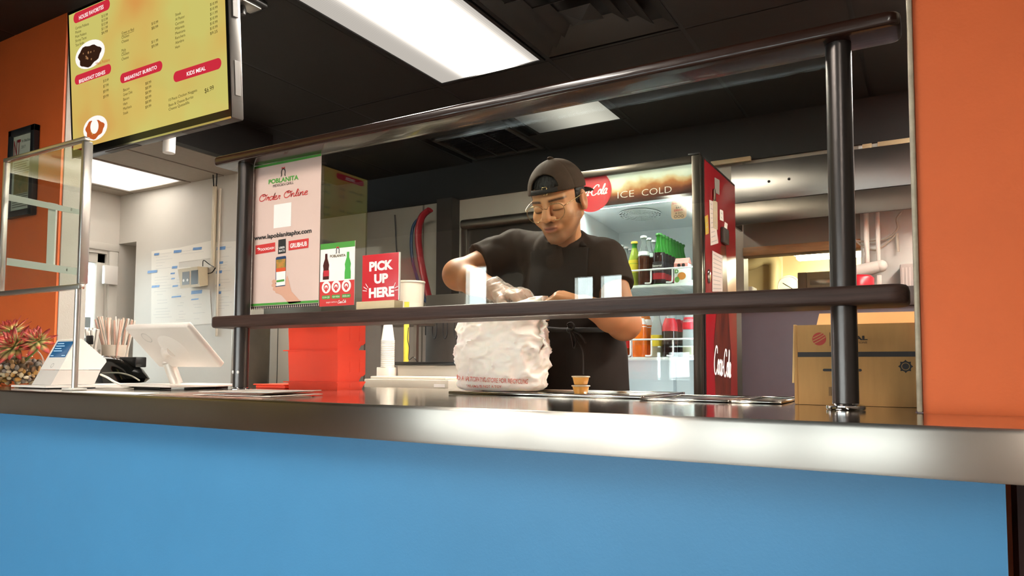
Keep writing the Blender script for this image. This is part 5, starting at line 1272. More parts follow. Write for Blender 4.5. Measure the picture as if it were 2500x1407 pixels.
b = MB(); b.prism([(x0+.002, YX+.003, zt_+.0015), (x0+.006, YX+.003, zt_+.0015), (x0+.0015, YX+.003, zt_-.12), (x0-.0025, YX+.003, zt_-.12)], (0, .29, 0)); b.build('side_flap', M_CARDL, t)
BP = Pl((0, YX-.0004, 0)); M_BROWNK = mat('box_ink', '#2b2422', .6)
z1_, z0_ = BP.px(2000, 860)[1], BP.px(2000, 872)[1]
b = MB(); prect(b, BP, x0+.010, z0_, x1, z1_, .0004); b.build('printed_band', M_BROWNK, t)
a, b_ = BP.px(2000, 828); rr = BP.px(2017, 828)[0]-a
q = MB(); pdisc(q, BP, a, b_, rr, .0004, rr*1.0); d_ = q.build('round_logo', mat('logo_brick', '#b5382e', .6), t)
for k in (-.45, 0, .45):
    q = MB(); pstroke(q, BP, [(a-rr*.9, b_+k*rr-.004), (a, b_+k*rr+.002), (a+rr*.9, b_+k*rr+.010)], rr*.13, .0007); q.build('logo_stripe', M_CARD, d_)
q = MB(); u0 = BP.px(2026, 845); u1 = BP.px(2026, 812); prect(q, BP, u0[0], u0[1], u0[0]+.0010, u1[1], .0004); q.build('logo_bar', M_BROWNK, t)
q = MB(); pxtext(q, BP, 'VISUAL', 2034, 832, 2118, 830, 10, .0004, bold=.04); q.build('box_lettering', M_BROWNK, t)
q = MB(); pxtext(q, BP, 'SOLUTIONS', 2070, 840, 2117, 839, 5, .0004); q.build('box_lettering', M_BROWNK, t)
q = MB(); a_, b2 = BP.px(2009, 907); c_, d2 = BP.px(2104, 901); prr(q, BP, a_, b2, c_, d2, .003, .0004); q.build('hand_hole', M_BROWNK, t)
a, b_ = BP.px(2211, 895); rr = BP.px(2228, 895)[0]-a
q = MB(); pring(q, BP, a, b_, rr*.62, rr*.86, .0004); q.build('seal_ring', M_BROWNK, t)
q = MB(); pdisc(q, BP, a, b_, rr*.52, .0004); q.build('seal_centre', M_BROWNK, t)
for k in range(8):
    an = k*math.pi/4; q = MB(); ppoly(q, BP, [(a+rr*.86*math.cos(an-.25), b_+rr*.86*math.sin(an-.25)), (a+rr*.86*math.cos(an+.25), b_+rr*.86*math.sin(an+.25)), (a+rr*1.1*math.cos(an), b_+rr*1.1*math.sin(an))], .0004); q.build('seal_point', M_BROWNK, t)
rb = random.Random(2)
for k in range(9):
    q = MB(); a_, b2 = BP.px(2024+k*1.9, 967); _, d2 = BP.px(2024, 945); prect(q, BP, a_, b2, a_+rb.choice((.0006, .0009, .0012)), d2, .0004); q.build('barcode_bar', M_BROWNK, t)

# ================================================================ pans and tray sunk in the counter
def pan(x0, y0, x1, y1, label, m_in, h=.006, depth=.10):
    t = thing('food_pan', label, 'food pan', ((x0+x1)/2, (y0+y1)/2, ZC))
    b = MB(); w = .014
    for q in ((x0-w, y0-w, x1+w, y0), (x0-w, y1, x1+w, y1+w), (x0-w, y0, x0, y1), (x1, y0, x1+w, y1)): b.mark(); b.cbox(q[0], q[1], ZC+.0006, q[2], q[3], ZC+h, .002)
    build_each(b, 'pan_rim', M_STEELTOP, t, smooth=40)
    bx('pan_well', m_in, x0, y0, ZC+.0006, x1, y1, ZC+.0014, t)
    return t
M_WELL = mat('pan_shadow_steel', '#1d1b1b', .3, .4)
yA = 1.60
x_ = lambda u, y: float(P(u, 985, y=y)[0])
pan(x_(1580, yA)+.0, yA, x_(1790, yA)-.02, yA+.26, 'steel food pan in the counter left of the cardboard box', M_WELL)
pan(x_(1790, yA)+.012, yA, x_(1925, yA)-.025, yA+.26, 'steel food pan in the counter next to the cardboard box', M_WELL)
t = thing('steel_tray', 'shallow steel tray under the plastic bag', 'tray', (x_(1380, 1.70), 1.82, ZC))
xa, xb_ = x_(1140, 1.72), x_(1545, 1.62); b = MB()
b.cbox(xa, 1.66, ZC+.0006, xb_, 1.98, ZC+.003, .001); b.build('tray_base', M_STEELTOP, t)
b = MB()
for q in ((xa-.012, 1.645, xb_+.012, 1.659), (xa-.012, 1.981, xb_+.012, 1.995), (xa-.012, 1.66, xa-.001, 1.98), (xb_+.001, 1.66, xb_+.012, 1.98)): b.mark(); b.cbox(q[0], q[1], ZC+.0006, q[2], q[3], ZC+.008, .002)
build_each(b, 'tray_rim', M_STEELTOP, t, smooth=40)
# sauce cups
yS = 1.80; xs_ = float(P(1418, 950, y=yS)[0]); f_ = float(P(1441, 950, y=yS)[0])-float(P(1396, 950, y=yS)[0]); rr = f_*.5*.92
zz = ZC+.0035; hh = (P(1418, 917, y=yS)[2]-zz)/2-.0008
for k in range(2):
    t = thing('sauce_cup', ('lower lidded cup of orange sauce on the steel tray', 'upper lidded cup of orange sauce stacked on the other')[k], 'sauce cup', (xs_, yS, zz))
    b = MB(); b.lathe([(.0001, zz), (rr*.68, zz), (rr*.72, zz+.001), (rr*.90, zz+hh-.005), (rr*.88, zz+hh-.0045), (.0001, zz+hh-.0045)], (xs_, yS, 0), 28); b.build('cup', mat('sauce_orange', '#d99a4a', .25, coat=.5), t, smooth=40)
    b = MB(); b.lathe([(rr*.86, zz+hh-.0042), (rr, zz+hh-.0042), (rr*1.02, zz+hh-.0025), (rr*.98, zz+hh-.0008), (rr*.85, zz+hh-.0005), (rr*.83, zz+hh-.002), (.0001, zz+hh-.002)], (xs_, yS, 0), 28); b.build('lid', mat('clear_lid', '#ecd9b8', .1, trans=.5), t, smooth=40)
    zz += hh+.0008
# ================================================================ drinks fridge
FX0, FX1, FY0, FY1, FZ1 = -1.575, -.892, 3.22, 3.87, 2.076
def Zf(u, v, y): return float(P(u, v, y=y)[2])
def Xf(u, y, v=600): return float(P(u, v, y=y)[0])
M_FRD = mat('fridge_black', '#1a1816', .35, .2); M_FRM = mat('fridge_frame', '#4a443c', .32, .8, var=.05)
M_FRED = mat('fridge_red', '#86101b', .28, var=.04, vscale=4); M_FIN = mat('fridge_liner', '#dfe4e4', .35)
fr_ = thing('drinks_fridge', 'tall red drinks fridge with a lit glass door', 'fridge', ((FX0+FX1)/2, (FY0+FY1)/2, 0))
yb = FY0+.055
bx('side_panel', M_FRED, FX1-.014, yb+.006, .10, FX1, FY1, FZ1-.012, fr_, r=.002)
bx('side_panel', M_FRED, FX0, yb+.006, .10, FX0+.014, FY1, FZ1-.012, fr_, r=.002)
bx('back_panel', M_FRD, FX0+.015, FY1-.02, .10, FX1-.015, FY1, FZ1-.012, fr_)
bx('top_panel', M_FRD, FX0, yb+.006, FZ1-.0115, FX1, FY1, FZ1, fr_, r=.002)
bx('kick_plate', M_FRD, FX0, yb, 0.0005, FX1, FY1, .0995, fr_)
bx('liner_back', M_FIN, FX0+.015, FY1-.05, .101, FX1-.015, FY1-.021, FZ1-.013, fr_)
for x in (FX0+.0145, FX1-.0445): bx('liner_side', M_FIN, x, yb+.012, .101, x+.030, FY1-.051, FZ1-.013, fr_)
bx('liner_floor', M_FIN, FX0+.046, yb+.012, .101, FX1-.046, FY1-.051, .16, fr_)
bx('liner_strip', mat('liner_grey', '#b9c0c2', .4), Xf(1642, FY1-.05), FY1-.056, .2, Xf(1648, FY1-.05), FY1-.0505, 1.7, fr_)
# door
xi0, xi1 = FX0+.045, float(P(1690, 600, y=FY0)[0]); zi1 = Zf(1690, 397, FY0)
b = MB()
for q in ((FX0, .11, xi0, FZ1-.004), (xi1, .11, FX1-.004, FZ1-.004), (xi0, zi1, xi1, FZ1-.004), (xi0, .11, xi1, .20)): b.mark(); b.cbox(q[0], FY0, q[1], q[2], FY0+.04, q[3], .004)
dr = build_each(b, 'door_frame', M_FRM, fr_, smooth=40)[0]
bx('door_gasket', M_FRD, FX0+.004, FY0+.041, .115, FX1-.004, yb+.005, .198, fr_); bx('door_gasket', M_FRD, xi1+.002, FY0+.041, .2, FX1-.002, yb+.005, FZ1-.006, fr_); bx('door_gasket', M_FRD, FX0+.002, FY0+.041, .2, xi0-.002, yb+.005, FZ1-.006, fr_); bx('door_gasket', M_FRD, xi0, FY0+.041, zi1+.002, xi1, yb+.005, FZ1-.006, fr_)
bx('door_glass', thin_glass('door_glass', '#f2f7f5', 1.45), xi0, FY0+.014, .20, xi1, FY0+.018, zi1, fr_)
bx('hinge', M_FRD, FX1-.06, FY0+.002, FZ1-.003, FX1-.006, FY0+.05, FZ1+.008, fr_, r=.003)
# header sign behind the glass
HP = Pl((0, FY0+.022, 0)); zh1 = zi1; zh0 = HP.px(1690, 477)[1]
def cola_mat():
    m = bpy.data.materials.new('iced_cola_print'); m.use_nodes = True; nt = m.node_tree; bs = nt.nodes['Principled BSDF']
    tc = nt.nodes.new('ShaderNodeTexCoord'); sp = nt.nodes.new('ShaderNodeSeparateXYZ'); nt.links.new(tc.outputs['Object'], sp.inputs[0])
    n = nt.nodes.new('ShaderNodeTexNoise'); n.inputs['Scale'].default_value = 9; n.inputs['Detail'].default_value = 8; nt.links.new(tc.outputs['Object'], n.inputs['Vector'])
    v = nt.nodes.new('ShaderNodeTexVoronoi'); v.inputs['Scale'].default_value = 9; nt.links.new(tc.outputs['Object'], v.inputs['Vector'])
    def mth(op, a, b_):
        k = nt.nodes.new('ShaderNodeMath'); k.operation = op
        for i, q in enumerate((a, b_)):
            if isinstance(q, (int, float)): k.inputs[i].default_value = q
            else: nt.links.new(q, k.inputs[i])
        return k.outputs[0]
    h = mth('MULTIPLY', mth('SUBTRACT', sp.outputs[2], zh0), 1/(zh1-zh0))
    f = mth('ADD', h, mth('MULTIPLY', mth('SUBTRACT', n.outputs['Fac'], .5), .75)); f = mth('ADD', f, mth('MULTIPLY', mth('SUBTRACT', v.outputs['Distance'], .35), .28))
    r = nt.nodes.new('ShaderNodeValToRGB'); e = r.color_ramp.elements; e[0].position = .05; e[0].color = (*H('#3a150b'), 1); e[1].position = 1.0; e[1].color = (*H('#e6e6d6'), 1)
    for p_, c_ in ((.32, '#6e2c12'), (.52, '#b06a34'), (.68, '#d9b88a'), (.8, '#dcdcc8')): k = e.new(p_); k.color = (*H(c_), 1)
    nt.links.new(f, r.inputs[0]); nt.links.new(r.outputs[0], bs.inputs['Base Color']); nt.links.new(r.outputs[0], bs.inputs['Emission Color']); bs.inputs['Emission Strength'].default_value = .26
    bs.inputs['Roughness'].default_value = .3; return m
bx('header_sign', cola_mat(), xi0, FY0+.024, zh0, xi1, FY0+.030, zh1, fr_)
ac, bcn = HP.px(1446, 468); rr = HP.px(1493, 463)[0]-ac
M_HRED = mat('header_red', '#c5202c', .35, emit='#c5202c', estr=.22); M_HWHT = mat('header_white', '#f1e6dc', .4, emit='#f1e6dc', estr=.22)
q = MB(); ppoly(q, HP, [(ac+rr*math.cos(a), min(bcn+rr*math.sin(a), zi1+.004)) for a in np.linspace(0, 2*math.pi, 61)[:-1]], .0008); hd = q.build('round_sign', M_HRED, fr_)
q = MB(); pscript(q, HP, 'Coca-Cola', 1397, 484, 1481, 473, 14, 2.1, .0016, slant=.3, thick=.5); q.build('script_lettering', M_HWHT, hd)
q = MB(); pxtext(q, HP, 'ICE', 1508, 485, 1548, 480, 17, .0008, bold=-.012); pxtext(q, HP, 'COLD', 1567, 479, 1640, 470, 17, .0008, bold=-.012); build_each(q, 'sign_lettering', M_HWHT, fr_)
a0, b0 = HP.px(1639, 537); a1, b1 = HP.px(1676, 485)
q = MB(); prr(q, HP, a0, b0, a1, b1, .018, .0008); st = q.build('round_sticker', mat('sticker_peach', '#d4ac8e', .5), fr_)
q = MB(); W_ = a1-a0; H_ = b1-b0
ptext(q, HP, 'BALANCE', a0+W_/2, b0+H_*.78, .0014, size=H_*.10, width=W_*.84, align='C', bold=.03); ptext(q, HP, 'EAT', a0+W_/2, b0+H_*.55, .0014, size=H_*.09, width=W_*.36, align='C', bold=.03); ptext(q, HP, 'DRINK', a0+W_/2, b0+H_*.41, .0014, size=H_*.10, width=W_*.6, align='C', bold=.03); ptext(q, HP, '& DO', a0+W_/2, b0+H_*.27, .0014, size=H_*.09, width=W_*.45, align='C'); ptext(q, HP, 'WHAT YOU', a0+W_/2, b0+H_*.68, .0014, size=H_*.05, width=W_*.5, align='C')
for i, o in enumerate(build_each(q, 'sticker_lettering', M_PRED2, st)):
    if i in (1, 3, 4): o.data.materials[0] = M_PDK
for k in range(3):
    q = MB(); pring(q, HP, a0+W_*(.28+.22*k), b0+H_*.14, W_*.07, W_*.095, .0014, n=18); q.build('sticker_ring', M_PDK, st)
# lamps inside: a tube behind the header, strips on the liner sides
bx('light_tube', emis('fridge_lamp', '#eef6ff', 24.0), FX0+.06, FY0+.070, zh0+.030, FX1-.06, FY0+.095, zh0+.048, fr_)
for x in (FX0+.0455, FX1-.0515): bx('light_strip', emis('fridge_strip', '#eef6ff', 13.0), x, yb+.016, .35, x+.006, yb+.028, zh0-.02, fr_)
# sloping fan cover
y0c, y1c = FY0+.11, FY1-.052; z0c = Zf(1590, 497, y0c); z1c = Zf(1590, 563, y1c)
FC = Pl((FX0+.046, y0c, z0c), (1, 0, 0), (0, -(y1c-y0c), -(z1c-z0c)))
Wc = FX1-FX0-.092
b = MB(); b.prism([(FX0+.046, y0c, z0c), (FX1-.046, y0c, z0c), (FX1-.046, y1c, z1c), (FX0+.046, y1c, z1c)], (0, 0, .003)); b.build('fan_cover', mat('cover_white', '#eceff0', .4), fr_)
nn = FC.n if FC.n[2] < 0 else -FC.n
def onc(u, v):
    d = ray(u, v); tt = np.dot(FC.o-CAM, nn)/np.dot(d, nn); return CAM+d*tt
cc = onc(1563, 522); e1 = np.array([1.0, 0, 0]); e2 = np.cross(nn, e1); e2 /= np.linalg.norm(e2); R0 = abs(onc(1613, 517)[0]-cc[0])
q = MB(); vs = [cc+nn*.001+R0*1.0*(math.cos(a)*e1+math.sin(a)*e2) for a in np.linspace(0, 2*math.pi, 41)[:-1]]; q.face(vs if np.dot(np.cross(vs[1]-vs[0], vs[2]-vs[1]), nn) > 0 else vs[::-1]); q.build('fan_hole', mat('fan_shadow', '#4d5557', .6), fr_)
for k in range(1, 8):
    rk = R0*k/7; q = MB(); q.tube([cc+nn*.006+rk*(math.cos(a)*e1+math.sin(a)*e2) for a in np.linspace(0, 2*math.pi, 41)[:-1]], .0026, 6, closed=True); q.build('grille_ring', mat('grille_white', '#e7ebea', .4), fr_, smooth=60)
for k in range(10):
    an = math.pi*k/10; d_ = math.cos(an)*e1+math.sin(an)*e2; q = MB(); q.tube([cc+nn*.007-d_*R0, cc+nn*.007+d_*R0], .0024, 6); q.build('grille_spoke', mat('grille_white', '#e7ebea', .4), fr_, smooth=60)
# shelves with wire guards
ySh0 = FY0+.085; xs0, xs1 = FX0+.047, FX1-.047
ZS1 = Zf(1600, 694, ySh0); ZS2 = Zf(1600, 872, ySh0)
M_WIRE = mat('white_wire', '#eef1f0', .35)
for zi, (zs, hg) in enumerate(((ZS1, Zf(1600, 658, ySh0)-ZS1), (ZS2, Zf(1600, 829, ySh0)-ZS2))):
    sh = thing('fridge_shelf', ('upper white wire shelf inside the drinks fridge', 'lower white wire shelf inside the drinks fridge')[zi], 'shelf', ((xs0+xs1)/2, ySh0+.2, zs-.012))
    bx('front_lip', M_WIRE, xs0, ySh0, zs-.014, xs1, ySh0+.008, zs-.001, sh, r=.002)
    bx('back_lip', M_WIRE, xs0, FY1-.062, zs-.012, xs1, FY1-.056, zs-.001, sh)
    for k in range(34):
        x = xs0+.008+(xs1-xs0-.016)*k/33; bx('shelf_wire', M_WIRE, x-.0028, ySh0+.0085, zs-.006, x+.0028, FY1-.0625, zs-.001, sh)
    MB().tube([(xs0, ySh0-.002, zs+hg), (xs1, ySh0-.002, zs+hg)], .0042, 8).build('guard_rail', M_WIRE, sh, smooth=60)
    for k in range(6):
        x = xs1-.012-k*.105; w = .05
        b = MB(); b.tube(smooth_line([(x, ySh0-.002, zs+hg-.004), (x, ySh0-.002, zs+.02), (x-.006, ySh0-.002, zs+.006), (x-.03, ySh0-.002, zs+.006)], 4), .004, 8); b.build('guard_loop', M_WIRE, sh, smooth=60)

# ---------------------------------------------------------------- bottles
def glassm(name, col, rough=.05): return mat(name, col, rough, trans=.75, ior=1.2)
G_GRN = mat('green_glass', '#3f9a35', .08, trans=.35, ior=1.3); G_CLR = mat('clear_glass', '#e3e8e6', .05, trans=.85, ior=1.15); G_BRN = mat('cola_liquid', '#4a2414', .08); G_DARK = mat('dark_liquid', '#241312', .08)
G_ORG = mat('orange_soda', '#e06f1c', .12); G_YEL = mat('lime_soda', '#9aa83a', .1); G_TEA = mat('brown_liquid', '#6e3a1a', .08)
LAB_R = mat('label_red', '#b3202a', .45); LAB_W = mat('label_white', '#efece6', .45); LAB_Y = mat('label_yellow', '#d9c22e', .45); LAB_K = mat('label_dark', '#2a2024', .45)
CAP_W = mat('cap_white', '#d9d9d4', .35, .4); CAP_Y = mat('cap_yellow', '#d8b23a', .35)
def bottle(h, r, fill, glass, liq, cap, label_bands, kind='glass', neck=.34):
    """returns a prototype: root Empty at the origin, parts glass, drink, cap, label"""
    t = thing('drink_bottle', 'x', 'bottle', (0, 0, 0))
    zs_ = h*(1-neck)
    pr = [(.0001, .001), (r*.9, .0), (r, .006), (r, zs_*.50), (r*.96, zs_*.62), (r*.99, zs_*.75), (r*.94, zs_*.92), (r*.62, zs_+.25*(h-zs_)), (r*.44, zs_+.55*(h-zs_)), (r*.40, h-.018), (r*.47, h-.014), (r*.47, h-.006)]
    b = MB(); b.lathe(pr, (0, 0, 0), 20); b.build('glass', glass, t, smooth=60)
    zf = fill*h; pl_ = [(.0001, .0008)]+[(q+.0002, max(z, .0008)) for q, z in pr[1:] if z < zf]
    def rad(z):
        for (r0, z0), (r1, z1) in zip(pr[1:-1], pr[2:]):
            if z0 <= z <= z1: return r0+(r1-r0)*(z-z0)/(z1-z0+1e-9)
        return pr[-1][0]
    pl_ += [(rad(zf)+.0002, zf), (.0001, zf+.0005)]
    b = MB(); b.lathe(pl_, (0, 0, 0), 20); b.build('drink', liq, t, smooth=60)
    b = MB(); b.lathe([(r*.50, h-.012), (r*.56, h-.011), (r*.56, h-.003), (r*.48, h), (.0001, h)], (0, 0, 0), 16); b.build('cap', cap, t, smooth=50)
    for (z0, z1, m) in label_bands:
        b = MB(); b.lathe([(rad(z0*h)+.0009, z0*h), (rad((z0+z1)/2*h)+.0009, (z0+z1)/2*h), (rad(z1*h)+.0009, z1*h)], (0, 0, 0), 20, capb=False, capt=False); b.build('label_band', m, t, smooth=60)
    return t
def put(proto, used, u, y, zs, label, group=None):
    x = Xf(u, y); loc = (x, y, zs+.0004)
    o = proto if not used else copy_tree(proto)
    o.location = loc; o['label'] = label
    if group: o['group'] = group
    elif 'group' in o: del o['group']
    return o
pA = bottle(.235, .029, .60, G_CLR, G_DARK, CAP_W, [(.50, .60, LAB_R)]); usedA = False
for k in range(6):
    put(pA, k > 0, 1494+k*0+0, FY0+.13+k*.066, ZS1, 'clear glass cola bottle in the row at the worker shoulder', 'cola bottles at the worker shoulder')
pB = bottle(.225, .030, .85, G_GRN, G_YEL, CAP_Y, [(.30, .58, LAB_Y)])
put(pB, False, 1549, FY0+.15, ZS1, 'green bottle with yellow cap and label on the upper shelf')
pC = bottle(.245, .030, .58, G_CLR, G_BRN, CAP_W, [(.60, .68, LAB_W)])
put(pC, False, 1572, FY0+.13, ZS1, 'front clear bottle of brown soda on the upper shelf')
for k in range(1, 4): put(pC, True, 1572-k*.2, FY0+.13+k*.068, ZS1, 'clear bottle of brown soda behind the front one on the upper shelf', 'brown sodas behind the front bottle')
pD = bottle(.250, .031, .62, G_GRN, G_DARK, mat('cap_green', '#3c7a34', .35, .3), [(.10, .22, LAB_R), (.22, .44, LAB_K)])
put(pD, False, 1609, FY0+.13, ZS1, 'front green necked bottle with a dark and red label on the upper shelf')
# its printed label
LP = Pl((Xf(1609, FY0+.13), FY0+.13-.0325, 0))
for k in range(1, 8): put(pD, True, 1609, FY0+.13+k*.052, ZS1, 'green necked bottle receding behind the front one on the upper shelf', 'green bottles in a row going back')
for o in [q for q in bpy.data.objects if q.get('group') == 'green bottles in a row going back']: o.location.x = Xf(1609, FY0+.13)
for o in [q for q in bpy.data.objects if q.get('group') == 'brown sodas behind the front bottle']: o.location.x = Xf(1572, FY0+.13)
for o in [q for q in bpy.data.objects if q.get('group') == 'cola bottles at the worker shoulder']: o.location.x = Xf(1492, FY0+.13)
fb = [q for q in bpy.data.objects if q.get('label', '').startswith('front green necked')][0]
ORG[fb] = np.array(fb.location)
q = MB(); zl = float(fb.location[2]); xl2 = LP.o[0]
ptext(q, LP, 'Senorial', 0, zl+.085, .0006, size=.010, width=.046, align='C', bold=.02); ptext(q, LP, 'SANGRIA', 0, zl+.068, .0006, size=.011, width=.046, align='C', bold=.04); build_each(q, 'label_lettering', LAB_W, fb)
# juice carton
yc = FY0+.105; xa, xb_ = Xf(1645, yc), Xf(1679, yc); zt_ = Zf(1660, 643, yc)
t = thing('juice_carton', 'small white and pink juice carton on the upper fridge shelf', 'carton', ((xa+xb_)/2, yc, ZS1))
b = MB(); b.cbox(xa, yc, ZS1+.0005, xb_, yc+.065, zt_, .002); b.build('body', LAB_W, t, smooth=40)
b = MB(); b.add([(xa, yc, zt_+.0004), (xb_, yc, zt_+.0004), (xb_, yc+.065, zt_+.0004), (xa, yc+.065, zt_+.0004), (xa, yc+.03, zt_+.028), (xb_, yc+.03, zt_+.028)], [(0, 1, 5, 4), (2, 3, 4, 5), (1, 2, 5), (3, 0, 4), (3, 2, 1, 0)]); b.build('gable', mat('carton_pink', '#d9877c', .45), t)
JP = Pl((xa, yc-.0004, ZS1)); W_ = xb_-xa
q = MB(); prect(q, JP, 0, zt_-ZS1-.022, W_, zt_-ZS1, .0004); q.build('pink_band', mat('carton_pink', '#d9877c', .45), t)
for k in (.36, .68):
    q = MB(); pdisc(q, JP, W_*k, zt_-ZS1-.010, .0085, .0008, n=16); q.build('warning_mark', M_PRK, t)
q = MB(); ptext(q, JP, 'D', W_*.06, zt_-ZS1-.046, .0006, size=.018, bold=.05); q.build('brand_lettering', M_PGRN, t)
q = MB(); pdisc(q, JP, W_*.55, .034, .020, .0006, .018); q.build('fruit_picture', mat('carton_orange', '#e08a3c', .45), t)
q = MB(); pdisc(q, JP, W_*.22, .018, .012, .0008, .014); q.build('leaf_picture', mat('carton_leaf', '#6fa044', .45), t)
# lower shelf
pE = bottle(.235, .036, .80, mat('orange_glass', '#e98a3c', .08, trans=.2), G_ORG, CAP_W, [(.62, .80, LAB_W)], neck=.30)
put(pE, False, 1561, FY0+.13, ZS2, 'orange soda bottle beside the worker elbow on the lower shelf')
put(pE, True, 1578, FY0+.22, ZS2, 'second orange soda bottle half hidden behind the first')
pF = bottle(.235, .028, .0+.30, G_CLR, mat('pale_drink', '#c9c6a8', .08, trans=.4), CAP_Y, [(.22, .45, LAB_Y)])
put(pF, False, 1602, FY0+.14, ZS2, 'clear bottle with a yellow label on the lower shelf')
put(pF, True, 1604, FY0+.22, ZS2, 'clear bottle standing behind the yellow labelled one')
pG = bottle(.235, .036, .66, G_CLR, G_DARK, LAB_R, [(.52, .78, LAB_R)], neck=.28)
put(pG, False, 1634, FY0+.13, ZS2, 'front dark cola bottle with a red label on the lower shelf')
for k in range(1, 3): put(pG, True, 1634+k*14, FY0+.13+k*.09, ZS2, ('', 'second dark cola bottle with a red label behind the front one', 'third dark cola bottle with a red label at the back')[k])
pH = bottle(.26, .036, .2, G_CLR, mat('pale_drink', '#c9c6a8', .08, trans=.4), LAB_R, [(.50, .72, LAB_R)], neck=.30)
put(pH, False, 1683, FY0+.15, ZS2, 'clear plastic bottle with a red label at the right end of the lower shelf')
pI = bottle(.15, .027, .75, G_CLR, G_TEA, CAP_W, [(.3, .55, LAB_R)])
put(pI, False, 1504, FY0+.14, ZS2, 'small dark red drink bottle behind the apron edge')
put(pI, True, 1527, FY0+.14, ZS2, 'small dark drink bottle left of the orange sodas')

# ---------------------------------------------------------------- right side of the fridge: bottle picture, notes, magnets
SPn = Pl((FX1+.0006, 0, 0), (0, 1, 0), (0, 0, 1))
def spx(u, v): return SPn.px(u, v)
cola = mat('cola_bottle_print', '#240a07', .35, col2='#6e2a16', vscale=26, stretch=(1, 1, .25))
ptsL = [(1747, 965), (1744, 900), (1743, 860), (1744, 820), (1749, 770), (1753, 700), (1757, 640), (1760, 600)]; ptsR = [(1784, 965), (1785, 900), (1785, 860), (1782, 820), (1779, 770), (1776, 700), (1774, 640), (1772, 600)]
q = MB(); ppoly(q, SPn, [spx(*p) for p in ptsL[::-1]]+[spx(*p) for p in ptsR], .0004)
if np.dot(np.cross(np.array(q.v[1])-q.v[0], np.array(q.v[8])-q.v[1]), (1, 0, 0)) < 0: q.f = [f[::-1] for f in q.f]
pbn = q.build('bottle_picture', cola, fr_)
q = MB(); pscript(q, SPn, 'Coca-Cola', 1743, 912, 1784, 922, 38, 5, .0010, slant=.02, thick=.3); q.build('script_lettering', M_HWHT, pbn)
def note(name, label, quad, m, cat, h=.0006, lines=0, ink=None):
    q = MB(); lo = [SPn.w(*spx(u, v), h) for u, v in quad]; q.prism(lo, (.0006, 0, 0))
    o = q.build(name, m, label=label, cat=cat)
    if lines:
        q = MB(); (u0, v0), (u1, v1), (u2, v2), (u3, v3) = quad
        for k in range(lines):
            f = (k+.8)/(lines+.5); ul, vl = u0+(u3-u0)*f+2, v0+(v3-v0)*f; ur, vr = u1+(u2-u1)*f-2-random.random()*5, v1+(v2-v1)*f
            pstroke(q, SPn, [spx(ul, vl), spx((ul+ur)/2, (vl+vr)/2), spx(ur, vr)], .0042, h+.0012)
        q.build('handwriting', ink or mat('faint_ink2', '#a9a3a6', .6), o)
    return o
M_NOTE = mat('note_paper', '#d8c9c2', .6)
note('fridge_note', 'grey printed card at the top of the fridge side', [(1744, 433), (1756, 440), (1756, 476), (1745, 470)], mat('note_grey', '#8a817c', .6), 'note')
note('fridge_note', 'long white order slip hanging on the fridge side', [(1731, 488), (1740, 492), (1753, 594), (1734, 600)], M_NOTE, 'note', .0012, 9)
note('fridge_note', 'narrow printed slip under the clip on the fridge side', [(1740, 487), (1750, 494), (1751, 562), (1740, 556)], mat('note_tan', '#bfae94', .6), 'note', .0022, 7)
note('fridge_note', 'yellow note beside the long white slip', [(1720, 529), (1728, 524), (1730, 570), (1722, 574)], mat('note_yellow', '#c0a23c', .6), 'note', .0006, 4)
note('fridge_note', 'small white card with a black logo on the fridge side', [(1757, 511), (1765, 515), (1766, 541), (1757, 537)], LAB_W, 'note', .0006, 2)
note('fridge_note', 'white folded slip tucked behind the black pouch', [(1769, 542), (1776, 547), (1773, 573), (1766, 570)], LAB_W, 'note', .0006)
note('fridge_note', 'large white handwritten list low on the fridge side', [(1738, 612), (1763, 625), (1763, 712), (1738, 712)], mat('note_white', '#d9c8c6', .6), 'note', .0016, 9)
y0, z0 = spx(1759, 592); y1, z1 = spx(1772, 563)
bx('marker_pouch', mat('pouch_grey', '#3b3735', .45), FX1+.001, y0, z0, FX1+.018, y1, z1, r=.005, label='dark magnetic pouch on the fridge side', cat='pouch')
y0, z0 = spx(1741, 487); b = MB(); b.cbox(FX1+.003, y0-.01, z0-.005, FX1+.010, y0+.02, z0+.05, .003); b.build('magnet_clip', M_STEELR, smooth=40, label='metal magnet clip above the printed slip', cat='clip')
y0, z0 = spx(1730, 675); b = MB(); b.ball((FX1+.003, y0, z0), (.006, .026, .034), 14, 8); b.build('oval_magnet', M_CHROME, smooth=60, label='oval chrome magnet low on the fridge side', cat='magnet')
# ================================================================ the worker
def cap_(p, a, b, r1, r2):
    a = np.asarray(a, float); ba = np.asarray(b, float)-a; pa = p-a
    t = np.clip((pa@ba)/(ba@ba+1e-12), 0, 1)
    return np.linalg.norm(pa-t[:, None]*ba, axis=1)-(r1+(r2-r1)*t)
def ell(p, c, r):
    q = p-np.asarray(c, float); r = np.asarray(r, float)
    k0 = np.linalg.norm(q/r, axis=1); k1 = np.linalg.norm(q/(r*r), axis=1)+1e-9
    return k0*(k0-1)/k1
def smin(a, b, k):
    h = np.clip(.5+.5*(b-a)/k, 0, 1); return b+(a-b)*h-k*h*(1-h)
def smax(a, b, k): return -smin(-a, -b, k)

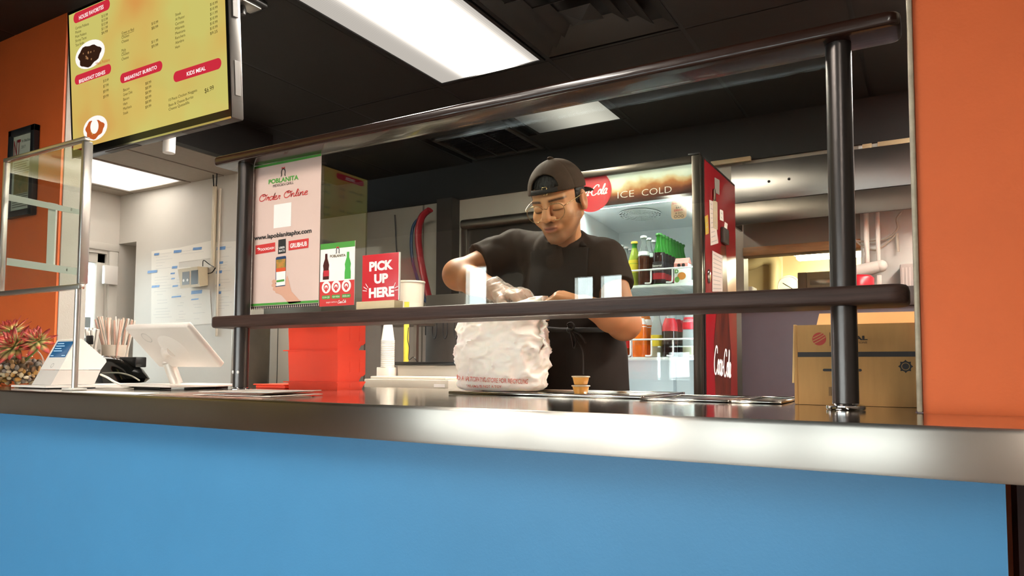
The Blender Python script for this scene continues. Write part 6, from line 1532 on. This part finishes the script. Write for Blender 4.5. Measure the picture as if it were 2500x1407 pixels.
def surface_nets(fn, lo, hi, h, B=8):
    lo = np.array(lo, float); n = np.ceil((np.array(hi)-lo)/h/B).astype(int); N = n*B+1
    vol = np.full(N, 1.0, np.float32)
    ci = np.stack(np.meshgrid(*[np.arange(k) for k in n], indexing='ij'), -1).reshape(-1, 3)
    d = fn(lo+(ci*B+B/2)*h)
    near = np.abs(d) < B*h*1.35
    g = np.stack(np.meshgrid(*[np.arange(B+1)]*3, indexing='ij'), -1).reshape(-1, 3)
    for i in np.nonzero(~near & (d < 0))[0]:
        a = ci[i]*B; vol[a[0]:a[0]+B+1, a[1]:a[1]+B+1, a[2]:a[2]+B+1] = -1.0
    cn = ci[near]
    for s in range(0, len(cn), 400):
        blk = cn[s:s+400]; idx = (blk[:, None, :]*B+g[None]).reshape(-1, 3)
        vol[idx[:, 0], idx[:, 1], idx[:, 2]] = fn(lo+idx*h)
    ins = vol < 0; cells = np.zeros([k-1 for k in N], np.int8)
    for dx in (0, 1):
        for dy in (0, 1):
            for dz in (0, 1): cells += ins[dx:N[0]-1+dx, dy:N[1]-1+dy, dz:N[2]-1+dz]
    act = np.argwhere((cells > 0) & (cells < 8))
    vid = np.full(cells.shape, -1, np.int64); vid[act[:, 0], act[:, 1], act[:, 2]] = np.arange(len(act))
    acc = np.zeros((len(act), 3)); cnt = np.zeros(len(act))
    cor = [(x, y, z) for x in (0, 1) for y in (0, 1) for z in (0, 1)]
    for a in cor:
        for ax in range(3):
            if a[ax]: continue
            b = list(a); b[ax] = 1
            va = vol[act[:, 0]+a[0], act[:, 1]+a[1], act[:, 2]+a[2]]; vb = vol[act[:, 0]+b[0], act[:, 1]+b[1], act[:, 2]+b[2]]
            m = (va < 0) != (vb < 0); t = np.where(m, va/(va-vb+1e-12), 0); q = np.array(a, float)[None].repeat(len(act), 0); q[:, ax] += t
            acc[m] += q[m]; cnt[m] += 1
    V = lo+(act+acc/np.maximum(cnt, 1)[:, None])*h; F = []
    for ax in range(3):
        o1, o2 = [(1, 2), (2, 0), (0, 1)][ax]
        sl0 = [slice(None)]*3; sl1 = [slice(None)]*3; sl0[ax] = slice(0, -1); sl1[ax] = slice(1, None)
        s0 = ins[tuple(sl0)]; s1 = ins[tuple(sl1)]; e = np.argwhere(s0 != s1)
        ok = (e[:, o1] > 0) & (e[:, o2] > 0) & (e[:, o1] < cells.shape[o1]) & (e[:, o2] < cells.shape[o2]); e = e[ok]
        def cid(a, b):
            q = e.copy(); q[:, o1] -= a; q[:, o2] -= b; return vid[q[:, 0], q[:, 1], q[:, 2]]
        quad = np.stack([cid(1, 1), cid(0, 1), cid(0, 0), cid(1, 0)], 1)
        flip = ~s0[e[:, 0], e[:, 1], e[:, 2]]; quad[flip] = quad[flip][:, ::-1]; F.append(quad)
    F = np.concatenate(F); F = F[(F >= 0).all(1)]
    return V, F
def np_mesh(name, V, F, mats, parent, col=None, smooth=True):
    me = bpy.data.meshes.new(name); V = V-ORG[parent]
    me.vertices.add(len(V)); me.vertices.foreach_set('co', V.astype(np.float32).ravel())
    me.loops.add(F.size); me.loops.foreach_set('vertex_index', F.astype(np.int32).ravel())
    me.polygons.add(len(F)); me.polygons.foreach_set('loop_start', np.arange(0, F.size, F.shape[1], dtype=np.int32))
    me.update(calc_edges=True); me.validate()
    me.polygons.foreach_set('use_smooth', [True]*len(me.polygons))
    for m in (mats if isinstance(mats, list) else [mats]): me.materials.append(m)
    if col is not None:
        at = me.color_attributes.new('Col', 'FLOAT_COLOR', 'POINT'); at.data.foreach_set('color', np.concatenate([col, np.ones((len(col), 1))], 1).astype(np.float32).ravel())
    o = bpy.data.objects.new(name, me); COL.objects.link(o); o.parent = parent; ORG[o] = ORG[parent]; return o
def nz(p, s, seed=0.0):
    """cheap smooth pseudo noise"""
    x, y, z = p[:, 0]*s+seed, p[:, 1]*s+seed*1.7, p[:, 2]*s-seed
    return (np.sin(x*1.3+2.1*np.sin(y*.7+z*.4))*np.cos(y*1.1+1.3*np.sin(z*.9+x*.3))+.5*np.sin(z*1.9+1.7*np.sin(x*1.2-y*.8)))/1.5

BX, BY = -1.075, 2.20
man = thing('person', 'person in a dark shirt, apron, glasses and backwards brown cap packing the plastic bag', 'person', (BX, BY, 0))
SR = P(1256, 607, y=2.19); ER = P(1119, 671, y=2.03); WR = P(1228, 718, y=1.965)
SL = P(1478, 634, y=2.19); EL = P(1524, 790, y=2.13); WL = P(1425, 742, y=1.945)
HC = P(1362, 494, y=2.055)
pit = math.radians(24); rol = math.radians(-3); yw = math.radians(3)
RX = np.array(Matrix.Rotation(yw, 3, 'Z') @ Matrix.Rotation(pit, 3, 'X') @ Matrix.Rotation(rol, 3, 'Y'))
HS = 1.05
def hl(p): return ((p-HC)@RX)/HS          # world -> head frame (face looks along -y)
def hw(q): return HC+HS*(RX@np.asarray(q, float))
NB = np.array([-1.058, 2.150, 1.480])
def head_sdf(p):
    q = hl(p)
    d = ell(q, (0, .012, .032), (.075, .094, .085))
    d = smin(d, ell(q, (0, -.022, -.040), (.057, .066, .074)), .03)
    for s in (-1, 1):
        d = smin(d, cap_(q, (s*.054, .012, -.042), (s*.017, -.060, -.094), .018, .015), .020)
        d = smin(d, ell(q, (s*.040, -.056, -.030), (.024, .024, .026)), .02)
        d = smin(d, cap_(q, (s*.012, -.086, .022), (s*.046, -.069, .019), .009, .006), .018)
    d = smin(d, ell(q, (0, -.067, -.096), (.019, .019, .017)), .018)
    for s in (-1, 1):
        d = smax(d, -ell(q, (s*.031, -.101, .000), (.019, .016, .012)), .012)
        d = smin(d, ell(q, (s*.031, -.076, -.001), (.0165, .0155, .0125)), .004)
    d = smin(d, cap_(q, (0, -.088, .014), (0, -.109, -.026), .0088, .0140), .008)
    for s in (-1, 1): d = smin(d, ell(q, (s*.0160, -.097, -.0315), (.0090, .0110, .0085)), .005)
    d = smin(d, ell(q, (0, -.083, -.058), (.026, .014, .016)), .014)
    d = smin(d, ell(q, (0, -.0965, -.0555), (.022, .0075, .0052)), .004)
    d = smin(d, ell(q, (0, -.0950, -.0665), (.018, .0080, .0062)), .004)
    for s in (-1, 1):
        e = ell(q, (s*.079, .014, -.006), (.009, .020, .032)); e = smax(e, -ell(q, (s*.087, .010, -.004), (.007, .011, .020)), .004)
        d = smin(d, e, .006)
    return d*HS
def local(fn, p, c, r):
    """evaluate a detailed shape only near its centre"""
    dd = np.linalg.norm(p-c, axis=1); out = dd-r*.75; m = dd < r
    if m.any(): out[m] = fn(p[m])
    return out
def hand_pts(W, d, n, side, curls, spread=1.0, L=1.0):
    """wrist, direction to the knuckles, back-of-hand normal, thumb side (+1/-1 along s)"""
    d = d/np.linalg.norm(d); n = n-d*np.dot(n, d); n /= np.linalg.norm(n); s = np.cross(d, n)
    out = []; palm = []
    for i, off in enumerate((-.030, -.010, .010, .029)):
        k = W+d*(.083 if i in (1, 2) else .077)*L+s*off*spread*side*-1+n*(.002 if i in (1, 2) else 0)
        palm.append((W+s*off*.55*side*-1, k))
        ln = np.array([.044, .027, .021])*(.97, 1.06, 1.0, .80)[i]*L; a = 0; q = k; ch = [k]
        for l, c in zip(ln, curls[i]):
            a += math.radians(c); q = q+l*(math.cos(a)*d-math.sin(a)*n)+s*off*.12*side*-1; ch.append(q)
        out.append(ch)
    tb = W+d*.022*L-s*side*-1*.026; t1 = tb+.038*(d*.55-s*side*-1*.62-n*.35); t2 = t1+.030*(d*.9-s*side*-1*.15-n*.4); t3 = t2+.022*(d*.9+s*side*-1*.15-n*.4)
    return palm, out, [tb, t1, t2, t3]
dR = P(1300, 724, y=1.935)-WR; dL = P(1340, 716, y=1.925)-WL
HR = hand_pts(WR, dR, np.array([0, -.25, 1.0]), 1, [(35, 40, 30), (40, 45, 30), (45, 45, 30), (48, 45, 30)])
HL_ = hand_pts(WL, dL, np.array([.05, -.30, 1.0]), -1, [(40, 50, 35), (45, 55, 35), (50, 50, 30), (78, 12, 6)])
def hand_sdf(p, hd):
    palm, fin, th = hd; d = None
    for a, b in palm:
        e = cap_(p, a, b, .0155, .0125); d = e if d is None else smin(d, e, .012)
    for ch in fin:
        for i in range(3): d = smin(d, cap_(p, ch[i], ch[i+1], .0098-.0010*i, .0092-.0012*i), .0035)
    for i in range(3): d = smin(d, cap_(p, th[i], th[i+1], .0125-.0015*i, .0112-.0014*i), .006)
    return d
def arm_sdf(p, S, E, W):
    d = cap_(p, S, E, .052, .047); d = smin(d, ell(p, E, (.050, .050, .050)), .02)
    m = E+(W-E)*.35; d = smin(d, cap_(p, E, m, .047, .046), .02); d = smin(d, cap_(p, m, W, .046, .027), .015); return d
def torso_sdf(p):
    d = ell(p, (BX+.005, 2.215, 1.345), (.165, .112, .185))
    d = smin(d, ell(p, (BX+.015, 2.205, 1.13), (.172, .128, .20)), .06); d = smin(d, ell(p, (BX+.02, 2.22, .96), (.172, .125, .16)), .06)
    mid = np.array([BX+.008, 2.18, 1.495])
    d = smin(d, cap_(p, SR+np.array([.02, .01, -.012]), mid, .056, .056), .045); d = smin(d, cap_(p, SL+np.array([-.02, .01, -.012]), mid, .056, .056), .045)
    return d
def neck_sdf(p): return cap_(p, hw((0, .022, -.055)), NB, .053, .058)
def body_sdf(p):
    d = torso_sdf(p); d = smin(d, arm_sdf(p, SR, ER, WR), .03); d = smin(d, arm_sdf(p, SL, EL, WL), .03)
    n_ = smin(neck_sdf(p), local(head_sdf, p, HC, .20), .018); d = smin(d, n_, .03)
    d = smin(d, local(lambda q: hand_sdf(q, HR), p, HR[1][1][0], .16), .010); d = smin(d, local(lambda q: hand_sdf(q, HL_), p, HL_[1][1][0], .16), .010)
    return smax(d, .985-p[:, 2], .01)
V, F = surface_nets(body_sdf, (-1.56, 1.80, .975), (-.78, 2.42, 1.80), .0030)
q = hl(V); C_ = np.tile(np.array(H('#ae7750')), (len(V), 1))
def blend(mask, col): C_[:] = C_*(1-mask[:, None])+np.array(H(col))*mask[:, None]
sm = lambda x, a, b: np.clip((x-a)/(b-a), 0, 1)**2*(3-2*np.clip((x-a)/(b-a), 0, 1))
hm = np.clip((.17-np.linalg.norm(V-HC, axis=1))/.05, 0, 1); C_[:] = C_*(1-hm[:, None])+np.array(H('#cd976c'))*hm[:, None]  # head skin coloured lighter in place of light missing on the face
face = (q[:, 1] < .0) & (np.abs(q[:, 0]) < .09) & (q[:, 2] > -.14) & (q[:, 2] < .12)
inh = face.astype(float)
beard = inh*sm(-q[:, 2], .052, .085)*sm(-q[:, 1]+.02, 0, .03)*.60; mous = inh*np.exp(-((q[:, 2]+.047)/.007)**2-(q[:, 0]/.026)**2)*(q[:, 1] < -.07)*.65
jaw = inh*sm(np.abs(q[:, 0]), .048, .066)*sm(-q[:, 2], -.005, .05)*.55
blend(np.clip(beard+mous+jaw, 0, .65), '#5a3f30')
blend(inh*np.exp(-((q[:, 0]/.042)**2)-(((q[:, 2]+.02)/.03)**2))*.12, '#c07a5c')
lip = inh*(np.exp(-((q[:, 0]/.0215)**4)-(((q[:, 2]+.0608)/.0088)**4))*(q[:, 1] < -.085)); blend(lip*.85, '#8a4c46')
ml = inh*np.exp(-((q[:, 2]+.0608+.08*q[:, 0]**2)/.0018)**2)*(np.abs(q[:, 0]) < .022)*(q[:, 1] < -.085); blend(ml*.75, '#4a2422')
for s in (-1, 1):
    xb = q[:, 0]*s
    br = inh*np.exp(-((q[:, 2]-(.0205+.10*(xb-.012)-2.2*(xb-.012)**2))/.0040)**2)*sm(xb, .008, .016)*(1-sm(xb, .050, .058))*(q[:, 1] < -.05); blend(np.clip(br*1.1, 0, .92), '#1d1512')
    ls = inh*np.exp(-((q[:, 2]+.0095+5*(xb-.031)**2*-1)/.0022)**2)*(np.abs(xb-.031) < .016)*(q[:, 1] < -.07); blend(ls*.85, '#1a1210')
    ul = inh*np.exp(-((q[:, 2]-.010)/.003)**2)*(np.abs(xb-.031) < .017)*(q[:, 1] < -.07)*.35; blend(ul, '#6a432e')
nos = inh*np.exp(-((np.abs(q[:, 0])-.008)/.004)**2-((q[:, 2]+.0395)/.004)**2)*(q[:, 1] < -.085); blend(nos*.8, '#3c2018')
er = (np.abs(q[:, 0]) > .078) & (q[:, 2] > -.04) & (q[:, 2] < .03); blend(er*.25, '#b86a50')
for ch in HR[1]+HL_[1]:
    k = np.exp(-(np.linalg.norm(V-ch[3], axis=1)/.008)**2); blend(k*.35, '#d39a82')
    k = np.exp(-(np.linalg.norm(V-ch[0], axis=1)/.010)**2); blend(k*.2, '#9a6245')
M_SKIN = mat('skin', '#c08a60', .5, sss=.12, spec=.4)
_nt = M_SKIN.node_tree; _ca = _nt.nodes.new('ShaderNodeVertexColor'); _ca.layer_name = 'Col'; _nt.links.new(_ca.outputs[0], _nt.nodes['Principled BSDF'].inputs['Base Color'])
body = np_mesh('body', V, F, M_SKIN, man, C_)

# ---------------------------------------------------------------- shirt
M_SHIRT = mat('shirt_brown_black', '#30261f', .85, var=.10, vscale=30, bump=.15, bscale=500, spec=.2)
hemR = SR+(ER-SR)*.60; axR = (ER-SR)/np.linalg.norm(ER-SR); hemL = SL+(EL-SL)*.46; axL = (EL-SL)/np.linalg.norm(EL-SL)
def shirt_sdf(p):
    d = torso_sdf(p)-.012
    sR = cap_(p, SR, ER, .064, .084); sR = smax(sR, (p-hemR)@axR, .006)
    sL = cap_(p, SL, EL, .064, .076); sL = smax(sL, (p-hemL)@axL, .006)
    d = smin(d, sR, .045); d = smin(d, sL, .045); d = smin(d, cap_(p, NB-np.array([0, -.01, .04]), NB+np.array([0, -.010, .030]), .078, .066), .03)
    d = d+.0042*nz(p, 26, 1.0)+.0022*nz(p*np.array([1.6, 1, .55]), 60, 3.0)
    d = smax(d, -(cap_(p, hw((0, .02, -.06)), NB+np.array([0, -.004, .030]), .056, .060)), .006)
    return smax(d, .99-p[:, 2], .01)
V, F = surface_nets(shirt_sdf, (-1.56, 1.90, .975), (-.78, 2.42, 1.70), .0050)
np_mesh('shirt', V, F, M_SHIRT, man)
b = MB(); c0 = NB+np.array([0, -.012, .047]); e1 = np.array([1.0, 0, 0]); axn = (hw((0, .02, -.06))-NB); axn /= np.linalg.norm(axn); e1 -= axn*np.dot(e1, axn); e1 /= np.linalg.norm(e1); e2 = np.cross(axn, e1)
b.tube([c0+.0615*(math.cos(a)*e1+math.sin(a)*e2)+axn*(-.010+.012*math.sin(a)) for a in np.linspace(0, 2*math.pi, 49)[:-1]], .0065, 8, closed=True); b.build('collar', mat('collar_black', '#15110f', .8), man, smooth=60)

# ---------------------------------------------------------------- apron
M_APR = mat('apron_black', '#221b16', .75, var=.12, vscale=14, bump=.12, bscale=420, spec=.25)
def apron_sdf(p):
    s = torso_sdf(p)-.0245+.0035*nz(p*np.array([1.5, 1, .35]), 30, 2.0); d = np.abs(s)-.0045
    x = np.abs(p[:, 0]-(BX+.02)); w = np.where(p[:, 2] > 1.20, .105+.10*sm(1.32-p[:, 2], 0, .12), .205)
    d = smax(d, x-w, .006); d = smax(d, p[:, 1]-2.235, .01); d = smax(d, p[:, 2]-1.50, .006); return smax(d, .74-p[:, 2], .01)
V, F = surface_nets(apron_sdf, (-1.35, 2.00, .73), (-.80, 2.30, 1.47), .0050)
apo = np_mesh('apron', V, F, M_APR, man)
for s in (-1, 1):
    pts = smooth_line([(BX+.02+s*.088, 2.118, 1.492), (BX+.012+s*.080, 2.135, 1.515), (BX+.008+s*.074, 2.165, 1.535), (BX+s*.066, 2.215, 1.548)], 6)
    b = MB(); b.tube(pts, .012, 8, flat=.3); b.build('neck_strap', M_APR, apo, smooth=60)
yw_ = 2.052
wb_ = [P(u, v, y=yw_+.004*abs(i-2)) for i, (u, v) in enumerate(((1330, 803), (1365, 806), (1400, 806), (1440, 806), (1475, 806)))]
b = MB(); b.tube(smooth_line(wb_, 4), .003, 8, flat=2.6); b.build('waist_tie', mat('tie_black', '#1d1914', .6), apo, smooth=60)
kn = P(1392, 806, y=yw_-.012)
b = MB(); b.ball(kn, (.013, .010, .011), 12, 8); b.build('bow_knot', mat('tie_black', '#1d1914', .6), apo, smooth=60)
for pts, w in (([(1392, 806), (1386, 792), (1396, 788), (1402, 798), (1393, 806)], .0048), ([(1392, 808), (1398, 830), (1402, 850), (1407, 832), (1400, 812)], .0052), ([(1394, 808), (1412, 815), (1424, 828), (1430, 838)], .0055), ([(1396, 810), (1420, 850), (1424, 880), (1424, 915)], .0036)):
    b = MB(); b.tube(smooth_line([P(u, v, y=yw_-.016) for u, v in pts], 6), w, 8, flat=.5); b.build('bow_loop', mat('tie_black', '#1d1914', .6), apo, smooth=60)
# ---------------------------------------------------------------- trousers and shoes (behind the counter)
def trou(p):
    d = ell(p, (BX+.02, 2.22, .93), (.178, .13, .13))
    for s in (-1, 1):
        x = BX+.02+s*.09; d = smin(d, cap_(p, (x, 2.22, .86), (x+s*.015, 2.215, .48), .088, .062), .04); d = smin(d, cap_(p, (x+s*.015, 2.215, .48), (x+s*.02, 2.23, .10), .062, .058), .03)
    d = d+.004*nz(p, 22, 5.); return smax(smax(d, p[:, 2]-1.0, .01), .07-p[:, 2], .005)
V, F = surface_nets(trou, (-1.40, 1.98, .05), (-.70, 2.46, 1.04), .011)
np_mesh('trousers', V, F, mat('trousers_black', '#14131a', .8), man)
for s in (-1, 1):
    x = BX+.02+s*.11
    V, F = surface_nets(lambda p: smax(smin(ell(p, (x, 2.10, .045), (.047, .13, .05)), ell(p, (x, 2.20, .065), (.045, .07, .065)), .03), .002-p[:, 2], .004), (x-.08, 1.93, -.01), (x+.08, 2.32, .16), .007)
    np_mesh('shoe', V, F, mat('shoe_black', '#0e0d0d', .5), man)
# ---------------------------------------------------------------- hair and cap
M_HAIR = mat('hair_black', '#14100d', .5, bump=.6, bscale=260, stretch=(1, 1, .3))
def hair_sdf(p):
    q = hl(p); d = ell(q, (0, .015, .034), (.0795, .0985, .0895))+.0012*nz(p, 300, 1.)
    front = np.where(q[:, 2] > .050, -1.0, -.022-q[:, 1]); d = smax(d, front, .004); low = np.where(q[:, 1] > .045, -.055-q[:, 2], -.020-q[:, 2]); return smax(d, low, .004)*HS
V, F = surface_nets(hair_sdf, HC-.14, HC+.14, .0030); np_mesh('hair', V, F, M_HAIR, man)
M_CAP = mat('cap_brown', '#43352a', .85, var=.14, vscale=40, bump=.2, bscale=600, spec=.2)
def edge_z(q): return .034-.10*q[:, 1]
def cap_sdf(p):
    q = hl(p); d = ell(q, (0, .013, .036), (.0865, .1060, .0945))
    d = np.maximum(d, -ell(q, (0, .013, .034), (.0815, .1005, .0900)))
    ez = edge_z(q); d = smax(d, ez-q[:, 2], .003)
    hz = ez+.0155; hole = np.maximum(np.sqrt((q[:, 0]/.043)**2+((q[:, 2]-hz)/.040)**2)-1, 0)*.04+np.minimum(np.sqrt((q[:, 0]/.043)**2+((q[:, 2]-hz)/.040)**2)-1, 0)*.04
    hole = np.maximum(np.maximum(hole, hz-q[:, 2]), q[:, 1]+.02); d = smax(d, -hole, .002)
    an = np.arctan2(q[:, 0], -(q[:, 1]-.013)); seam = np.exp(-((np.mod(an+math.pi/6, math.pi/3)-math.pi/6)/.035)**2)*(q[:, 2] > .03); return (d+.0010*seam)*HS
V, F = surface_nets(cap_sdf, HC-.15, HC+.15, .0026); cp = np_mesh('cap', V, F, M_CAP, man)
b = MB(); b.ball(hw((0, .013, .132)), (.0105, .0105, .006), 14, 8); b.build('cap_button', M_CAP, cp, smooth=60)
def brim_sdf(p):
    q = hl(p); r = np.sqrt(q[:, 0]**2/.078**2+(q[:, 1]-.10)**2/.085**2); d = np.maximum((r-1)*.07, np.abs(q[:, 2]-(.026-.35*np.maximum(q[:, 1]-.09, 0)-2.0*q[:, 0]**2))-.0022); return np.maximum(d, .085-q[:, 1])*HS
V, F = surface_nets(brim_sdf, hw((0, .12, 0))-.14, hw((0, .12, 0))+.14, .0036); np_mesh('cap_brim', V, F, M_CAP, cp)
def capx(x, z): # point on the front of the cap band
    yy = .013-.1075*math.sqrt(max(0, 1-(x/.0875)**2-((z-.036)/.0955)**2)); return hw((x, yy-.002, z))
zb_ = .044
b = MB(); b.tube([capx(x, zb_+.0075) for x in np.linspace(-.043, .043, 15)], .0020, 10, flat=3.6); b.build('cap_strap', mat('strap_black', '#16110e', .6), cp, smooth=60)
b = MB(); b.tube([capx(x, z) for x, z in ((.000, zb_-.003), (.014, zb_-.003), (.014, zb_+.019), (.000, zb_+.019))], .0013, 8, closed=True); b.build('cap_buckle', mat('brass', '#c9a877', .25, 1.0), cp, smooth=60)
# ---------------------------------------------------------------- glasses
M_GOLD = mat('gold_wire', '#a58a60', .25, 1.0); gl = thing('glasses', 'x', 'x', (0, 0, 0)); bpy.data.objects.remove(gl)
def lens_pt(s, t, k=1.0):
    x = s*.0335+.0275*k*math.cos(t); z = -.0085+.0245*k*math.sin(t)+(.002*math.cos(2*t)); return hw((x, -.1040+.12*abs(x)**1.5, z+.0))
ring = []
for s in (-1, 1):
    b = MB(); b.tube([lens_pt(s, t) for t in np.linspace(0, 2*math.pi, 37)[:-1]], .0011, 8, closed=True); ring.append(b.build('glasses_rim', M_GOLD, man, smooth=60))
    b = MB(); vs = [lens_pt(s, t, .985) for t in np.linspace(0, 2*math.pi, 33)[:-1]]; b.face(vs); b.build('glasses_lens', thin_glass('lens_glass', '#fbfbf8', 1.4), ring[-1])
    b = MB(); e0 = lens_pt(s, (.35 if s > 0 else math.pi-.35)); b.tube(smooth_line([e0, hw((s*.068, -.090, .006)), hw((s*.081, -.03, .012)), hw((s*.083, .016, .014)), hw((s*.082, .03, -.004))], 5), .0011, 8); b.build('glasses_temple', M_GOLD, ring[-1], smooth=60)
b = MB(); b.tube(smooth_line([lens_pt(-1, .25), hw((0, -.108, .003)), lens_pt(1, math.pi-.25)], 6), .0011, 8); b.build('glasses_bridge', M_GOLD, ring[0], smooth=60)
# ---------------------------------------------------------------- clear glove on the far hand
def glove_sdf(p):
    m = WR+(ER-WR)*.22
    d = smin(hand_sdf(p, HR), cap_(p, WR, m, .030, .040), .012)-.0045+.0030*nz(p, 85, 4.)+.0016*nz(p, 190, 2.)
    ax = (ER-WR)/np.linalg.norm(ER-WR); return smax(d, (p-m)@ax, .002)
V, F = surface_nets(glove_sdf, np.minimum(WR, P(1310, 740, y=1.93))-np.array([.14, .13, .14]), np.maximum(WR, P(1310, 700, y=1.93))+np.array([.12, .13, .10]), .0032)
M_GLOVE = bpy.data.materials.new('clear_glove'); M_GLOVE.use_nodes = True; _n = M_GLOVE.node_tree; _b = _n.nodes['Principled BSDF']
_b.inputs['Base Color'].default_value = (.86, .78, .72, 1); _b.inputs['Roughness'].default_value = .25; _b.inputs['Alpha'].default_value = .34
np_mesh('glove', V, F, M_GLOVE, man)

# ================================================================ plastic bag on the tray
YBg = 1.885
bagL = P(1122, 900, y=YBg)[0]; bagR = P(1334, 900, y=YBg)[0]; bcx = (bagL+bagR)/2; bw = (bagR-bagL)/2*.97
zb0 = ZC+.0036; zt0 = float(P(1230, 775, y=YBg)[2]); 
bag = thing('plastic_bag', 'crumpled white plastic carry out bag with red print', 'bag', (bcx, YBg, zb0))
grip = (P(1312, 726, y=1.93)+P(1330, 722, y=1.93))/2
def bag_pt(th, f, off=0.0):
    """th around, f 0..1 up the side, 1..1.6 gathered neck"""
    c, s = math.cos(th), math.sin(th); e = 2.6
    k = (abs(c)**e+abs(s)**e)**(-1/e)
    prof_ = .90+.10*math.sin(min(f, 1)*math.pi*.9)+(.03 if f < .1 else 0)
    if f < .06: prof_ *= .82+.18*math.sqrt(f/.06)
    z = zb0+min(f, 1.0)*(zt0-zb0); cx, cy = bcx, YBg; sh = 1.0
    if f > 1:
        g_ = (f-1)/.6; sh = 1-.90*g_**.8; cx = bcx+(grip[0]-bcx)*g_; cy = YBg+(grip[1]-YBg)*g_; z = zt0+(grip[2]-zt0)*g_
    x = bw*prof_*k*c*sh; y = .092*prof_*k*s*sh
    P0 = Vector((cx+x, cy+y, z)); v = P0*1.0
    n1 = noise.noise(Vector((v.x*9, v.y*9, v.z*11))); r1 = 1-abs(noise.noise(Vector((v.x*17+3, v.y*17, v.z*19))))*2; r2 = 1-abs(noise.noise(Vector((v.x*34, v.y*30+5, v.z*38))))*2
    dd = (.011*n1+.0105*max(r1, 0)**3+.0055*max(r2, 0)**3-.005)*min(1, f*6+.15)*(1.0 if f < 1 else 1.0)
    fold = .006*max(0, 1-abs((v.z-(zb0+.17+.35*(v.x-bcx)))/.02)) if s < 0 else 0
    nrm = Vector((c, s*1.2, 0)).normalized(); q = P0+nrm*(dd+fold+off); q.z = max(q.z, zb0+off*.2); return (q.x, q.y, q.z)
nu, nv = 150, 84; vs = []; fs = []
for j in range(nv+1):
    for i in range(nu): vs.append(bag_pt(2*math.pi*i/nu, 1.6*j/nv))
for j in range(nv):
    for i in range(nu): fs.append((j*nu+i, j*nu+(i+1) % nu, (j+1)*nu+(i+1) % nu, (j+1)*nu+i))
fs.append(tuple(range(nu))[::-1])
b = MB(); b.add(vs, fs); b.build('bag_skin', mat('bag_plastic', '#e6dcd3', .32, sss=.25, spec=.5), bag, smooth=70)
def bagtext(t, th0, th1, f0, size, m, df=0.0):
    g_, fc = text_geo(t, .01); W_ = g_[:, 0].max(); b = MB(); L_ = []
    for x, y in g_:
        u = x/W_; L_.append(bag_pt(th0+(th1-th0)*u, f0+df*u+y/CAPH*size, .0032))
    b.add(L_, fc); b.build('print_lettering', mat('bag_red_ink', '#cf6a5c', .5), bag)
pi_ = math.pi
bagtext('PLEASE RETURN TO A', 1.05*pi_, 1.30*pi_, .17, .062, None, -.03); bagtext('PARTICIPATING STORE FOR RECYCLING', 1.32*pi_, 1.80*pi_, .135, .062, None, -.03)
bagtext('THIS BAG IS NOT A TOY', 1.34*pi_, 1.62*pi_, .05, .035, None, .0)
# torn ruffled handle at the right
b = MB(); hd = []
for i in range(30):
    f = i/29; u = 1326+6*math.sin(f*9)+3*math.sin(f*31); v = 775+f*80; q = P(u-8, v, y=YBg-.01); q2 = P(u+4+3*math.sin(f*43), v, y=YBg-.03); hd += [tuple(q), tuple(q2)]
b.add(hd, [(2*i, 2*i+1, 2*i+3, 2*i+2) for i in range(29)]); o = b.build('handle_ruffle', mat('bag_plastic', '#e6dcd3', .32, sss=.25, spec=.5), bag, smooth=70); md = o.modifiers.new('thickness', 'SOLIDIFY'); md.thickness = .0015
